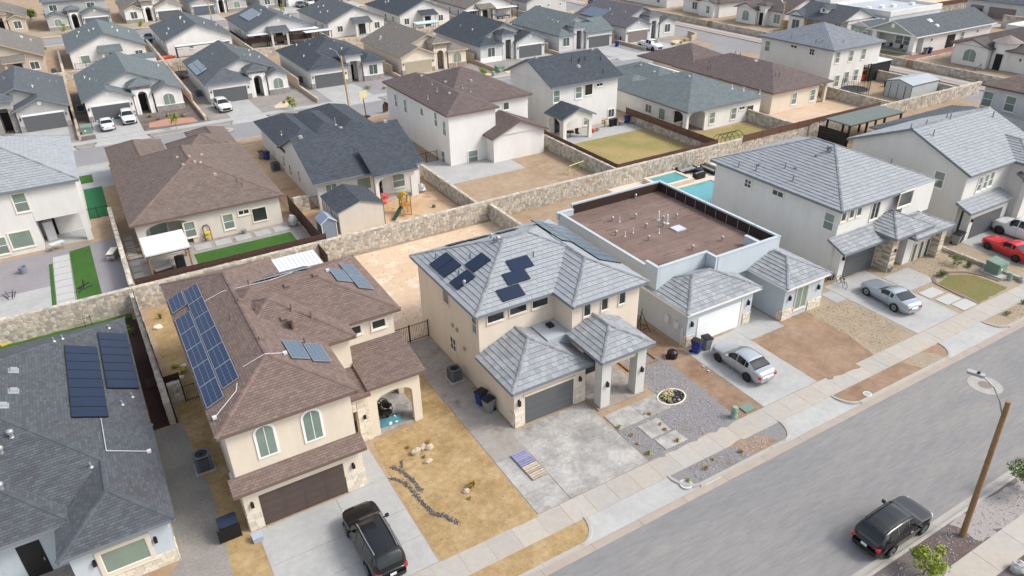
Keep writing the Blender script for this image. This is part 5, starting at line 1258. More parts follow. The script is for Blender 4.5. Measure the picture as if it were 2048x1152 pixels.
# ---- grey gabled single storey with the play yard
h = House('white house with dark grey gable roof, rear porch and sandy play yard', ST_OFF, SH_DARK, FASC_G, TRIM_C, loc=(24, 80))
h.wall(18.1, 70.6, 29.5, 84, 3.2); h.wall(18.4, 84, 30.0, 95, 3.19)
h.roof(17.65, 69.9, 29.95, 84.0, 3.12, .42, 'x', 'g', 'g', ov=.42); h.roof(17.9, 82, 24.2, 96, 3.12, .42, 'y', 'h', 'h'); h.roof(24.0, 82, 30.6, 97, 3.12, .42, 'y'); h.roof(20.5, 82, 27.5, 95, 3.12, .45, 'y')
q = h.shed(23.5, 68.3, 28.5, 72.6, 3.2, .42)
h.wall(28.1, 68.8, 28.5, 69.3, 3.2); portal(h, 'S', 68.75, 23.7, 28.4, 3.2, 24.1, 27.7, 2.2, .6, .3); h.box('porch_floor', CONC, 23.8, 68.9, 0, 28.3, 70.6, .08)
h.winw('S', 70.6, (797, 361), 1.35, 1.5); h.winw('S', 70.6, (728, 367), 1.5, 1.3, style='plain', glass=GLASS_G); h.winw('S', 70.6, (663, 378), 1.2, 1.1, style='slide', glass=GLASS_G); h.door('S', 70.6, 24.2, 25.1)
for p in ((568, 322), (581, 340), (599, 353)): h.winw('W', 18.1, p, .7, 1.35)
for p in ((601, 275), (682, 257), (770, 243)): h.turtle(*p, GALV, .3)
h.pipe(671, 250, .9, .06, GALV); h.pipe(563, 270, .5, .06, GALV); h.done()
# ---- white two-storey with brown hips
h = House('white two storey house with mauve brown hip roofs behind the play yard', ST_WHITE, SH_MAUVE, FASC_B, TRIM_W, loc=(41, 83))
h.wall(35.4, 74.8, 41.6, 93.6, 6.27); h.wall(41.5, 77.6, 47.9, 92.4, 6.26); h.wall(40.2, 72.9, 47.3, 77.7, 3.2)
h.roof(35.0, 74.4, 42.0, 94, 6.2, .40, 'y'); h.roof(36.5, 77.1, 48.3, 92.8, 6.2, .34, 'x'); h.roof(39.8, 72.4, 47.7, 77.58, 3.12, .42, 'y', 'g', 'g', ov=.4)
for p in ((792, 201), (811, 212), (872, 239), (889, 257)): h.winw('W', 35.4, p, .8, 1.7)
h.winw('W', 35.4, (844, 224), .8, .95, style='plain')
h.winw('W', 35.4, (887, 315), .95, 1.6); h.winw('S', 74.8, (946, 313), 1.3, 1.5); h.winw('S', 77.6, (1012, 212), .8, .9, style='plain')
for p in ((843, 152), (891, 164), (942, 162), (899, 187)): h.turtle(*p, GALV, .26)
for p in ((864, 170), (874, 184), (925, 177), (941, 184), (856, 199)): h.pipe(*p, h=.5, mat=GALV)
h.done()
# ---- white two-storey, grey gable, arched porch
h = House('white two storey house with charcoal gable roof and small gabled back porch', ST_WHITE, SH_DARK, FASC_G, TRIM_W, loc=(57, 84))
h.wall(52.4, 78.5, 62.8, 89.5, 6.275); h.roof(51.7, 77.95, 63.4, 90.2, 6.2, .42, 'x', 'g', 'g', ov=.5)
h.roof(50.9, 74.2, 56.2, 78.48, 3.1, .42, 'y', 'g', 'g', ov=.35)
portal(h, 'S', 74.55, 51.3, 55.8, 3.17, 51.8, 55.3, 2.2, .6, .35); portal(h, 'W', 51.3, 74.92, 78.4, 3.16, 75.4, 78.0, 2.2, .5, .35)
h.winw('S', 78.5, (1113, 193), .95, 1.5); h.winw('S', 78.5, (1157, 185), .95, 1.5); h.winw('S', 78.5, (1177, 179), 1.2, 1.35, style='dark', glass=GLASS_D); h.winw('S', 78.5, (1199, 169), 1.0, .4, style='slide', glass=GLASS_D); h.winw('S', 78.5, (1222, 226), 1.0, 1.1, style='slide'); h.winw('S', 78.5, (1171, 240), .6, 1.4); h.box('patio_door', GLASS_D, 52.6, 78.42, .05, 54.3, 78.47, 2.2)
for p in ((1072, 115), (1184, 99)): h.turtle(*p, GALV, .3)
for p in ((1133, 104), (1141, 104), (1159, 122), (1143, 122), (1157, 125), (1170, 120), (1201, 120), (1206, 145)): h.pipe(*p, h=.5, mat=IRON)
h.turtle(1157, 133, GALV, .35); h.done()
# ---- blue-green hip, single storey
h = House('white single storey house with blue green hip roof and arched corner patio', ST_WHITE, SH_GREEN, FASC_G, TRIM_C, loc=(73, 80))
h.wall(66.4, 71.5, 79.8, 92, 3.2); h.wall(69.9, 68.4, 79.8, 71.6, 3.19)
portal(h, 'S', 68.4, 66.4, 69.9, 3.18, 66.8, 69.6, 2.1, .7, .3); portal(h, 'W', 66.4, 68.72, 71.5, 3.17, 69.1, 71.2, 2.1, .6, .3)
h.roof(65.95, 67.9, 80.3, 84.0, 3.12, .36, 'y'); h.roof(66.2, 80, 73.5, 94.5, 3.12, .36, 'y', 'h', 'h'); h.roof(71, 80, 79.5, 93, 3.12, .36, 'y', 'h', 'h')
for p in ((1424, 236), (1467, 227)): h.winw('S', 68.4, p, .9, 1.5)
h.winw('S', 68.4, (1484, 216), 1.0, .4, style='slide', glass=GLASS_D); h.winw('S', 68.4, (1499, 220), 1.2, 1.2, style='dark', glass=GLASS_D); h.winw('W', 66.4, (1297, 217), 1.2, 1.1, style='slide'); h.winw('W', 66.4, (1324, 228), 1.2, 1.5, style='plain', glass=GLASS_G); h.winw('S', 71.5, (1357, 232), 1.6, 1.6, style='plain', glass=GLASS_D); h.winw('S', 71.5, (1400, 236), 1.2, 1.6, style='plain', glass=GLASS_D)
for p in ((1464, 178), (1487, 182), (1519, 189)): h.pipe(*p, h=.6, mat=TRIM_W)
for p in ((1308, 144), (1378, 153), (1346, 144)): h.turtle(*p, GALV, .3)
h.pipe(1281, 130, .7, .12, GALV); h.done()
# ---- mauve-brown hip, single storey
h = House('cream single storey house with mauve brown hip roof and bare dirt yard', ST_CREAM, SH_MAUVE, FASC_B, TRIM_W, loc=(88, 78))
h.wall(82.4, 71.2, 93.9, 94, 3.2); h.wall(82.4, 68.7, 92, 71.3, 3.19); h.wall(93.5, 68.7, 93.9, 69.1, 3.2)
h.roof(81.9, 68.2, 94.4, 89, 3.12, .36, 'y'); h.roof(82.2, 84, 93, 98, 3.12, .36, 'x', 'h', 'h')
h.winw('S', 68.7, (1588, 197), .95, 1.6); h.winw('S', 68.7, (1625, 190), .95, 1.6)
h.turtle(1511, 122, GALV, .4)
for p in ((1419, 127), (1421, 137), (1415, 139), (1550, 153), (1558, 153), (1470, 110), (1480, 113)): h.pipe(*p, h=.6, mat=FASC_B)
h.done()
# ---- flat-tile two-storey
h = House('sand coloured two storey house with silver flat tile hip roof and dirt yard', ST_OFF, TL_FAR, FASC_G, TRIM_C, loc=(104, 79))
h.wall(99.1, 72.6, 107.2, 86.6, 6.27); h.wall(107.2, 75.4, 110.5, 86.6, 6.26); h.wall(107.2, 72.6, 110.5, 75.4, 6.25, 2.9); h.wall(110.0, 72.6, 110.5, 73.1, 2.9)
h.roof(98.6, 72.1, 111, 87.1, 6.2, .33, 'x')
for p in ((1675, 115), (1702, 112), (1727, 108)): h.winw('S', 72.6, p, .9, 1.6)
for p in ((1673, 162), (1692, 155), (1711, 150)): h.winw('S', 72.6, p, .95, 1.7)
h.winw('W', 99.1, (1624, 104), .9, .9, style='four'); h.winw('W', 99.1, (1588, 93), 1.2, .4, style='slide', glass=GLASS_D); h.winw('W', 99.1, (1535, 92), 1.0, 1.6)
for p in ((1583, 75), (1608, 72), (1632, 84), (1687, 85), (1645, 86)): h.pipe(*p, h=.5, mat=FASC_G)
h.done()
# ================================================================== row facing the middle street
VST = shingle_mat('ledge_stone_far', (.36, .33, .30), (.52, .49, .46), .16, .45, .05, .8); VTAN = shingle_mat('tan_ledge_far', (.40, .34, .27), (.50, .44, .36), .16, .45, .05, .8)
def uvbox(h, name, mat, x0, y0, z0, x1, y1, z1):
    m = h.mb(); z0 += h.base; z1 += h.base
    for q in ([(x0,y0,z0),(x1,y0,z0),(x1,y0,z1),(x0,y0,z1)], [(x0,y1,z0),(x0,y0,z0),(x0,y0,z1),(x0,y1,z1)], [(x1,y0,z0),(x1,y1,z0),(x1,y1,z1),(x1,y0,z1)]):
        o = Vector(q[0]); u = (Vector(q[1])-o); l = u.length; m.add(q, [(0,1,2,3)], uvs=[[(0,z0),(l,z0),(l,z1),(0,z1)]])
    m.add([(x0,y0,z1),(x1,y0,z1),(x1,y1,z1),(x0,y1,z1)], [(0,1,2,3)], uvs=[[(0,0),(1,0),(1,1),(0,1)]])
    return h.part(m, name, mat, uv=True)
def front_house(label, x0, y, W, D, wall, roof, fas, door, mirror=False, main='g', gar='g', bay='g', tower=('arch', 4.4), stone=None, win='arch', trim=TRIM_W, vents=(), two=False, p=.42, base_z=0, ring=True, name='house'):
    h = House(label, wall, roof, fas, trim, loc=(x0+W/2, y+D/2), name=name)
    def X(a, b): return (x0+W-b, x0+W-a) if mirror else (x0+a, x0+b)
    gx = X(0, 6.2); tx_ = X(6.35, 8.9); bx = X(9.1, W)
    zt = 6.2 if two else 3.1
    h.wall(x0+.02, y+3.2, x0+W-.02, y+D, zt+.075); h.roof(x0-.42, y+2.7, x0+W+.42, y+D+.45, zt, p, 'y', main, 'h' if main == 'h' else 'g', ov=.5)
    h.wall(gx[0], y, gx[1], y+3.4, 3.175)
    if gar == 'g': h.roof(gx[0]-.4, y-.45, gx[1]+.4, y+7, 3.1, p, 'y', 'g', 'g', ov=.45)
    elif gar == 'h': h.roof(gx[0]-.4, y-.45, gx[1]+.4, y+8, 3.1, p, 'y', 'h', 'g', ov=.45)
    else: h.shed(gx[0]-.4, y-.45, gx[1]+.2, y+4, 3.1, p)
    tk, tz = tower; ty = y+.5
    am = (tx_[0]+tx_[1])/2
    if tk == 'arch': portal(h, 'S', ty, tx_[0], tx_[1], tz+.05, am-.62, am+.62, 2.7, .6, .4); ring and portal(h, 'S', ty-.03, am-.85, am+.85, 3.6, am-.63, am+.63, 2.7, .62, .029, name='arch_trim', mat=trim)
    else: portal(h, 'S', ty, tx_[0], tx_[1], tz+.05, am-.6, am+.6, 3.5, 0, .4)
    h.wall(tx_[0], ty+2.2, tx_[1], ty+2.6, tz); h.wall(tx_[0], ty+.42, tx_[0]+.25, ty+2.2, tz+.04); h.wall(tx_[1]-.25, ty+.42, tx_[1], ty+2.2, tz+.04)
    h.door('S', ty+2.2, am-.55, am+.55, 2.5); h.roof(tx_[0]-.35, ty-.4, tx_[1]+.35, ty+3.4, tz, p, None, 'h', 'h')
    by = y+.35
    h.wall(bx[0], by, bx[1], y+3.4, 3.172)
    if bay == 'g': h.roof(bx[0]-.3, by-.4, bx[1]+.4, by+7, 3.1, p, 'y', 'g', 'g', ov=.4)
    else: h.roof(bx[0]-.3, by-.4, bx[1]+.4, by+6, 3.1, p, 'y', 'h', 'g', ov=.4)
    bm = (bx[0]+bx[1])/2
    h.win('S', by, bm-.75, bm+.75, .95, 2.55, style='arch' if win == 'arch' else 'slide', glass=GLASS_G if win == 'arch' else GLASS)
    h.garage('S', y, gx[0]+.6, gx[1]-.6, 2.15, door); h.box('garage_header', trim, gx[0]+.45, y-.06, 2.17, gx[1]-.45, y-.003, 2.42)
    for a in (gx[0]+.3, gx[1]-.3): h.lamp('S', y, a, 1.9+h.base)
    if gar == 'g': m = h.mb(); m.tube(((gx[0]+gx[1])/2, y-.05, 3.75), ((gx[0]+gx[1])/2, y-.003, 3.75), .28, n=12); h.part(m, 'gable_vent', trim)
    if stone:
        uvbox(h, 'stone_wainscot', stone, bx[0]+.02, by-.05, 0, bx[1]+.04, by+1.2, .85); h.box('wainscot_cap', trim, bx[0], by-.09, .855, bx[1]+.08, by-.002, .95)
        for a, b in ((gx[0]-.03, gx[0]+.55), (gx[1]-.55, gx[1]+.03)): uvbox(h, 'stone_wainscot', stone, a, y-.05, 0, b, y+.5, .85)
        if tk != 'arch':
            for a, b in ((tx_[0]-.03, am-.62), (am+.62, tx_[1]+.03)): uvbox(h, 'stone_pier', stone, a, ty-.05, 0, b, ty+.45, 3.4)
        else: uvbox(h, 'stone_arch', stone, tx_[0]-.03, ty-.045, 3.65, tx_[1]+.03, ty+.3, tz-.08)
    rr = random.Random(int(x0*7+y)); zr = zt+p*W/2
    for k in range(7):
        t = rr.uniform(.12, .9); s = rr.choice((-1, 1)); yy = y+5+rr.uniform(0, D-9); xx = x0+W/2+s*W/2*t; z, pl = h.zroof(xx, yy)
        m = h.mb(); m.tube((xx, yy, z-.1), (xx, yy, z+rr.uniform(.25, .5)), .06, n=6); m.tube((xx, yy, z+.25), (xx+.22, yy, z+.28), .05, n=5); h.part(m, 'vent_pipe', GALV if k % 3 else TRIM_W)
    return h
C = []
h = front_house('light grey house with charcoal roof at the left edge beyond the middle street', -13.6, 119.6, 11.2, 19, ST_GREY, SH_GREY, FASC_G, DOOR_G, True, 'g', 'g', 'g', ('square', 4.6), VST, 'slide'); h.done()
h = front_house('white house with arched entry and round top window, two white cars outside', -.1, 119.7, 13.0, 19, ST_WHITE, SH_GREEN, FASC_G, DOOR_G, False, 'g', 'g', 'g', ('arch', 4.3), VST, 'arch'); h.done()
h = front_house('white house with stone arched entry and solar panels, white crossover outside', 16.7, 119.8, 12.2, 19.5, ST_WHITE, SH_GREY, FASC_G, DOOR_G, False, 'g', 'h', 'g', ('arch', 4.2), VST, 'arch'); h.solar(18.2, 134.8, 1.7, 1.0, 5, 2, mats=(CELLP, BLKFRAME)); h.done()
h = front_house('grey white house with stone entry piers and charcoal roof behind the street lamp', 32.6, 119.8, 12.6, 19, ST_OFF, SH_DARK, FASC_G, DOOR_G, False, 'h', 'h', 'h', ('square', 4.6), VST, 'slide'); h.done()
h = front_house('tan house with arched stone entry and tan garage door', 48.6, 119.9, 12.6, 18.5, ST_CREAM, SH_TAN, FASC_T, DOOR_T, False, 'g', 'g', 'h', ('arch', 4.7), VTAN, 'arch', TRIM_T); h.done()
h = front_house('grey house with charcoal roof, tall square entry and white wainscot', 64.2, 119.9, 13.6, 19, ST_LGREY, SH_DARK, FASC_G, DOOR_G, True, 'g', 'g', 'h', ('square', 4.6), None, 'slide'); h.box('wainscot', TRIM_W, 64.15, 120.2, 0, 68.7, 120.24, .9); h.done()
h = front_house('grey house with blue green roof and white framed garage', 81.2, 119.6, 12.4, 18, ST_LGREY, SH_GREEN, FASC_G, DOOR_G, True, 'g', 'n', 'h', ('square', 4.4), None, 'slide'); h.done()
h = front_house('grey corner house with solar panels on a mauve roof, white pickup outside', 96.8, 119.2, 13.2, 18, ST_LGREY, shingle_mat('shingle_dusk', (.105, .10, .115), (.15, .145, .16)), FASC_G, DOOR_M, False, 'g', 'g', 'g', ('square', 4.6), None, 'slide'); h.solar(100.2, 135.6, 1.7, 1.05, 4, 3, mats=(CELLP, ALU)); h.done()
# ================================================================== row with its back to us
def rear_house(label, x0, y, W, D, wall, roof, fas, patio=(.35, .62), wins=(), p=.42, trim=TRIM_W, end='g', covers=(), pz=2.9):
    h = House(label, wall, roof, fas, trim, loc=(x0+W/2, y+D/2))
    h.wall(x0, y, x0+W, y+D, 3.175); h.roof(x0-.42, y-.5, x0+W+.42, y+D+.4, 3.1, p, 'y', end, 'g', ov=.5)
    h.roof(x0-.4, y+D-3, x0+W*.45, y+D+3, 3.1, p, 'y', 'g', 'h', ov=.4); h.wall(x0+.03, y+D-.1, x0+W*.42, y+D+2.6, 3.16)
    if patio:
        a, b = x0+W*patio[0], x0+W*patio[1]; h.shed(a-.3, y-2.6, b+.3, y+.6, pz, .30)
        for c in (a, b-.4): h.box('porch_post', wall, c, y-2.3, 0, c+.4, y-1.9, pz)
        h.box('patio_door', GLASS_D, (a+b)/2-.3, y-.03, .05, (a+b)/2+1.2, y-.004, 2.2); h.box('patio_slab', CONC, a-.2, y-2.4, 0, b+.2, y-.03, .05)
    for f, wd, z0, z1, st in wins: h.win('S', y, x0+W*f-wd/2, x0+W*f+wd/2, z0, z1, style=st, glass=GLASS_G if st == 'plain' else GLASS)
    for f in (.2, .45): h.win('W', x0, y+D*f, y+D*f+.9, .9, 2.3, style='hung', glass=GLASS_D)
    m = h.mb(); m.tube((x0+W/2, y-.03, 4.6), (x0+W/2, y-.003, 4.6), .25, n=10); h.part(m, 'gable_vent', trim)
    rr = random.Random(int(x0*5+y))
    for k in range(8):
        t = rr.uniform(.15, .85); s = rr.choice((-1, 1)); yy = y+3+rr.uniform(0, D-6); xx = x0+W/2+s*W/2*t; z, pl = h.zroof(xx, yy)
        m = h.mb(); m.tube((xx, yy, z-.1), (xx, yy, z+rr.uniform(.3, .55)), .07, n=6); m.tube((xx, yy, z+.25), (xx+.25, yy, z+.3), .06, n=5); h.part(m, 'vent_pipe', TRIM_W)
    return h
h = rear_house('tan stucco house seen from behind at the left edge', -18, 160, 13.6, 19, ST_BROWNISH, SH_TAN, FASC_T, (.55, .78), ((.88, 1.4, .9, 2.2, 'slide'),)); h.done()
h = rear_house('white house seen from behind with grey gable roof and low patio awning', -.1, 160.2, 12.8, 18, ST_WHITE, SH_GREEN, FASC_G, (.40, .66), ((.18, 1.5, .8, 2.2, 'plain'), (.9, 1.3, 1.4, 2.1, 'slide'))); h.done()
h = rear_house('white house seen from behind with a long white patio cover on posts', 16.6, 160.4, 12.2, 18.5, ST_WHITE, SH_GREY, FASC_G, None, ((.18, 1.2, 1.6, 2.1, 'slide'), (.36, .8, 1.3, 2.0, 'plain'), (.68, .8, 1.3, 2.0, 'plain'), (.86, 1.8, .1, 2.3, 'slide'))); h.done()
h = rear_house('pale grey house seen from behind with solar panels and white awnings', 32.6, 161, 12.6, 18.5, ST_LGREY, SH_GREY, FASC_G, (.30, .58), ((.12, 1.4, .9, 2.2, 'slide'),)); h.solar(37.3, 176.5, 1.75, 1.05, 5, 3, mats=(CELLP, ALU)); h.done()
h = rear_house('white house seen from behind with charcoal roof and black grill on its patio', 49.2, 161, 12.7, 19, ST_WHITE, SH_GREY, FASC_G, (.42, .70), ((.2, 1.2, 1.0, 2.2, 'slide'), (.87, 1.2, .9, 2.2, 'slide'))); h.done()
h = rear_house('white house seen from behind with charcoal roof and turquoise topped shelter', 65.8, 161, 12.3, 18, ST_WHITE, SH_DARK, FASC_G, (.38, .66), ((.13, 1.2, .9, 2.2, 'slide'), (.82, 1.2, .9, 2.2, 'slide'))); h.done()
h = rear_house('white house seen from behind with tan roof and white patio covers', 82.3, 160.5, 12.2, 18, ST_OFF, SH_TAN, FASC_B, (.22, .52), ((.13, 1.2, .9, 2.2, 'slide'),)); h.done()
h = rear_house('grey white house seen from behind with small high windows', 98.4, 159.6, 11.6, 18, ST_LGREY, SH_GREY, FASC_G, None, ((.3, 1.2, 1.7, 2.1, 'slide'), (.55, .6, 1.5, 2.1, 'plain'), (.85, .6, 1.5, 2.1, 'plain'))); h.done()
# ================================================================== the far row
h = front_house('far grey two storey house with pale window trim at top left', -2.6, 208.4, 13.4, 17, ST_GREY, SH_GREEN, FASC_G, M('garage_slate', (.10, .12, .15), .5), True, 'h', 'g', 'g', ('arch', 4.4), VST, 'arch', two=True)
h.win('S', 211.6, -1.4, .2, 4.0, 5.3, style='slide'); h.win('S', 211.6, 6.5, 8.2, 4.0, 5.2, style='slide'); h.done()
h = front_house('far white house with tan roof and tall arched entry', 14, 208.6, 13, 18, ST_OFF, SH_TAN, FASC_T, DOOR_G, True, 'g', 'g', 'g', ('arch', 5.0), VST, 'slide'); h.done()
h = front_house('far grey house with blue grey garage door behind the pole', 29.5, 211, 14, 18, ST_GREY, SH_GREY, FASC_G, M('garage_slate', (.10, .12, .15), .5), False, 'g', 'g', 'g', ('arch', 4.4), VST, 'arch'); h.done()
h = front_house('far grey house with white window beside the parked dark sedan', 47, 211, 13, 18, ST_GREY, SH_DARK, FASC_G, DOOR_W, True, 'g', 'g', 'g', ('square', 4.4), VST, 'slide'); h.done()
for i, (x, lb, st) in enumerate(((64, 'far tan house half hidden at the top edge', ST_BROWNISH), (80.5, 'far white house half hidden at the top edge', ST_WHITE), (97, 'far pale grey house half hidden at the top edge', ST_LGREY))):
    h = front_house(lb, x, 211, 12.6, 18, st, SH_GREY, FASC_G, DOOR_G, False, 'g', 'g', 'g', ('square', 4.4), None, 'slide'); h.done()
for x, lb, st in ((-19.5, 'far tan house beyond the bushes in the top left corner', ST_BROWNISH),):
    h = front_house(lb, x, 211, 12.6, 18, st, SH_TAN, FASC_T, DOOR_T, False, 'g', 'g', 'g', ('square', 4.4), None, 'slide'); h.done()
# ================================================================== houses on the raised lots to the right
h = House('sage green and white house with gabled porch on square white pillars', ST_OFF, SH_GREY, FASC_W, TRIM_W, loc=(140, 82)); h.base = 1.2
h.wall(129.4, 77.2, 150, 86.2, 4.42); h.roof(126.2, 76.6, 150.6, 86.8, 3.15, .42, 'x', 'g', 'g', ov=.4)
m = h.mb(); m.add([(126.57, 77.3, 4.45), (126.57, 86.1, 4.45), (126.57, 81.7, 6.28)], [(0, 2, 1)]); h.part(m, 'gable_cladding', ST_SAGE); m = h.mb(); m.box(126.5, 76.9, 4.2, 126.7, 86.5, 4.44); h.part(m, 'porch_beam', TRIM_W)
for y in (77.3, 84.8): h.box('porch_pillar', TRIM_W, 126.9, y, 0, 127.8, y+.9, 3.0); h.box('pillar_base', VENEER, 126.8, y-.1, 0, 127.9, y+1.0, .5)
h.wall(127.6, 86.3, 132, 90.8, 4.4); h.roof(127.1, 85.9, 133, 91.3, 3.1, .36, 'x', 'g', 'g', ov=.3); h.box('gable_cladding', ST_SAGE, 127.55, 86.5, 1.0, 127.59, 90.6, 3.1)
for y in (87.2, 89.0): h.win('W', 127.55, y, y+.9, 1.2, 2.4)
h.win('W', 129.4, 79.5, 80.9, .9, 2.4); h.win('W', 129.4, 81.1, 82.5, .9, 2.4); h.win('S', 77.2, 140.5, 141.6, .7, 2.4); h.win('S', 77.2, 131.5, 132.0, 1.7, 2.3, style='plain'); h.win('S', 77.2, 145.5, 146, 1.7, 2.3, style='plain'); h.box('side_door', DARK, 136.4, 77.12, .1, 138.8, 77.19, 2.3)
h.box('gable_vent', TRIM_W, 126.5, 81.4, 4.0, 126.56, 82.0, 4.7); h.turtle(1860, 41, TRIM_W, .6); h.turtle(1874, 51, TRIM_W, .45); h.box('porch_floor', CONC, 126.6, 77, -.1, 129.4, 86.4, .1); h.done()
h = House('white mission style house with clay barrel tiles and arched green blinds', ST_WHITE, TL_BARREL, M('tile_edge', (.16, .12, .11), .9), TRIM_W, loc=(134, 62)); h.base = 1.2
h.wall(128.2, 53, 142, 71, 4.3); h.roof(127.6, 52.4, 142.6, 71.6, 3.15, .36, 'y', 'h', 'h'); h.wall(127.0, 64.6, 130, 70.2, 4.3); h.roof(126.5, 64.1, 134, 70.7, 3.1, .36, 'x', 'g', 'g', ov=.4)
m = h.mb(); m.lathe([(1.75, 1.2), (1.75, 5.4)], 16, (129.2, 63.2, 0)); h.part(m, 'tower', ST_WHITE); m = h.mb(); m.lathe([(2.2, 5.4), (2.1, 5.45), (.05, 6.4)], 16, (129.2, 63.2, 0)); h.part(m, 'tower_roof', M('barrel_tile_plain', (.24, .20, .19), .9, .3, 8))
h.win('W', 127.0, 66.4, 68.4, .7, 2.6, style='arch'); h.win('W', 128.2, 56.6, 58.6, .6, 2.4, style='arch'); h.box('entry_door', DARK, 127.38, 62.5, .05, 127.44, 63.6, 2.5); h.lamp('W', 128.2, 60.1, 3.2, .4); h.lamp('W', 128.2, 55.6, 3.2, .4); h.done()
h = House('white house with clay tile roof and tall arched blind beyond the street', ST_WHITE, TL_BARREL, _MC['tile_edge'], TRIM_W, loc=(134, 113)); h.base = 1.2
h.wall(129.2, 107.8, 141, 119.5, 4.3); h.roof(128.6, 107.2, 141.6, 120.1, 3.15, .36, 'y', 'g', 'h', ov=.5); h.wall(127.2, 113.8, 130, 119.2, 4.3); h.roof(126.6, 113.3, 133, 119.7, 3.1, .36, 'x', 'g', 'g', ov=.4); h.wall(127.8, 111.9, 129.3, 113.6, 5.2); h.roof(127.3, 111.4, 130, 114.1, 4.2, .36)
h.win('W', 127.2, 115.6, 117.4, .6, 2.6, style='arch'); h.win('W', 129.2, 108.9, 110.6, .6, 2.4, style='slide', glass=GLASS_G); h.box('entry_door', DARK, 127.72, 112.3, .05, 127.79, 113.2, 2.5); h.done()
h = House('white house with tile roof and shuttered window at the top, by the right street', ST_WHITE, TL_BARREL, _MC['tile_edge'], TRIM_W, loc=(134, 131)); h.base = 1.2
h.wall(127.6, 124.8, 141, 136.5, 4.3); h.roof(127.1, 124.2, 141.6, 137.1, 3.15, .36, 'y', 'h', 'g', ov=.4); h.wall(126.4, 125.4, 129, 130, 4.3); h.roof(126, 125, 131, 130.5, 3.1, .36, 'x', 'g', 'g', ov=.4); h.win('W', 126.4, 126.5, 127.6, .7, 2.3, glass=GLASS_G); h.win('S', 124.8, 133.5, 134.5, .7, 2.4); h.win('W', 127.6, 131.8, 133.4, .8, 2.4, style='slide'); h.done()
h = House('long white house with shaded porch at the top edge, by the right street', ST_WHITE, SH_TAN, FASC_W, TRIM_W, loc=(136, 150)); h.base = 1.2; h.wall(127.4, 142, 145, 158, 4.3); h.roof(126.9, 141.4, 145.6, 158.6, 3.15, .36); h.win('W', 127.4, 144.5, 145.7, .8, 2.3); h.win('W', 127.4, 150.5, 151.7, .8, 2.3); h.done()
h = House('white farmhouse with dark tile roof, small dormer and timber posts', ST_WHITE, TL_DARK, FASC_G, TRIM_W, loc=(133, 98)); h.base = 1.2
h.wall(130.2, 93.4, 137.5, 104, 4.3); h.roof(127.2, 92.7, 138, 104.6, 3.15, .42, 'y', 'g', 'g', ov=.5); h.wall(127.6, 101.6, 131, 105.4, 4.3); h.roof(127.1, 101.1, 135, 105.9, 3.1, .5, 'x', 'g', 'g', ov=.3)
h.box('dormer', ST_WHITE, 129.4, 98.0, 3.9, 131.6, 99.6, 5.0); h.roof(129.1, 97.7, 133, 99.9, 5.0, .5, 'x', 'g', 'g', ov=.25); h.win('W', 129.4, 98.5, 99.1, 4.2, 4.9, style='plain', glass=GLASS_D)
for y in (93.6, 96, 98.4, 100.8): h.box('timber_post', CEDAR, 127.6, y, 0, 127.85, y+.25, 3.1)
h.win('W', 127.6, 102.6, 104.4, .4, 2.4, style='slide'); h.win('W', 130.2, 95, 96.2, .6, 2.3, style='slide'); h.box('entry_door', DARK, 130.12, 97.5, .05, 130.19, 98.5, 2.3); h.win('S', 93.4, 132.2, 132.8, 1.9, 2.6, style='plain', glass=GLASS_D); h.win('S', 93.4, 135.6, 136.2, 1.9, 2.6, style='plain', glass=GLASS_D); h.done()
for lb, x0, y0, x1, y1 in (('low white flat roofed building behind the farmhouse', 139.5, 91.2, 156, 104.5), ('white flat roofed building partly hidden by the mission house', 143.5, 58, 160, 71.2), ('white flat roofed building at the top, behind the tiled houses', 143, 108, 158, 128)):
    h = House(lb, ST_PALE, MEMWHITE, FASC_W, TRIM_W, loc=((x0+x1)/2, (y0+y1)/2)); h.base = 1.0; h.wall(x0, y0, x1, y1, 4.9)
    for q in ((x0-.1, y0-.1, x1+.1, y0+.2), (x0-.1, y1-.2, x1+.1, y1+.1), (x0-.1, y0+.21, x0+.2, y1-.21), (x1-.2, y0+.21, x1+.1, y1-.21)): h.box('parapet', ST_WHITE, q[0], q[1], 3.5, q[2], q[3], 4.5)
    h.box('flat_roof', MEMWHITE, x0+.2, y0+.2, 3.905, x1-.2, y1-.2, 3.95)
    for k in range(4): m = h.mb(); xx, yy = R.uniform(x0+2, x1-2), R.uniform(y0+2, y1-2); m.cbox((xx, yy, 5.2), (.8, .8, .5)); h.part(m, 'roof_vent', TRIM_W)
    for k in range(3): h.win('S', y0, x0+2.5+4*k, x0+3.3+4*k, 1.7, 2.4, style='plain', glass=GLASS_D)
    h.done()
h = House('grey house with brown twin garage doors in the top right corner', ST_LGREY, SH_GREY, FASC_G, TRIM_C, loc=(180, 86)); h.base = 1.4
h.wall(172, 76, 190, 95, 4.9); h.roof(171.3, 75.4, 190.6, 95.6, 3.4, .36); h.garage('W', 172, 91.2, 94.0, 2.2, DOOR_M); h.garage('W', 172, 84.4, 90, 2.2, DOOR_M); h.box('painted_recess_shade', DARK, 171.9, 77, .1, 171.98, 82.5, 2.9); h.done()  # porch recess is a flat dark panel, its shade put into the colour
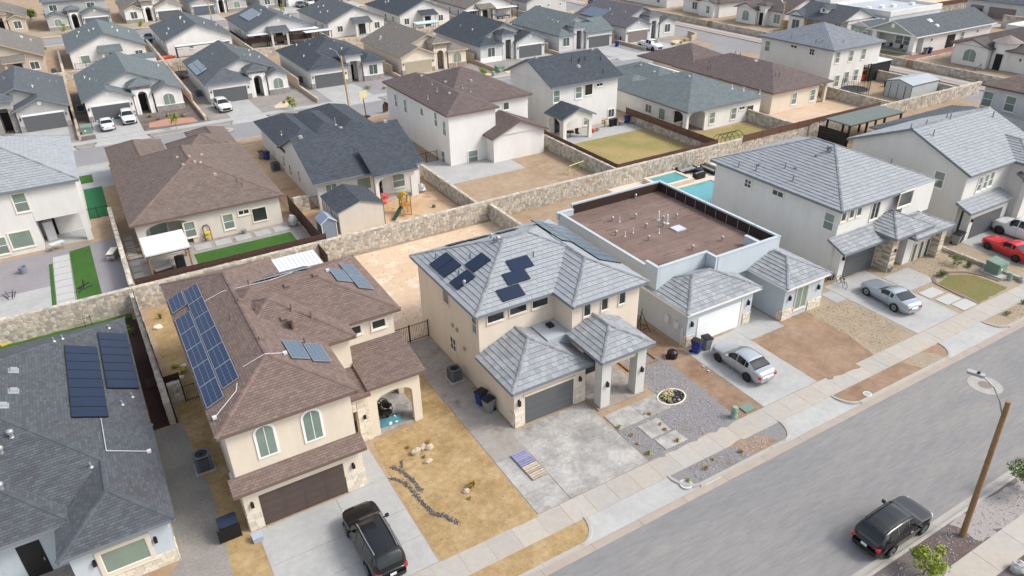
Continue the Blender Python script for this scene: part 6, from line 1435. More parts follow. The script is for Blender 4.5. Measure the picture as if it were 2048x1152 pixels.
# ================================================================== WALLS AND FENCES
stone_wall('long rubble stone wall behind the near row of houses', (-13, 58.95), (78, 58.95), 2.05, .4, 'R', .33, 300)
stone_wall('rubble stone wall continuing behind the dark pergola', (78.3, 58.9), (116, 58.9), 1.9, .4, 'R', .5)
stone_wall('low stone wall between the charcoal shingle house and the brown roofed house', (-.62, 42.2), (-.85, 58.6), 1.75, .34, 'LR', .36)
stone_wall('short stone stub beside the iron gate of the brown roofed house', (-.35, 44.6), (.45, 44.6), 1.5, .34, 'LR', .34)
stone_wall('stone wall between the tile roof house yard and the flat roofed house yard', (31.75, 48), (31.75, 58.6), 1.8, .34, 'LR', .38)
stone_wall('stone wall between the lavender gravel yard and the brown hipped house', (-.75, 60.2), (-.75, 79), 1.75, .34, 'LR', .36)
stone_wall('stone wall between the play yard and the white two storey house', (31.0, 59.3), (31.0, 73.5), 1.6, .34, 'LR', .38)
stone_wall('stone wall left of the fenced lawn', (48.3, 59.3), (48.3, 76), 1.7, .34, 'LR', .4)
stone_wall('stone wall between the two lawns', (64.1, 59.3), (64.1, 77.5), 1.5, .34, 'LR', .42)
stone_wall('stone wall between the green hoop lawn and the bare dirt yard', (77.6, 59.3), (77.6, 69), 1.6, .34, 'LR', .42)
stone_wall('stone wall between the bare dirt yard and the shed yard', (96.2, 59.3), (96.2, 72), 1.6, .34, 'LR', .45)
stone_wall('stone wall closing the shed yard toward the right hand street', (111.2, 59.3), (111.2, 76), 1.6, .34, 'LR', .45)
stone_wall('short stone stub by the play yard gate', (15.6, 71.2), (17.2, 71.2), 1.7, .34, 'LR', .36)
stone_wall('long pale stone wall between the two far rows of houses', (-20, 150.5), (110, 150.5), 1.6, .4, 'R', .6)
stone_wall('stone retaining wall below the sage house', (123.2, 92), (123.2, 75.5), 1.3, .4, 'LR', .5, z0=0)
stone_wall('stone retaining wall below the mission style house', (123.2, 74.2), (123.2, 50), 1.3, .4, 'LR', .5)
stone_wall('stone retaining wall below the farmhouse and clay tiled house', (123.2, 122), (123.2, 93), 1.2, .4, 'LR', .55)
stone_wall('stone retaining wall along the top of the right hand street', (123.2, 160), (123.2, 123.5), 1.2, .4, 'LR', .6)
stone_wall('stone side wall between the sage house and the mission style house', (124, 74.6), (136, 74.6), 1.3, .36, 'LR', .5)
pad('terrain', rect(123.3, 45, 168, 165), 1.18, SAND, -.2, label='raised lots behind the retaining walls'); sheet('path', rect(124, 74.9, 146, 77.1), 1.19, BRICKP); sheet('lawn', rect(123.6, 78, 126.4, 90), 1.19, LAWN2)
sheet('driveway', rect(158, 83, 172, 96), 1.2, CONC)
pad('terrain', rect(168.02, 40, 260, 100), 1.38, SAND, -.2, label='raised lot in the top right corner')
stone_wall('stone wall beside the driveway in the top right corner', (166, 99.5), (182, 99.5), 2.4, .4, 'R', .6, z0=1.2, hs=1); stone_wall('stone wall in front of the top right corner house', (164.5, 82.8), (164.5, 66), 2.6, .4, 'LR', .6, z0=1.0)
fence('rusty brown sheet fence on the wall beside the top right driveway', (160, 99), (182, 99.2), .9, BROWNFENCE, 3, .45, 2.9)
for i, x in enumerate((-1.9, 14.3, 30.9, 47.3, 63.4, 79.6, 95.6)):
    m = 0
    lb = ['low tan block wall left of the two white cars', 'low tan block wall left of the white crossover driveway', 'low tan block wall left of the stone pier house', 'low tan block wall left of the tan arched house', 'low tan block wall right of the tan arched house', 'low tan block wall right of the square entry house', 'low tan block wall beside the white pickup driveway'][i]
    r_ = thing('block_wall', lb, 'wall', (x, 111.5, 0), 0, 'low block walls between driveways'); y = 0
    while y < 38:
        st = max(0, .0 if y < 11 else 1.0); hgt = .55 if y < 9 else 1.6
        b = MB(); b.box(-.14, y+.01, -.05, .14, y+1.99, hgt, rn=R.random()); b.build('block', BLOCK, r_, rnd=True); b = MB(); b.box(-.17, y+.005, hgt, .17, y+1.995, hgt+.07, rn=R.random()); b.build('coping', BLOCK, r_, rnd=True); y += 2
for i, x in enumerate((-1.9, 14.6, 31.0, 47.5, 63.8, 80.2, 96.6)):
    lb = ['tan house', 'first white house', 'long white patio cover', 'white awnings', 'black grill', 'turquoise topped shelter', 'white patio covers'][i]
    stone_wall('stone boundary wall by the house seen from behind with the '+lb if i else 'stone boundary wall right of the tan house at the left edge', (x, 151), (x, 176), 1.3, .34, 'LR', .6)
cw = thing('curved_wall', 'curved low stone wall round the corner garden by the right hand street', 'wall', (108, 114, 0)); 
for i in range(14):
    a0, a1 = rad(-88+i*7.2), rad(-88+(i+1)*7.2); m = MB()
    P = [(1.0+3.4*math.cos(a), 3.0+3.6*math.sin(a)) for a in (a0, a1)]; Q = [(1.0+3.05*math.cos(a), 3.0+3.25*math.sin(a)) for a in (a0, a1)]
    m.prism([P[0], P[1], Q[1], Q[0]], 0, 1.0, rn=R.random()); m.build('stone_block', BLOCK, cw, rnd=True)
m = MB(); m.box(1.0, 6.6, 0, 1.3, 14, 1.2); m.build('wall_run', BLOCK, cw)
fence('dark rusty sheet fence along the back of the brown hipped house', (-.4, 59.35), (15.3, 59.35), 1.5, RUSTY, 2.6, .25, 1.0)
fence('dark rusty sheet fence beside the brown hipped house', (15.3, 59.4), (15.3, 72), 1.75, RUSTY, 2.1, .35)
fence('short dark sheet fence end on the stone wall behind the brown roofed house', (14.4, 56.4), (14.4, 58.7), 1.5, RUSTY, 2.3, .5, .4)
fence('dark fence rails on top of the low stone side wall', (-.45, 45.2), (-.72, 57.6), .75, RUSTY, 1.9, .37, 1.5)
fence('dark sheet panel by the small iron gate', (-.55, 45.6), (.5, 45.6), 1.5, RUSTY, 1.05, .5)
fence('small black iron gate beside the brown roofed house', (.5, 44.2), (1.45, 44.2), 1.3, IRON, 1, solid=False, cat='gate', name='gate')
fence('black iron gate between the brown roofed and tile roofed houses', (14.5, 42.75), (17.5, 42.75), 1.45, IRON, 1.5, solid=False, cat='gate', name='gate')
fence('black iron gate across the turf side yard', (-3.0, 81.2), (-.9, 81.2), 1.2, IRON, 1.1, solid=False, cat='gate', name='gate')
fence('black iron gate left of the white porch house, by the stone stub', (17.0, 71.2), (18.1, 71.2), 1.4, IRON, 1.1, solid=False, cat='gate', name='gate')
fence('small iron gate beside the mauve roofed two storey house', (32.0, 77.5), (34.9, 77.5), 1.3, IRON, 1.4, solid=False, cat='gate', name='gate')
fence('dark brown metal fence left of the fenced lawn', (48.7, 60.2), (48.7, 76), .85, BROWNFENCE, 2.4, .3, 1.15); fence('dark brown metal fence along the front of the fenced lawn', (48.7, 60.1), (63.7, 60.1), .85, BROWNFENCE, 2.4, .3, 1.15); fence('dark brown metal fence right of the fenced lawn, on posts over stone', (63.75, 60.2), (63.75, 77.5), .95, BROWNFENCE, 2.4, .32, 1.0)
fence('dark brown sheet fence on the wall by the dark pergola', (66.5, 58.7), (92, 58.7), .9, BROWNFENCE, 3.2, .45, 1.6); 
fence('dark rusty fence on top of the wall behind the long white patio cover', (31.2, 160.2), (44.5, 158.2), 1.1, RUSTY, 2.6, .36, .9); fence('black sheet fence at the side of the pale house with awnings', (31.6, 160.4), (31.6, 176), 1.5, RUSTY, 3, .5)
fence('cedar fence panel beside the clay tiled house', (127.4, 106.9), (130, 105.2), 1.8, CEDAR, 2.6, .2, 1.2)
fence('cedar fence in the top left corner behind the turf', (-13, 190), (-4.2, 190), 1.5, CEDAR, 2.2, .25)
fence('rusty fence at the far edge of the graded soil', (150, 112), (166, 103), 1.2, CEDAR, 4, .4, 1.2); fence('dark mesh fence behind the white house with awning', (.2, 157.6), (5.5, 157.6), 1.5, IRON, 1.6, solid=False)
# ================================================================== STREET FURNITURE
sl = thing('street_lamp', 'street lamp on a leaning brown timber pole at the lower right', 'street lamp', (32.85, 11.0, 0))
m = MB(); m.tube((0, 0, -.2), (.3, .42, 8.3), .15, .115, 12); m.build('pole', WOOD, sl)
m = MB(); m.path([(.27, .5, 7.6), (.2, .75, 8.2), (-.0, 1.1, 8.85), (-.25, 1.55, 9.25)], .035, 8); m.build('arm', STEEL, sl); m = MB(); m.cbox((-.38, 1.85, 9.3), (.28, .75, .13), .35, .06); m.build('lamp_head', GALV, sl); m = MB(); m.cbox((-.35, 1.75, 9.4), (.12, .12, .09)); m.build('photocell', BLKPLASTIC, sl)
for loc, hh, lb in (((33.3, 104.0), 8.0, 'slim street lamp on a pale timber pole beside the middle street'), ((30.7, 190), 7.5, 'timber street lamp pole in the far street at the top'), ((125.6, 104.9), 7.0, 'timber street lamp pole by the farmhouse')):
    sl = thing('street_lamp', lb, 'street lamp', (*loc, 0)); m = MB(); m.tube((0, 0, -.2), (-.2, .3, hh), .16, .12, 8); m.build('pole', M('pale_pole', (.42, .30, .17), .85, .2, 3), sl); m = MB(); m.path([(-.2, .3, hh-.6), (-.5, 1.2, hh+.5), (-.8, 2.2, hh+.7)], .04, 6); m.build('arm', STEEL, sl); m = MB(); m.cbox((-.9, 2.5, hh+.68), (.25, .6, .12)); m.build('lamp_head', GALV, sl)
def disc(name, label, cat, loc, r, mat, z=.01, ring=None, rm=None):
    m = MB(); m.lathe([(r, -.05), (r, z)], 24); o = solo(name, m, mat, label, cat); o.location = (*loc, ZR if loc[1] < 20.2 else 0)
    if ring: m = MB(); m.lathe([(ring, -.05), (ring, z-.006)], 28); c = m.build('collar', rm, o)
    return o
disc('manhole_cover', 'manhole cover in a pale concrete collar under the street lamp head', 'manhole', G(1970, 770, ZR), .42, M('iron_cover', (.20, .17, .15), .7, .2, 5), .016, 1.05, M('collar_concrete', (.34, .325, .30), .9, .12, 2))
disc('manhole_cover', 'manhole cover in the middle street near the two white cars', 'manhole', G(452, 262, ZR), .45, _MC['iron_cover'], .016, 1.1, _MC['collar_concrete'])
disc('meter_lid', 'round meter lid in the gravel verge by the kerb number', 'meter lid', G(1372, 968), .28, GALV, .03, .36, PVC); disc('meter_lid', 'round meter lid in the bare soil verge', 'meter lid', G(1735, 788), .2, GALV, .03, .28, PVC)
m = MB(); m.cbox((0, 0, .05), (.9, .6, .1)); o = solo('utility_box', m, GREENBOX, 'flat green utility lid set in the reddish soil', 'utility box'); o.location = (*G(1495, 817), 0)
def pedestal(label, loc, h=.85, r=.2):
    o = thing('utility_pedestal', label, 'utility box', (*loc, 0)); m = MB(); m.lathe([(r*1.15, 0), (r*1.1, .25), (r, .27), (r, h-.06), (r*.85, h)], 12); m.build('pedestal_body', PALEGREEN, o); m = MB(); m.lathe([(r*1.06, h*.55), (r*1.06, h*.6)], 12); m.build('band', GREENBOX, o)
pedestal('pale green utility pedestal beside the grey gravel yard', (29.85, 23.95)); pedestal('pale green pedestal beside the large green transformer box', (61.9, 24.6), .7, .17); pedestal('green pedestal by the low wall of the middle street', G(432, 205), .8, .25); pedestal('small green pedestal right of the tan arched house', G(987, 152), .8, .3)
def transformer(label, loc, s=1.0, rz=0):
    o = thing('transformer_box', label, 'utility box', (*loc, 0), rz); m = MB(); m.box(-.95*s, -.95*s, -.02, .95*s, .95*s, .12); m.build('pad', CONC, o); m = MB(); m.cbox((0, .1, .12+.5*s), (1.4*s, 1.2*s, 1.0*s), 0, .05); m.build('cabinet', GREENBOX, o); m = MB(); m.add([(-.72*s, -.55*s, .12+.95*s), (.72*s, -.55*s, .12+.95*s), (.72*s, .72*s, .12+1.1*s), (-.72*s, .72*s, .12+1.1*s), (-.72*s, -.55*s, .1+.8*s), (.72*s, -.55*s, .1+.8*s), (.72*s, .72*s, .9*s), (-.72*s, .72*s, .9*s)], [(0,1,2,3), (4,5,1,0), (5,6,2,1), (7,4,0,3), (6,7,3,2)]); m.build('hood', GREENBOX, o); m = MB(); m.box(-.3*s, -.515*s, .5*s, -.12*s, -.49*s, .7*s); m.build('warning_label', TRIM_W, o)
transformer('large green transformer box at the end of the tan gravel yard', (62.3, 25.9), .95); transformer('green transformer box by the two white cars', G(176, 268), 1.0); transformer('green transformer box right of the tan arched house', G(1000, 145), 1.0); 
ft = bpy.data.curves.new('kerb_number', 'FONT'); ft.body = '11921'; ft.size = .25; ft.extrude = .001; ft.align_x = 'CENTER'
to = bpy.data.objects.new('kerb_number', ft); COL.objects.link(to); bpy.context.view_layer.update()
me = bpy.data.meshes.new_from_object(to.evaluated_get(bpy.context.evaluated_depsgraph_get())); bpy.data.objects.remove(to); me.materials.append(M('number_paint', (.02, .022, .05), .6, .1))
o = bpy.data.objects.new('house_number', me); COL.objects.link(o); o.matrix_world = Matrix.Translation((24.9, 20.69, -.085)) @ Matrix.Rotation(rad(62), 4, 'X'); lab(o, 'dark house number painted on the kerb face', 'house number'); o.scale = (1, .6, 1); o.location = (24.9, 20.662, -.112)
m = MB(); m.add([(24.3, 20.655, -.116), (25.5, 20.655, -.116), (25.5, 20.694, .012), (24.3, 20.694, .012)], [(0,1,2,3)]); o2 = m.build('number_patch', M('number_patch_paint', (.55, .55, .52), .7, .1), o); o2.matrix_parent_inverse = o.matrix_world.inverted()
# ================================================================== VEHICLES
BLACK = paint('black', (.008, .008, .010), .18); SILVER = paint('silver', (.42, .45, .48), .28, .5); SILV2 = paint('silver_blue', (.36, .41, .46), .28, .5); REDP = paint('red', (.52, .010, .016), .2); WHT = paint('white', (.62, .63, .63), .25); GREYC = paint('grey_blue', (.13, .16, .20), .3, .3); NAVY = paint('navy', (.03, .06, .11), .3, .2); GREYV = paint('dark_grey', (.12, .125, .14), .3, .3)
car('suv', 'black suv with chrome roof rails parked nose to the brown garage door', 'suv', (6.72, 26.15, .024), rad(90.5), BLACK, rails='chrome')
car('crossover', 'black crossover parked at the kerb beside the timber lamp pole', 'suv', (29.95, 13.08, ZR), rad(1), BLACK, rails='trim')
car('sedan', 'silver sedan on the blue grey house driveway', 'car', (34.2, 27.5, .024), rad(89), SILVER, rim=RIMD)
car('coupe', 'silver coupe on the stone pier house driveway', 'car', (50.6, 27.7, .024), rad(82), SILV2)
car('coupe', 'red coupe at the right edge beside the white pickup', 'car', (66.65, 27.2, .024), rad(80), REDP, rim=RIMD)
car('pickup', 'white pickup truck next to the red coupe', 'truck', (70.9, 28.1, .024), rad(89), WHT, rim=RIMD)
car('sedan', 'white sedan on the left of the arched white house driveway', 'car', (*G(215, 256), .024), rad(92), WHT); car('crossover', 'white crossover nose out on the arched white house driveway', 'suv', (*G(258, 243), .024), rad(-90), WHT)
car('crossover', 'white crossover nose out beside the solar roofed arched house', 'suv', (*G(447, 219), .024), rad(-88), WHT); car('pickup', 'white pickup truck on the corner house driveway beyond the middle street', 'truck', (*G(1299, 98), .024), rad(-88), WHT, rim=RIMD)
car('crossover', 'grey blue suv in the far street between two white houses', 'suv', (*G(299, 82), 0), rad(-95), GREYC); car('sedan', 'dark sedan on a far driveway at the top', 'car', (*G(601, 14), 0), rad(-92), GREYV); car('suv', 'white suv beside the dark sedan on a far driveway', 'suv', (*G(620, 11), 0), rad(-92), WHT); car('crossover', 'dark suv half seen at the top edge by the sedan', 'suv', (*G(641, 3), 0), rad(-92), GREYV)
car('suv', 'silver grey suv before the twin garage in the top right corner', 'suv', (*G(1943, 36, 1.2), 1.205), rad(185), GREYV, rails='trim'); car('crossover', 'navy suv at the top edge above the corner house', 'suv', (*G(1190, 7), 0), rad(20), NAVY); car('suv', 'white van like suv at the top edge above the corner house', 'van', (*G(1243, 8), 0), rad(15), WHT)
car('sedan', 'white car under the slatted carport beside the silver tiled house', 'car', (111.6, 78.5, .0), rad(90), WHT); car('crossover', 'dark car in the porch recess of the top right corner house', 'suv', (168.5, 79, 1.39), rad(180), BLACK)
# ================================================================== BINS, AC UNITS
BN = 'wheeled bins'
bin_cart('blue wheeled bin against the tile roofed house side wall', (17.0, 33.6), rad(-75), BLUEBIN, BN); bin_cart('grey wheeled bin in front of the blue one on the dirty side path', (17.05, 32.7), rad(-75), GREYBIN, BN)
bin_cart('blue wheeled bin at the corner of the white garage', (32.85, 30.55), rad(20), BLUEBIN, BN); bin_cart('grey wheeled bin beside the white garage door', (33.75, 30.5), rad(-8), GREYBIN, BN)
bin_cart('grey wheeled bin with black lid at the right edge house corner', (64.7, 30.9), rad(10), GREYBIN, BN); bin_cart('dark wheeled bin behind the grey one at the right edge house', (65.3, 31.0), rad(10), BLKPLASTIC, BN)
bin_cart('grey wheeled bin beside the dark gabled house, left of the blue', G(524, 318), 0, GREYBIN, BN); bin_cart('blue wheeled bin beside the dark gabled house', G(535, 319), .3, BLUEBIN, BN)
bin_cart('blue wheeled bin left of the white pickup driveway', G(1234, 93), 0, BLUEBIN, BN); bin_cart('blue wheeled bin nearest the grey corner garage', G(1243, 84), .4, BLUEBIN, BN); bin_cart('tall blue wheeled bin against the white house by the fenced lawn', (63.3, 76.6), .2, BLUEBIN, BN)
bin_cart('grey wheeled bin at the sage house side', G(1850, 108, 1.2), 0, GREYBIN, BN, z=1.2); bin_cart('blue wheeled bin at the sage house side', G(1858, 107, 1.2), 0, BLUEBIN, BN, z=1.2); bin_cart('dark wheeled bin in the narrow yard right of the grey garage', G(130, 240), 0, BLKPLASTIC, BN); bin_cart('black wheeled bin behind the dark one right of the grey garage', G(136, 230), .2, GREYBIN, BN); bin_cart('pale blue bin at the white sedan garage', G(196, 240), 0, GREYBIN, BN)
ac_unit('grey ac condenser on the dirty side path of the tile roofed house', (16.75, 36.9)); ac_unit('tall dark ac condenser left of the brown roofed house', (.35, 37.0), 0, (.9, .9, 1.1)); ac_unit('dark ac condenser in the side yard of the play yard house', (17.35, 85.0), 0, (.95, .95, 1.0))
for p, lb in (((162, 222), 'white sedan house'), ((399, 193), 'solar roofed arched house'), ((602, 165), 'stone pier charcoal house'), ((778, 140), 'tan arched house'), ((110, 148), 'tan house at the left edge')): ac_unit('small dark ac condenser beside the '+lb, G(*p), 0, (.95, .95, .95))
# small fenced pool heater / generator left of the brown roofed garage
g_ = thing('equipment_cover', 'dark boxy equipment with a ribbed black panel beside the brown garage', 'equipment', (.55, 30.95, 0)); m = MB(); m.cbox((0, .1, .5), (.95, .8, 1.0), 0, .08); m.build('cabinet', ACDARK, g_); m = MB(); m.cbox((0, .1, 1.02), (.98, .84, .05), 0, .1); m.build('lid', M('dark_blue_lid', (.02, .03, .06), .35, .1), g_)
for i in range(9): m = MB(); m.box(-.62, -.36, .08+.095*i, .52, -.32, .14+.095*i); m.build('slat', IRON, g_)
for x in (-.62, .48): m = MB(); m.box(x, -.32, 0, x+.04, -.28, .95); m.build('post', IRON, g_)
m = MB(); m.box(-.25, -.2, .0, .25, .2, .32); m.add([(-.27, -.22, .33), (.27, -.22, .33), (.27, .22, .42), (-.27, .22, .42), (-.27, -.22, .30), (.27, -.22, .30), (.27, .22, .39), (-.27, .22, .39)], [(0,1,2,3), (4,5,1,0), (5,6,2,1), (7,4,0,3), (6,7,3,2)]); o = solo('storage_box', m, M('grey_blue_plastic', (.33, .36, .42), .5, .06), 'small grey blue box at the brown garage corner', 'box'); o.location = (1.7, 29.9, 0)
# ================================================================== YARD THINGS
# pallet lying on the stained driveway
for k, mt, lb in ((0, PBLUE, 'blue painted half of the flat pallets on the stained driveway'), (1, PALLET, 'bare wood pallet next to the blue one on the stained driveway')):
    pl = thing('pallet', lb, 'pallet', (16.62, 27.05, .024), rad(-88))
    for i in range(7):
        m = MB(); x = -1.25+k*1.22+i*.172; m.box(x, -.5, .09, x+.11+R.uniform(0, .04), .5, .115, rn=R.random()); m.build('board', mt, pl, rnd=True)
    for y in (-.48, -.05, .40): m = MB(); m.box(-1.25+k*1.22, y, 0, -1.25+k*1.22+1.16, y+.09, .089); m.build('runner', mt, pl, rnd=True)
# oval bed
n = 28; cx, cy = 27.9, 27.55; E_ = [(cx+.95*math.cos(2*math.pi*i/n), cy+.72*math.sin(2*math.pi*i/n)) for i in range(n)]
sheet('oval_bed', E_, .016, M('black_mulch', (.02, .018, .018), .95, .5, 18, 1.0, 30))
rg = thing('bed_edging', 'oval of pale edging round the agave bed', 'edging', (cx, cy, 0))
for i in range(n):
    a, b = E_[i], E_[(i+1) % n]; k = 1.09; m = MB(); m.prism([(a[0]-cx, a[1]-cy), (b[0]-cx, b[1]-cy), ((b[0]-cx)*k, (b[1]-cy)*k), ((a[0]-cx)*k, (a[1]-cy)*k)], 0, .09); m.build('edging_piece', TRIM_C, rg)
tuft('yellow green agave in the oval bed', (27.55, 27.55), .62, .45, AGAVE, 46, 1, 'agave', 'agave', .016, wid=.045); tuft('drooping dry plant at the back of the oval bed', (28.05, 27.95), .5, .3, M('dry_tan_leaf', (.50, .40, .26), .8, .2, 3, rnd=.3), 22, 2, 'plant', 'dry_plant', .016, wid=.05); rock('small pale stone in the oval bed', (28.1, 27.05), (.1, .08, .08), seed=3, z=.016)
# planter frame + hoses by the tall porch
fr = thing('planter_frame', 'low wooden frame of bare soil beside the tall porch', 'planter', (28.6, 32.1, 0))
for q in ((-1.3, -.9, 1.3, -.78), (-1.3, .78, 1.3, .9), (-1.3, -.77, -1.18, .77), (1.18, -.77, 1.3, .77)): m = MB(); m.box(q[0], q[1], 0, q[2], q[3], .12); m.build('board', WOOD, fr)
m = MB(); m.lathe([(.36, .0), (.40, .25), (.36, .5), (.2, .62)], 10); m.box(-.5, -.1, 0, -.3, .1, .3); o = solo('black_sack', m, BLKPLASTIC, 'black lumpy cover on the soil strip by the blue grey house', 'cover'); o.location = (31.0, 31.0, 0)
tr = thing('folded_easel', 'black metal stand leaning by the blue grey side wall', 'stand', (31.3, 34.6, 0))
for a, b in (((-.5, -.3, 0), (0, .3, 1.7)), ((.5, -.3, 0), (0, .3, 1.7)), ((0, .6, 0), (0, .2, 2.0)), ((-.3, 0, .8), (.4, 0, .5)), ((.6, .2, .1), (-.3, -.3, .5))): m = MB(); m.tube(a, b, .03, n=6); m.build('leg', IRON, tr)
for p, lb in (((1407, 735), 'first small pale cap on the reddish soil'), ((1417, 744), 'second small pale cap on the reddish soil')): m = MB(); m.lathe([(.05, 0), (.07, .14)], 8); o = solo('pipe_cap', m, PVC, lb, 'pipe cap'); o.location = (*G(*p), 0)
# porch furniture of the brown roofed house
for k, (x, y, rz) in enumerate(((10.9, 35.6, .5), (11.5, 36.1, 2.2))):
    ch = thing('patio_chair', 'dark round-backed patio chair '+('nearer the arch' if k == 0 else 'behind the other chair')+' under the arched porch', 'chair', (x, y, .1), rz)
    m = MB(); m.cbox((0, 0, .42), (.5, .5, .06), 0, .08); m.build('seat', WICKER, ch)
    m = MB()
    for i in range(7): m.box(-.26+.075*i, .22, .45, -.22+.075*i, .26, 1.05-.02*abs(i-3)**2); 
    m.path([(-.3, .24, .45), (-.34, .26, .9), (-.15, .27, 1.15), (.15, .27, 1.15), (.34, .26, .9), (.3, .24, .45)], .03, 6); m.build('backrest', WICKER, ch)
    for a, b in ((-1, -1), (1, -1), (1, 1), (-1, 1)): m = MB(); m.tube((a*.22, b*.22, 0), (a*.2, b*.2, .4), .022, n=6); m.build('leg', WICKER, ch)
tb = thing('patio_table', 'small round dark table between the patio chairs', 'table', (11.2, 35.35, .1)); m = MB(); m.lathe([(.32, .48), (.33, .52)], 16); m.build('tabletop', WICKER, tb); m = MB(); m.lathe([(.2, 0), (.04, .04), (.04, .48)], 10); m.build('pedestal', WICKER, tb)
um = thing('folded_canopy', 'teal striped folded canopy lying on the arched porch floor', 'canopy', (11.2, 34.95, .1)); m = MB()
m.add([(-.9, -.3, .02), (.6, -.35, .05), (.75, .1, .28), (-.8, .2, .3), (0, .0, .38)], [(0,1,4), (1,2,4), (2,3,4), (3,0,4)]); m.add([(.5, .5, .02), (1.1, .2, .03), (.3, .2, .4)], [(0,1,2), (0,2,1)]); m.build('canvas', TEAL, um); m = MB(); m.add([(-.2, -.34, .06), (.0, -.34, .07), (.1, .05, .36), (.0, .05, .365)], [(0,1,2,3)]); m.add([(.25, -.34, .075), (.4, -.34, .08), (.4, .08, .36), (.3, .08, .37)], [(0,1,2,3)]); m.build('stripe', WHITE, um)
# dry yard: boulders, tufts and the river-rock swale
for i, (x, y, s, lb) in enumerate(((11.45, 31.55, (.34, .22, .24), 'leftmost of the three pale boulders in the dry yard'), (11.95, 31.72, (.3, .2, .2), 'middle of the three pale boulders in the dry yard'), (12.3, 31.5, (.3, .24, .2), 'rightmost of the three pale boulders in the dry yard'), (11.75, 30.5, (.32, .15, .14), 'flat grey stone below the pale boulders'), (12.55, 27.2, (.22, .15, .14), 'pale stone beside the orange dry tuft'))): rock(lb, (x, y), s, seed=i)
for i, (x, y, r, lb) in enumerate(((11.2, 32.2, .22, 'dry tuft left of the pale boulders'), (12.45, 32.0, .22, 'dry tuft right of the pale boulders'), (11.7, 30.95, .2, 'dry tuft above the flat grey stone'), (13.0, 27.35, .42, 'large orange dry tuft in the dry yard'), (12.45, 26.6, .2, 'small dry tuft below the orange one'))): tuft(lb, (x, y), r, r*1.1, DRYLEAF, 60, i)
rr = random.Random(5); m = MB()
def scatter(m, pts, wd, n, s0, s1):
    seg = [(Vector(a), Vector(b)) for a, b in zip(pts[:-1], pts[1:])]; tot = sum((b-a).length for a, b in seg)
    for a, b in seg:
        for _ in range(int(n*(b-a).length/tot)):
            p = a.lerp(b, rr.random())+Vector((rr.gauss(0, wd*.45), rr.gauss(0, wd*.45))); s = rr.uniform(s0, s1); m.blob((p.x, p.y, s*.5), (s, s*rr.uniform(.6, 1), s*.7), .25, 5, 3, rn=rr.random())
scatter(m, [(9.75, 31.2), (10.1, 30.6), (10.3, 29.8), (10.45, 28.6), (10.3, 28.9)], .14, 420, .02, .05); scatter(m, [(9.3, 30.4), (9.7, 30.0), (9.95, 29.3), (10.05, 28.3), (10.15, 27.4), (10.3, 26.6), (10.75, 26.2), (11.1, 25.4)], .15, 700, .02, .055); scatter(m, [(10.45, 31.4), (10.2, 30.9)], .09, 60, .02, .05)
solo('river_rock', m, ROCKD, 'branching strip of dark river rock in the dry yellow yard', 'river rock', kind='stuff', rnd=True)
m = MB()
def grit(x0, y0, x1, y1, n, s0, s1, z):
    for _ in range(n): s = rr.uniform(s0, s1); m.blob((rr.uniform(x0, x1), rr.uniform(y0, y1), z+s*.3), (s, s*rr.uniform(.6, 1), s*.6), .25, 5, 3, rn=rr.random())
grit(22.9, 23.8, 29.8, 28, 1300, .018, .05, .01); grit(27.3, 28, 30, 32.6, 700, .018, .05, .01); grit(24.2, 21, 30, 22, 420, .018, .05, .014); grit(26, 10.3, 39, 11.7, 700, .018, .05, .0)
solo('gravel_stones', m, M('loose_grey_stone', (.33, .315, .325), .9, .2, 8, rnd=.5), 'loose grey stones lying on the grey gravel yard', 'gravel', kind='stuff', rnd=True)
m = MB(); grit(43.8, 23.8, 48, 30, 900, .02, .05, .008); grit(55, 27.9, 62, 32.5, 700, .02, .05, .008); grit(56, 20.95, 64, 22, 350, .02, .05, .014)
solo('gravel_stones', m, M('loose_tan_stone', (.42, .33, .22), .9, .2, 8, rnd=.5), 'loose tan stones lying on the tan gravel yard', 'gravel', kind='stuff', rnd=True)
m = MB(); grit(9.4, 24, 14.8, 34, 420, .012, .04, .01); grit(14, 43, 31, 58, 500, .02, .05, .006)
solo('loose_stones', m, M('loose_brown_stone', (.36, .27, .18), .9, .2, 8, rnd=.5), 'small loose stones scattered over the bare yards', 'stones', kind='stuff', rnd=True)
# plants in the grey gravel yard and verges
PT = [((1263, 872), .2, 'dark tuft left of the upper square pad'), ((1276, 889), .16, 'small dark tuft below the first, by the driveway edge'), ((1299, 830), .2, 'dark tuft right of the stained porch pads'), ((1320, 850), .18, 'small tuft right of the upper square pad'), ((1330, 861), .2, 'tuft between the two square pads'), ((1297, 909), .26, 'round yellowish tuft in the corner by the sidewalk'), ((1354, 884), .26, 'orange tuft right of the lower square pad'), ((1239, 856), .24, 'green tuft by the driveway below the porch pads'), ((1288, 829), .12, 'tiny dark tuft on the gravel under the pads')]
for i, (p, r, lb) in enumerate(PT): tuft(lb, G(*p), r, r*1.2, LEAF_Y if i in (5, 7) else DRYLEAF, 46, 20+i)
for i, (p, r, lb) in enumerate((((1377, 962), .25, 'green weed by the round meter lid'), ((1411, 938), .26, 'brown tuft in the gravel verge'), ((1482, 905), .28, 'ragged tuft near the end of the gravel verge'), ((1425, 920), .16, 'thin weed at the sidewalk edge of the gravel verge'))): tuft(lb, G(*p), r, r, DRYLEAF if i else LEAF_Y, 40, 40+i)
shrub('small dark shrub in the tan gravel verge', G(2013, 630), .4, .4, LEAF, 120, .06, 4); shrub('shrub cut by the right edge in the tan gravel verge', G(2046, 608), .45, .4, LEAF, 120, .06, 5)
shrub('round bush low in the tan gravel yard', G(1884, 553), .5, .6, LEAF, 420, .06, 6); shrub('round bush by the side wall of the tan gravel yard', G(1937, 534), .42, .5, LEAF, 380, .06, 7)
t_ = tree('two tier clipped small tree in the tan gravel yard', G(1907, 530), .9, .55, LEAF, 8, .035, 0, 520, .06); 
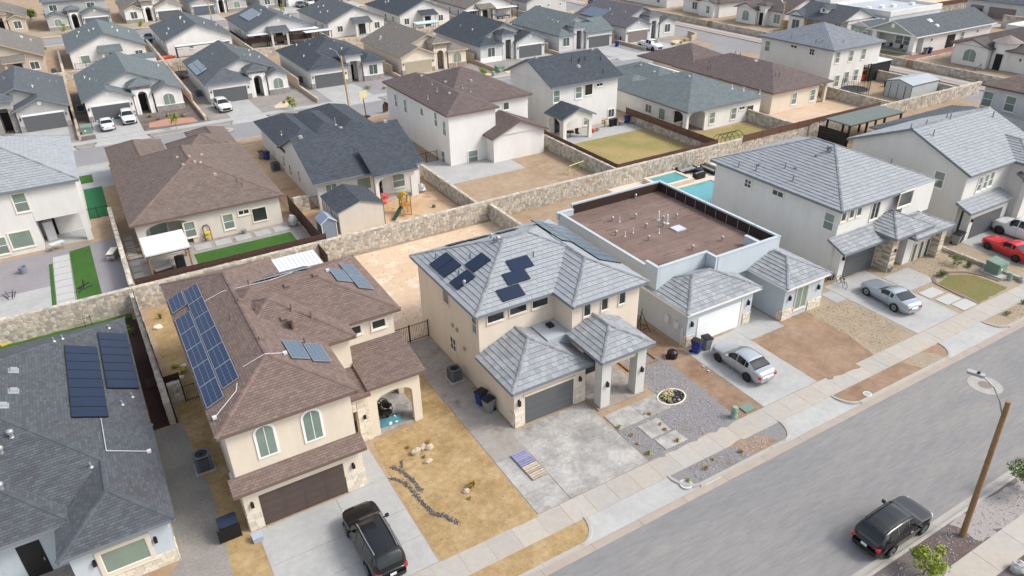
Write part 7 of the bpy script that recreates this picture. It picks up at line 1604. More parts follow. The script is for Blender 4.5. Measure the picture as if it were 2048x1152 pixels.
stone_wall('low stone edging wall along the tan gravel yard', (62.6, 24.0), (62.6, 31.5), .35, .25, 'LR', .26, capcell=.26)
rock('grey block at the street end of the low edging wall', (62.55, 23.9), (.35, .25, .3), M('grey_block', (.36, .35, .33), .9, .15, 5), seed=2)
m = MB(); m.lathe([(.2, 0), (.28, .38), (.30, .4), (.26, .4), (.24, .3)], 14); o = solo('flower_pot', m, CONC_D, 'round concrete pot by the ledge stone pier', 'pot'); o.location = (*G(1777, 543), .03)
for p, lb in (((1657, 563), 'left dark step rack beside the silver coupe garage'), ((1668, 558), 'right dark step rack beside the silver coupe garage')): 
    o = thing('hose_reel', lb, 'rack', (*G(*p), 0)); m = MB(); m.path([(-.2, 0, 0), (-.2, 0, .5), (.2, 0, .5), (.2, 0, 0)], .03, 6); m.build('frame', IRON, o); m = MB(); m.box(-.18, -.05, .2, .18, .05, .3); m.build('drum', IRON, o)
bk = thing('bicycle', 'dark bicycle leaning by the silver coupe garage', 'bicycle', (*G(1682, 572), 0), rad(70))
for x in (-.45, .45): m = MB(); m.path([(x+.3*math.cos(2*math.pi*i/14), 0, .3+.3*math.sin(2*math.pi*i/14)) for i in range(15)], .022, 5); m.build('wheel', TYRE, bk)
m = MB(); m.path([(-.45, 0, .3), (-.15, 0, .7), (.3, 0, .68), (.45, 0, .3)], .022, 6); m.path([(.3, 0, .68), (0, 0, .28), (-.15, 0, .7)], .02, 6); m.path([(.3, 0, .68), (.28, 0, .85), (.28, .2, .86)], .018, 5); m.build('frame', IRON, bk); m = MB(); m.cbox((-.17, 0, .75), (.2, .1, .05)); m.build('saddle', BLKPLASTIC, bk)
tree('bright green young tree at the bottom right kerb', (29.0, 10.6), 1.5, .8, LEAF_Y, 31, .035, 0, 1500, .075); tree('fuller green young tree cut by the right edge', (38.6, 10.9), 1.9, 1.0, LEAF, 33, .04, 0, 1500, .08)
rock('large grey boulder at the bottom right corner', G(2040, 1142), (.6, .35, .35), M('grey_boulder', (.40, .40, .38), .9, .15, 3, .4, 15), seed=5, rz=-.5)
# charcoal shingle house's bed
shrub('green shrub in the dark mulch bed behind the charcoal house', G(258, 640), .45, .6, LEAF, 160, .07, 11); shrub('second green shrub in the dark mulch bed', G(263, 668), .55, .7, LEAF, 200, .07, 12); tuft('small pale plant between the mulch bed shrubs', G(257, 655), .2, .25, LEAF_Y, 30, 3)
o = thing('pallet', 'dark slatted pallet lying in the mulch bed', 'pallet', (-1.15, 47.6, .02), rad(85))
for i in range(7): m = MB(); m.box(-.6+.18*i, -.45, .05, -.5+.18*i, .45, .09); m.build('board', RUSTY, o)
for i, (x, y, r) in enumerate(((.55, 48.8, .26), (.9, 47.9, .24), (.55, 47.7, .22))):
    m = MB(); m.blob((0, 0, r*.6), (r, r, r*.7), .1, 9, 6); o = solo('barrel_cactus', m, M('cactus_yellow', (.42, .36, .08), .9, .2, 8), 'yellow barrel cactus '+('farthest from the gate' if i == 0 else 'right of the trio' if i == 1 else 'nearest the gate')+' in the side yard', 'cactus'); o.location = (x, y, 0)
rock('white rock beside the barrel cacti', (1.0, 48.5), (.24, .18, .16), TRIM_C, 1); rock('white rock in front of the barrel cacti', (.55, 47.1), (.34, .2, .16), TRIM_C, 2); rock('white rock far up the side yard by the stone wall', (.2, 55.0), (.35, .25, .2), TRIM_C, 3); tuft('spiky plant at the top of the side yard', (.6, 56.4), .4, .6, LEAF, 20, 5)
o = thing('toy_easel', 'orange toy stand on the turf strip by the wall', 'toy', (*G(12, 688), 0), .3)
m = MB(); m.box(-.35, -.2, 0, .35, .2, .12); m.build('base', YELLOW, o); m = MB(); m.box(-.06, -.06, .12, .06, .06, 1.0); m.build('mast', YELLOW, o); m = MB(); m.box(-.3, -.08, .95, .3, .08, 1.15); m.build('top', YELLOW, o)
for i, p in enumerate(((172, 632), (185, 628), (214, 612), (230, 604))): m = MB(); m.tube((0, 0, 0), (0, 0, .9), .02, n=5); m.tube((-.25, 0, .75), (.25, 0, .75), .015, n=5); o = solo('garden_stake', m, IRON, 'thin '+['leftmost', 'second', 'third', 'rightmost'][i]+' garden stake on the turf strip by the stone wall', 'stake'); o.location = (*G(p[0], p[1]+22), 0)
# lavender gravel yard
m = MB(); m.lathe([(.3, 0), (.34, .6), (.36, .62), (.28, .62), (.25, .4)], 14); o = solo('flower_pot', m, M('grey_blue_pot', (.18, .20, .23), .7, .1), 'grey round pot on the lavender gravel', 'pot'); o.location = (*G(48, 546), 0)
fp = thing('fire_ring', 'black iron fire basket on the pale patio slab', 'fire pit', (*G(22, 597), .02))
for a in range(6): c, s = math.cos(a*1.047), math.sin(a*1.047); m = MB(); m.path([(c*.25, s*.25, 0), (c*.42, s*.42, .35), (c*.5, s*.5, .55)], .025, 5); m.build('bar', IRON, fp)
m = MB(); m.path([(.42*math.cos(i*.524), .42*math.sin(i*.524), .35) for i in range(13)], .025, 5); m.build('hoop', IRON, fp)
hc = thing('hammock_stand', 'black tangled metal stand on the edge of the bright turf', 'stand', (*G(168, 578), 0), .4)
for a, b in (((-.8, 0, 0), (.8, 0, .1)), ((-.6, -.4, .02), (.5, .5, .5)), ((-.3, .5, 0), (.4, -.4, .6)), ((0, 0, .1), (.2, .2, .8))): m = MB(); m.tube(a, b, .04, n=6); m.build('tube', IRON, hc)
for k in range(4):
    st = thing('lounger', ['lowest', 'second lowest', 'second highest', 'topmost'][k]+' of the pale loungers stacked against the side wall', 'lounger', (*G(228, 516), .16*k), 1.2, 'loungers stacked on the lavender gravel')
    m = MB(); m.cbox((0, 0, .25), (1.5, .6, .05)); m.build('sling', TRIM_C if k % 2 else GALV, st)
    for y in (-.3, .3): m = MB(); m.path([(-.75, y, .12), (-.7, y, .22), (.7, y, .22), (.75, y, .12)], .03, 5); m.build('side_frame', STEEL, st)
mt = thing('folding_table', 'white folding table frame in the open patio', 'table', (*G(118, 500), .06), .4); m = MB(); m.cbox((0, 0, .7), (1.2, .6, .05), .0); m.build('tabletop', WHITE, mt)
for a in (-1, 1): m = MB(); m.path([(a*.5, -.25, 0), (a*.4, .25, .68)], .025, 5); m.path([(a*.5, .25, 0), (a*.4, -.25, .68)], .025, 5); m.build('leg', STEEL, mt)
rf = MB(); rf.cbox((0, 0, .95), (.8, .75, 1.9), 0, .04); o = solo('fridge', rf, WHITE, 'white upright fridge in the open patio', 'fridge'); o.location = (-6.2, 77.9, .06)
# brown hipped house back yard
posts_roof('pergola', 'white roofed pergola behind the brown hipped house', 'pergola', (.9, 63.1, 4.5, 67.3), 2.55, WHITE, WOOD, 0, .12)
posts_roof('patio_cover', 'white ribbed patio cover behind the brown roofed house', 'patio cover', (8.3, 52.6, 13.1, 55.6), 3.0, WHITE, WHITE, .02, .12, ribs=True)
sf = thing('outdoor_sofa', 'grey cushioned seat under the white pergola', 'sofa', (2.0, 64.6, 0), .2); m = MB(); m.cbox((0, 0, .25), (1.6, .7, .4)); m.build('base', WICKER, sf); m = MB(); m.cbox((0, 0, .5), (1.5, .65, .14), 0, .08); m.build('cushion', CUSH, sf); m = MB(); m.cbox((0, .3, .7), (1.6, .14, .5)); m.build('backrest', CUSH, sf)
gr = thing('covered_grill', 'black covered grill under the white pergola', 'grill', (3.5, 64.8, 0)); m = MB(); m.cbox((0, 0, .55), (.8, .6, 1.1), 0, .1); m.build('cover', BLKPLASTIC, gr)
for i, p in enumerate(((325, 508),)): m = MB(); m.tube((0, 0, 0), (0, 0, .7), .05, n=8); m.lathe([(.5, .7), (.5, .75)], 16); o = solo('patio_table', m, TRIM_T, 'round tan table under the white pergola', 'table'); o.location = (2.9, 65.7, 0)
ht = thing('hand_truck', 'yellow shelved hand truck leaning on the cream back wall', 'hand truck', (*G(419, 482), 0)); m = MB(); m.path([(-.3, 0, .1), (-.3, .25, 1.3), (-.15, .3, 1.55), (.15, .3, 1.55), (.3, .25, 1.3), (.3, 0, .1)], .04, 6); m.build('frame', IRON, ht)
for z in (.45, .8): m = MB(); m.box(-.26, -.15, z, .26, .2, z+.14); m.build('shelf', YELLOW, ht)
m = MB(); m.lathe([(.2, 0), (.26, .35)], 10); o = solo('flower_pot', m, GREYBIN, 'small grey pot on the pavers behind the brown hipped house', 'pot'); o.location = (*G(489, 467), 0.04)
fence('black iron gate at the corner of the brown hipped house', (-.5, 68.6), (.8, 68.6), 1.3, IRON, 1.2, solid=False, cat='gate', name='gate')
m = MB(); m.blob((0, 0, .55), (.5, .4, .6), .2, 9, 6); o = solo('covered_mound', m, M('mottled_cover', (.38, .38, .36), .9, .4, 6), 'mottled grey covered heap beside the rusty fence', 'cover'); o.location = (14.6, 68.2, 0)
tuft('small plant by the brown hipped house patio', G(375, 500), .2, .25, LEAF, 20, 9)
# sheds
def shed_house(label, x0, y0, x1, y1, zw, rise, wall, roof, edge, axis='x', door=None, cat='shed', stone=None):
    o = thing('shed', label, cat, ((x0+x1)/2, (y0+y1)/2, 0)); T = Matrix.Translation((-(x0+x1)/2, -(y0+y1)/2, 0)); m = MB(); m.T = T; m.box(x0, y0, 0, x1, y1, zw)
    W2 = ((x1-x0) if axis == 'y' else (y1-y0))/2; p = rise/W2
    if axis == 'y': xm = (x0+x1)/2; m.add([(x0+.02, y0, zw+.005), (x1-.02, y0, zw+.005), (xm, y0, zw+rise-.06), (x0+.02, y1, zw+.005), (x1-.02, y1, zw+.005), (xm, y1, zw+rise-.06)], [(0,1,2), (5,4,3)])
    else: ym = (y0+y1)/2; m.add([(x0, y0+.02, zw+.005), (x0, y1-.02, zw+.005), (x0, ym, zw+rise-.06), (x1, y0+.02, zw+.005), (x1, y1-.02, zw+.005), (x1, ym, zw+rise-.06)], [(2,1,0), (3,4,5)])
    m.build('shed_wall', wall, o); m = MB(); m.T = T; P, cp = roof_planes(x0-.12, y0-.12, x1+.12, y1+.12, zw-.03, p, axis, 'g', 'g')
    for q in P: slab(m, q, .08)
    m.build('roof', [roof, edge], o, uv=True)
    for x, y in ((x0, y0), (x1, y0), (x0, y1)): m = MB(); m.T = T; m.box(x-.03, y-.03, 0, x+.03, y+.03, zw-.08); m.build('corner_trim', edge, o)
    if door:
        m = MB(); m.T = T; f, a, b, zt = door
        if f == 'W': m.box(x0-.04, a, .05, x0-.003, b, zt)
        else: m.box(a, y0-.04, .05, b, y0-.003, zt)
        d = m.build('door', wall if edge is FASC_G else wall, o); m = MB(); m.T = T
        if f == 'W':
            for q in ((a-.07, a), (b, b+.07), ((a+b)/2-.03, (a+b)/2+.03)): m.box(x0-.06, q[0], .03, x0-.002, q[1], zt+.06)
        else:
            for q in ((a-.07, a), (b, b+.07), ((a+b)/2-.03, (a+b)/2+.03)): m.box(q[0], y0-.06, .03, q[1], y0-.002, zt+.06)
        m.build('door_trim', edge, d)
    return o
shed_house('large cream shed with charcoal roof in the play yard', 17.9, 63.6, 22.5, 68.6, 2.3, .75, ST_BEIGE, SH_DARK, FASC_G, 'y', ('W', 65.8, 67, 2.0)); shed_house('small blue grey shed beside the large cream shed', 16.1, 63.3, 17.5, 65.0, 1.7, .5, M('blue_shed', (.20, .245, .30), .7, .08), M('blue_shed_roof', (.22, .28, .36), .7, .1), TRIM_W, 'y')
shed_house('silver metal shed in the bare yard by the right hand street', 104.0, 62.0, 110.5, 66.2, 2.3, .5, M('shed_metal', (.44, .47, .47), .5, .06), M('shed_metal_roof', (.34, .37, .39), .5, .1), IRON, 'x', ('W', 63, 65.3, 2.0))
shed_house('white shed with double doors behind the solar roofed arched house', 26.2, 143.5, 29.6, 147, 2.2, .6, M('pale_blue_shed', (.56, .62, .62), .6, .05), SH_TAN, TRIM_W, 'y', ('S', 26.9, 28.8, 2.0)); shed_house('low white shed with grey roof beside the white house with awning', 9.0, 153.5, 13.6, 156.8, 1.9, .5, ST_WHITE, SH_GREEN, FASC_G, 'x')
# play set
ps = thing('play_set', 'wooden play set with yellow canopy and green slide', 'play set', (25.2, 64.7, 0)); ps.scale = (.86, .86, .86)
for x, y in ((-.5, -.5), (.5, -.5), (.5, .5), (-.5, .5)): m = MB(); m.box(x-.06, y-.06, 0, x+.06, y+.06, 2.4); m.build('post', CEDAR, ps)
m = MB(); m.box(-.55, -.55, 1.15, .55, .55, 1.23); m.build('platform', CEDAR, ps)
for i in range(6):
    for y in (-.56, .54): m = MB(); m.box(-.45+.17*i, y, .25 if y < 0 else 1.23, -.37+.17*i, y+.03, 1.85); m.build('slat', CEDAR, ps)
m = MB(); P = [(-.75+.25*i, 2.1+.6*math.sin(math.pi*i/6)) for i in range(7)]
for (a, za), (b, zb) in zip(P[:-1], P[1:]): m.add([(a, -.6, za), (b, -.6, zb), (b, .6, zb), (a, .6, za)], [(0,1,2,3), (3,2,1,0)])
m.build('canopy', YELLOW, ps); m = MB(); sl_ = [(-.5, -.25, 1.2), (-1.1, -.6, .85), (-1.7, -1.0, .4), (-2.1, -1.25, .18)]
for a, b in zip(sl_[:-1], sl_[1:]):
    a, b = Vector(a), Vector(b); s = Vector((.5, -.85, 0))*.25; m.add([tuple(a-s), tuple(a+s), tuple(b+s), tuple(b-s)], [(0,1,2,3), (3,2,1,0)])
    for sg in (-1, 1): m.add([tuple(a+s*sg), tuple(b+s*sg), tuple(b+s*sg+Vector((0, 0, .12))), tuple(a+s*sg+Vector((0, 0, .12)))], [(0,1,2,3), (3,2,1,0)])
m.build('slide', GREENP, ps); m = MB(); m.tube((-.5, .5, 2.3), (-1.9, 2.4, 2.2), .06, n=6); m.build('swing_beam', CEDAR, ps)
for a, b in (((-1.9, 2.4, 2.2), (-2.5, 2.2, 0)), ((-1.9, 2.4, 2.2), (-1.6, 3.0, 0))): m = MB(); m.tube(a, b, .05, n=6); m.build('swing_leg', CEDAR, ps)
for t in (.4, .7): m = MB(); x, y = -.5-1.4*t, .5+1.9*t; m.tube((x-.12, y, 2.2), (x-.12, y, .5), .01, n=4); m.tube((x+.12, y, 2.2), (x+.12, y, .5), .01, n=4); m.box(x-.2, y-.08, .45, x+.2, y+.08, .5); m.build('swing', YELLOW, ps)
for i, (p, mt_, s, lb) in enumerate((((769, 400), PINK, .5, 'pink toy trike by the play yard porch'), ((829, 387), PINK, .35, 'pink ball like toy left of the covered grill'), ((842, 384), GALV, .55, 'grey covered grill at the play yard house corner'), ((868, 415), GREENP, .2, 'small green toy on the sandy play yard'), ((769, 408), ORANGE, .3, 'red toy car near the pink trike'), ((923, 400), GREYBIN, .45, 'grey drum by the stone wall of the play yard'))): m = MB(); m.blob((0, 0, s*.8), (s, s*.7, s*.9), .25, 8, 5, seed=i); m.cbox((s*.3, 0, s*.3), (s, s*.5, s*.6)); o = solo('yard_toy', m, mt_, lb, 'toy' if mt_ in (PINK, GREENP, ORANGE) else 'grill' if mt_ is GALV else 'drum'); o.location = (*G(*p), 0)
# basketball hoop in the middle street
bh = thing('basketball_hoop', 'basketball hoop standing in the middle street', 'basketball hoop', (*G(733, 236, ZR), ZR), .6); m = MB(); m.cbox((0, 0, .15), (1.0, .8, .3), 0, .1); m.build('base', BLKPLASTIC, bh); m = MB(); m.tube((0, 0, .2), (-.5, -.2, 3.1), .06, n=8); m.build('pole', IRON, bh); m = MB(); m.box(-1.5, -.30, 2.9, .3, -.24, 4.0); m.build('backboard', M('yellowish_board', (.55, .50, .30), .4, .1), bh); m = MB(); m.path([(-.6+.23*math.cos(i*.524), -.55+.23*math.sin(i*.524), 3.05) for i in range(13)], .02, 5); m.build('rim', ORANGE, bh)
# soccer goals behind the mauve house
gl = thing('goal_frame', 'small yellow goal frame in the sandy yard of the white two storey house', 'goal', (*G(1153, 345), 0), .2); m = MB(); m.path([(-1.2, 0, 0), (-1.2, 0, 1.1), (1.2, 0, 1.1), (1.2, 0, 0)], .05, 6); m.path([(-1.2, 0, 1.1), (-1.2, .8, 0), (1.2, .8, 0), (1.2, 0, 1.1)], .03, 5); m.build('frame', M('lime_paint', (.55, .58, .12), .5, .05), gl)
# greenhouse hoop frame
gh = thing('hoop_frame', 'bare black hoop greenhouse frame on the small lawn', 'greenhouse', (67.2, 61.6, 0))
for i in range(5): m = MB(); m.path([(-1.6+.8*i, 1.3*math.cos(math.pi*j/8), 1.9*math.sin(math.pi*j/8)**.8) for j in range(9)], .03, 5); m.build('hoop', IRON, gh)
for j in (1, 2.5, 4, 5.5, 7): a = math.pi*j/8; m = MB(); m.tube((-1.6, 1.3*math.cos(a), 1.9*math.sin(a)**.8), (1.6, 1.3*math.cos(a), 1.9*math.sin(a)**.8), .025, n=5); m.build('rail', IRON, gh)
# back porch things of the white gabled house
for p, mt_, r, hgt, lb in (((1186, 265), ORANGE, .28, .5, 'terracotta pot with a plant beside the back porch'), ((1195, 262), GALV, .3, .5, 'white pot with a plant right of the terracotta one'), ((1222, 253), BLKPLASTIC, .35, 1.0, 'left black drum against the white house'), ((1230, 251), BLKPLASTIC, .35, 1.0, 'right black drum against the white house'), ((1242, 250), CONC_D, .4, .5, 'grey round tub at the end of the patio'), ((1262, 246), CONC_D, .5, .2, 'low dark dish by the brown fence')): m = MB(); m.lathe([(r*.8, 0), (r, hgt*.95), (r, hgt), (r*.8, hgt)], 12); o = solo('barrel' if mt_ is BLKPLASTIC else 'flower_pot', m, mt_, lb, 'barrel' if mt_ is BLKPLASTIC else 'pot'); o.location = (*G(*p), .012)
shrub('potted leafy plant behind the pots on the white house patio', G(1209, 255), .5, 1.2, DRYLEAF, 160, .09, 3)
tb = thing('patio_set', 'dark patio table under the small gabled back porch', 'table', (53.3, 75.9, .02)); m = MB(); m.lathe([(.55, .68), (.55, .73)], 14); m.build('tabletop', IRON, tb); m = MB(); m.tube((0, 0, 0), (0, 0, .7), .05, n=6); m.build('pedestal', IRON, tb)
for x, y, lb in ((54.3, 75.6, 'patio chair right of the dark table'), (52.3, 76.2, 'patio chair left of the dark table')): c_ = thing('patio_chair', lb, 'chair', (x, y, .02)); m = MB(); m.cbox((0, 0, .42), (.5, .5, .05)); m.build('seat', WICKER, c_); m = MB(); m.cbox((0, .24, .75), (.5, .05, .6)); m.build('backrest', WICKER, c_)
for p, lb in (((1363, 250), 'left pale armchair on the arched corner patio'), ((1398, 252), 'right pale armchair on the arched corner patio')): c_ = thing('armchair', lb, 'chair', (*G(p[0], p[1]), 0)); m = MB(); m.cbox((0, 0, .3), (.9, .8, .35), 0, .1); m.build('seat', CUSH, c_); m = MB(); m.cbox((0, .38, .6), (.9, .2, .6), 0, .06); m.build('backrest', TRIM_T, c_)
c_ = thing('patio_bench', 'small dark bench on the dirt by the mauve roofed house', 'bench', (*G(1593, 212), 0)); m = MB(); m.box(-.6, -.2, .4, .6, .2, .46); m.build('seat', IRON, c_); m = MB(); m.box(-.6, .18, .46, .6, .22, .85); m.build('backrest', IRON, c_)
m = MB(); m.lathe([(.3, 0), (.35, .5), (.25, 1.0), (.3, 1.3), (.1, 1.5)], 12); o = solo('covered_fan', m, GALV, 'grey covered patio heater under the corner of the mauve roofed house', 'heater'); o.location = (92.8, 69.9, 0)
# pool
pw = thing('pool', 'turquoise swimming pool with raised spa behind the flat roofed house', 'pool', (55, 54, 0)); T = Matrix.Translation((-55, -54, 0))
def pol(name, x0, y0, x1, y1, z, mat): m = MB(); m.T = T; m.box(x0, y0, -.1, x1, y1, z); m.build(name, mat, pw)
for q in ((51.2, 47.5, 51.6, 55.0), (51.6, 54.6, 57.9, 55.0), (57.5, 47.5, 57.9, 54.6)): pol('coping', *q, .12, M('travertine', (.62, .52, .42), .8, .1, 2))
pol('water', 51.6, 47.5, 57.5, 54.6, .03, WATER)
for q in ((50.9, 55.2, 51.3, 58.3), (51.3, 57.9, 55.6, 58.3), (55.2, 55.2, 55.6, 57.9), (51.3, 55.2, 55.2, 55.6)): pol('spa_coping', *q, .48, M('travertine', (.62, .52, .42)))
pol('spa_water', 51.3, 55.6, 55.2, 57.9, .40, WATER)
for (x, y, rz, L_, lb) in ((56.9, 57.9, .0, 2.6, 'long dark sofa with grey cushions at the pool wall'), (59.3, 56.6, -1.57, 2.4, 'dark sofa with grey cushions facing left by the pool'), (57.0, 55.9, 3.14, 1.2, 'dark armchair nearest the pool water')):
    o = thing('outdoor_sofa', lb, 'sofa', (x, y, .02), rz); m = MB(); m.box(-L_/2, -.4, .05, L_/2, .4, .35); m.box(-L_/2, .28, .35, L_/2, .42, .75); m.box(-L_/2, -.4, .35, -L_/2+.12, .28, .58); m.box(L_/2-.12, -.4, .35, L_/2, .28, .58); m.build('frame', WICKER, o); k = max(1, round(L_/.8))
    for i in range(k): a = -L_/2+.13+(L_-.26)*i/k; m = MB(); m.cbox((a+(L_-.26)/k/2, -.06, .42), ((L_-.26)/k-.04, .62, .14), 0, .05); m.build('cushion', CUSH, o); m = MB(); m.cbox((a+(L_-.26)/k/2, .2, .62), ((L_-.26)/k-.06, .14, .34), 0, .04); m.build('back_cushion', CUSH, o)
o = thing('fire_table', 'dark cloth draped low table between the pool sofas', 'table', (57.9, 56.9, .02)); m = MB(); m.cbox((0, 0, .25), (.95, .95, .5), 0, .1); m.build('table_body', IRON, o); m = MB(); m.blob((0, 0, .55), (.5, .45, .16), .25, 9, 5); m.build('cover', M('navy_cloth', (.03, .04, .07), .9, .3, 5), o)
# dark pergola and its neighbours
posts_roof('pergola', 'long dark pergola with flat grey green roof behind the gabled tile house', 'pergola', (78.8, 53.4, 89.2, 57.0), 2.9, M('grey_green_roof', (.13, .155, .145), .8, .1, 1), IRON, .0, .14, posts=[(79, 53.6), (82.3, 53.6), (85.7, 53.6), (89, 53.6), (79, 56.8), (82.3, 56.8), (85.7, 56.8), (89, 56.8)], post_r=.1)
o = fence('black slatted screen at the end of the dark pergola', (78.7, 53.6), (78.7, 57.6), 1.9, IRON, 2, .3)
posts_roof('carport', 'carport with white roof and black slatted side beside the silver tiled house', 'carport', (109.0, 72.5, 114.2, 76.5), 2.9, WHITE, IRON, 0, .1)
fence('black slatted side of the carport', (109.2, 72.6), (114.0, 72.6), 2.7, IRON, 2.4, .45)
for rc, z, lb in (((17.6, 157.0, 27.8, 158.8), 2.5, 'long white patio cover behind a white house'), ((31.9, 158.8, 36.0, 160.9), 2.6, 'left white awning of the pale house with solar panels'), ((40.4, 158.4, 46.4, 160.9), 2.75, 'middle white awning of the pale house with solar panels'), ((42.8, 156.0, 48.4, 158.3), 2.5, 'front white awning beside the pale house with solar panels'), ((81.4, 158.4, 84.8, 160.4), 2.7, 'left white patio cover at the tan roofed house'), ((88.9, 157.6, 94.8, 160.4), 2.7, 'right white patio cover at the tan roofed house')): posts_roof('patio_cover', lb, 'patio cover', rc, z, WHITE, IRON, 0, .08)
posts_roof('shelter', 'cedar shelter with pale turquoise roof in a far back yard', 'shelter', (66.6, 153.2, 71.8, 156.2), 2.1, M('aqua_sheet', (.48, .66, .68), .4, .05), CEDAR, .0, .1); posts_roof('shelter', 'small dark roofed shelter by the far stone wall', 'shelter', (85.6, 151.2, 88.8, 154.6), 2.2, SH_DARK if False else M('navy_sheet', (.07, .09, .12), .6, .1), IRON, .0, .1)
posts_roof('shelter', 'mauve topped white shelter at the left edge in a far yard', 'shelter', (-14, 180, -6.8, 183), 2.3, M('mauve_sheet', (.36, .28, .30), .8, .1), TRIM_W, 0, .15)
posts_roof('patio_cover', 'white canopy between the farmhouse and the sage house', 'patio cover', (132.5, 91.6, 139, 93), 4.2, WHITE, TRIM_W, 0, .1, z0=1.2)
for p, lb in (((697, 70), 'black covered grill on the far white house patio'), ((878, 45), 'black wide grill on the far patio near the turquoise shelter')): o = thing('grill', lb, 'grill', (*G(*p), 0)); m = MB(); m.cbox((0, 0, .45), (1.5, .7, .9), 0, .15); m.build('cabinet', BLKPLASTIC, o); m = MB(); m.cbox((0, 0, 1.0), (1.4, .6, .3), 0, .2); m.build('hood', BLKPLASTIC, o)
for p, lb, r in (((1708, 188), 'trampoline with netted sides in the dirt yard of the silver tiled house', 2.0), ((363, 155), 'trampoline with netted sides behind the solar roofed arched house', 1.9)):
    o = thing('trampoline', lb, 'trampoline', (*G(*p), 0)); m = MB(); m.lathe([(r, .75), (r, .82), (r*.85, .83), (r*.85, .75)], 20); m.build('mat_rim', M('trampoline_blue', (.05, .07, .12), .6, .1), o); m = MB(); m.lathe([(r*.85, .78), (r*.85, .79)], 20); m.build('jump_mat', IRON, o)
    for k in range(8): c, s = math.cos(k*.785)*r, math.sin(k*.785)*r; m = MB(); m.tube((c, s, 0), (c, s, 2.3), .035, n=5); m.build('pole', IRON, o)
    m = MB(); k = 40
    for i in range(k): a = 2*math.pi*i/k; m.tube((r*math.cos(a), r*math.sin(a), .8), (r*math.cos(a), r*math.sin(a), 2.2), .012, n=3, caps=False)
    for z in (1.1, 1.4, 1.7, 2.0, 2.25): m.path([(r*math.cos(2*math.pi*i/20), r*math.sin(2*math.pi*i/20), z) for i in range(21)], .012, 3)
    m.build('net', IRON, o)
sw_ = thing('swing_frame', 'yellow and red play frame under the silver tiled house patio', 'swing', (108.6, 73.3, 0)); m = MB(); m.path([(-1, 0, 0), (-1, 0, 1.7), (1, 0, 1.9), (1.2, 0, 0)], .06, 6); m.build('frame', YELLOW, sw_); m = MB(); m.cbox((.2, .4, .5), (1.4, .7, .8)); m.build('seat', ORANGE, sw_)
o = thing('work_bench', 'dark timber bench on posts in the dirt yard', 'bench', (*G(1790, 172), 0), -.3); m = MB(); m.box(-2, -.3, .75, 2, .3, .85); m.build('top', RUSTY, o)
for x in (-1.8, 1.8): m = MB(); m.box(x-.1, -.2, 0, x+.1, .2, .75); m.build('leg', IRON, o)
# porch furniture of the sage house
for y, lb in ((78.6, 'nearest'), (80.3, 'middle'), (82.4, 'third'), (84.0, 'farthest')): c_ = thing('porch_chair', lb+' dark chair on the sage house porch', 'chair', (128.0, y, 1.32)); m = MB(); m.cbox((0, 0, .42), (.55, .6, .06)); m.build('seat', IRON, c_); m = MB(); m.cbox((.26, 0, .75), (.05, .6, .6)); m.build('backrest', IRON, c_)
# front gardens of the middle row
for p, r, h_, mt_, lb in (((300, 234), .4, .4, DRYLEAF, 'dark shrub left in the red bed'), ((318, 239), .3, .4, DRYLEAF, 'low dark shrub in the red bed front'), ((335, 233), .35, .5, LEAF_Y, 'green shrub in the red bed'), ((368, 233), .5, .5, DRYLEAF, 'broad dark shrub right in the red bed'), ((577, 199), .5, .5, DRYLEAF, 'dark shrub in the tan island bed'), ((569, 206), .4, .4, DRYLEAF, 'lower dark shrub in the tan island bed'), ((735, 178), .6, .6, LEAF_Y, 'green shrub before the stone pier house'), ((768, 178), .4, .4, DRYLEAF, 'dry shrub right of the green one before the stone pier house'), ((1346, 90), .6, .6, DRYLEAF, 'reddish shrub in the corner garden'), ((1362, 88), .5, .6, LEAF_Y, 'yellow green shrub in the corner garden'), ((1369, 84), .5, .6, DRYLEAF, 'dark shrub right in the corner garden'), ((1322, 74), .45, 1.6, LEAF, 'slim dark conifer by the corner house door'), ((925, 132), .4, .9, ORANGE, 'red flowering plant right of the tan arched door')): shrub(lb, G(*p), r, h_, mt_, 150, .11, int(p[0]))
for p, h_, lb in (((353, 258), 2.2, 'thin young street tree by the red bed'), ((586, 219), 1.6, 'thin young tree in the verge before the tan island bed'), ((966, 155), 1.6, 'green young tree right of the tan arched house'), ((130, 68), 2.2, 'young tree by the far grey house'), ((283, 58), 2.0, 'young tree by the far white house with tan roof'), ((565, 26), 2.0, 'bright young tree in a far front yard')): tree(lb, G(*p), h_, .6, LEAF_Y, int(p[0]), .03, 0, 330, .13)
for p, r, h_, lb in (((22, 42), 1.6, 3.0, 'left big bush in the far top left yard'), ((64, 40), 1.5, 3.0, 'right big bush in the far top left yard'), ((96, 28), 1.2, 2.0, 'bush by the far boundary wall at top left')): shrub(lb, G(*p), r, h_, LEAF, 500, .22, int(p[0]))
sheet('turf_lawn', rect(-14, 184.5, -4, 188), Z2, TURF); sheet('turf_lawn', rect(29.9, 139.5, 32.2, 143), Z2+.01, TURF)
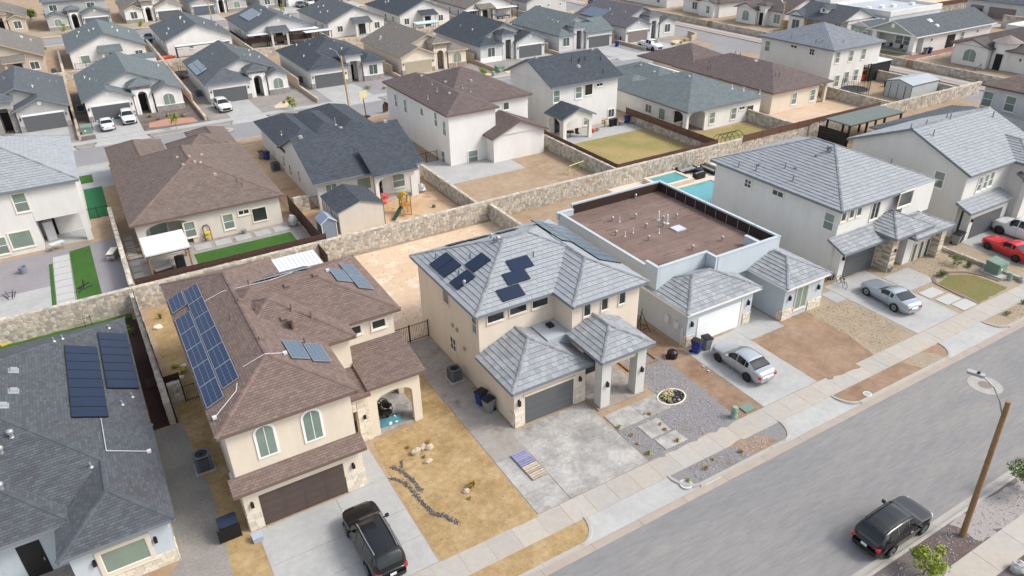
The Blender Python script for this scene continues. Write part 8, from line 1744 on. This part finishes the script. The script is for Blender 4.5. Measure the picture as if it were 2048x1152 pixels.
wd = thing('wind_sail', 'red and white feather flag at the tan arched house', 'flag', (*G(912, 148), 0), .2); m = MB(); m.tube((0, 0, 0), (.5, 0, 3.2), .03, n=5); m.build('pole', TRIM_W, wd); m = MB(); m.add([(.1, .02, .8), (.55, .02, 3.2), (.75, .02, 2.9), (.35, .02, 1.0)], [(0,1,2,3), (3,2,1,0)]); m.build('banner', M('faded_red', (.55, .16, .12), .8, .2, 4), wd)
for p, lb in (((906, 160), 'left'), ((864, 152), 'right')): m = MB(); m.tube((0, 0, 0), (0, 0, 1.1), .08, n=8); o = solo('marker_post', m, PVC, 'short white marker post, '+lb+' one, in the driveway edge of the tan house', 'post'); o.location = (*G(*p), 0)
m = MB(); m.cbox((0, 0, .55), (.7, .6, 1.1), 0, .05); o = solo('garage_bin', m, M('light_bin', (.4, .45, .5), .5), 'light grey bin at the far house side by the blue suv', 'bin'); o.location = (*G(312, 92), 0)
m = MB(); m.blob((0, 0, .3), (1.4, .5, .35), .3, 9, 5); o = solo('tarp_heap', m, ORANGE, 'red orange heap behind the long white patio cover yard', 'heap'); o.location = (*G(338, 118), 0)
m = MB(); m.add([(-.5, 0, 0), (.4, .2, 0), (.5, .1, 1.2), (-.1, 0, 1.6), (-.4, .1, 1.0)], [(0,1,2,3,4), (4,3,2,1,0)]); o = solo('leaning_board', m, RUSTY, 'dark leaning object in the street beside the white two storey house', 'board'); o.location = (*G(772, 224), 0)
rs = thing('stair_rail', 'black handrail at the steps of the mission style house', 'handrail', (124.6, 64.6, 0)); m = MB(); m.path([(-1.6, 0, .9), (1.4, 0, 2.1)], .04, 6)
for x in (-1.5, 0, 1.3): m.tube((x, 0, .2), (x, 0, .95+.4*(x+1.5)), .03, n=5)
m.build('rail', IRON, rs); ss = thing('garden_steps', 'stone steps up to the mission style house', 'steps', (123.6, 63.7, 0))
for i in range(5): m = MB(); m.box(-1.4+.5*i, -.7, 0, -.9+.5*i, .7, .24*(i+1)); m.build('step', BLOCK, ss)
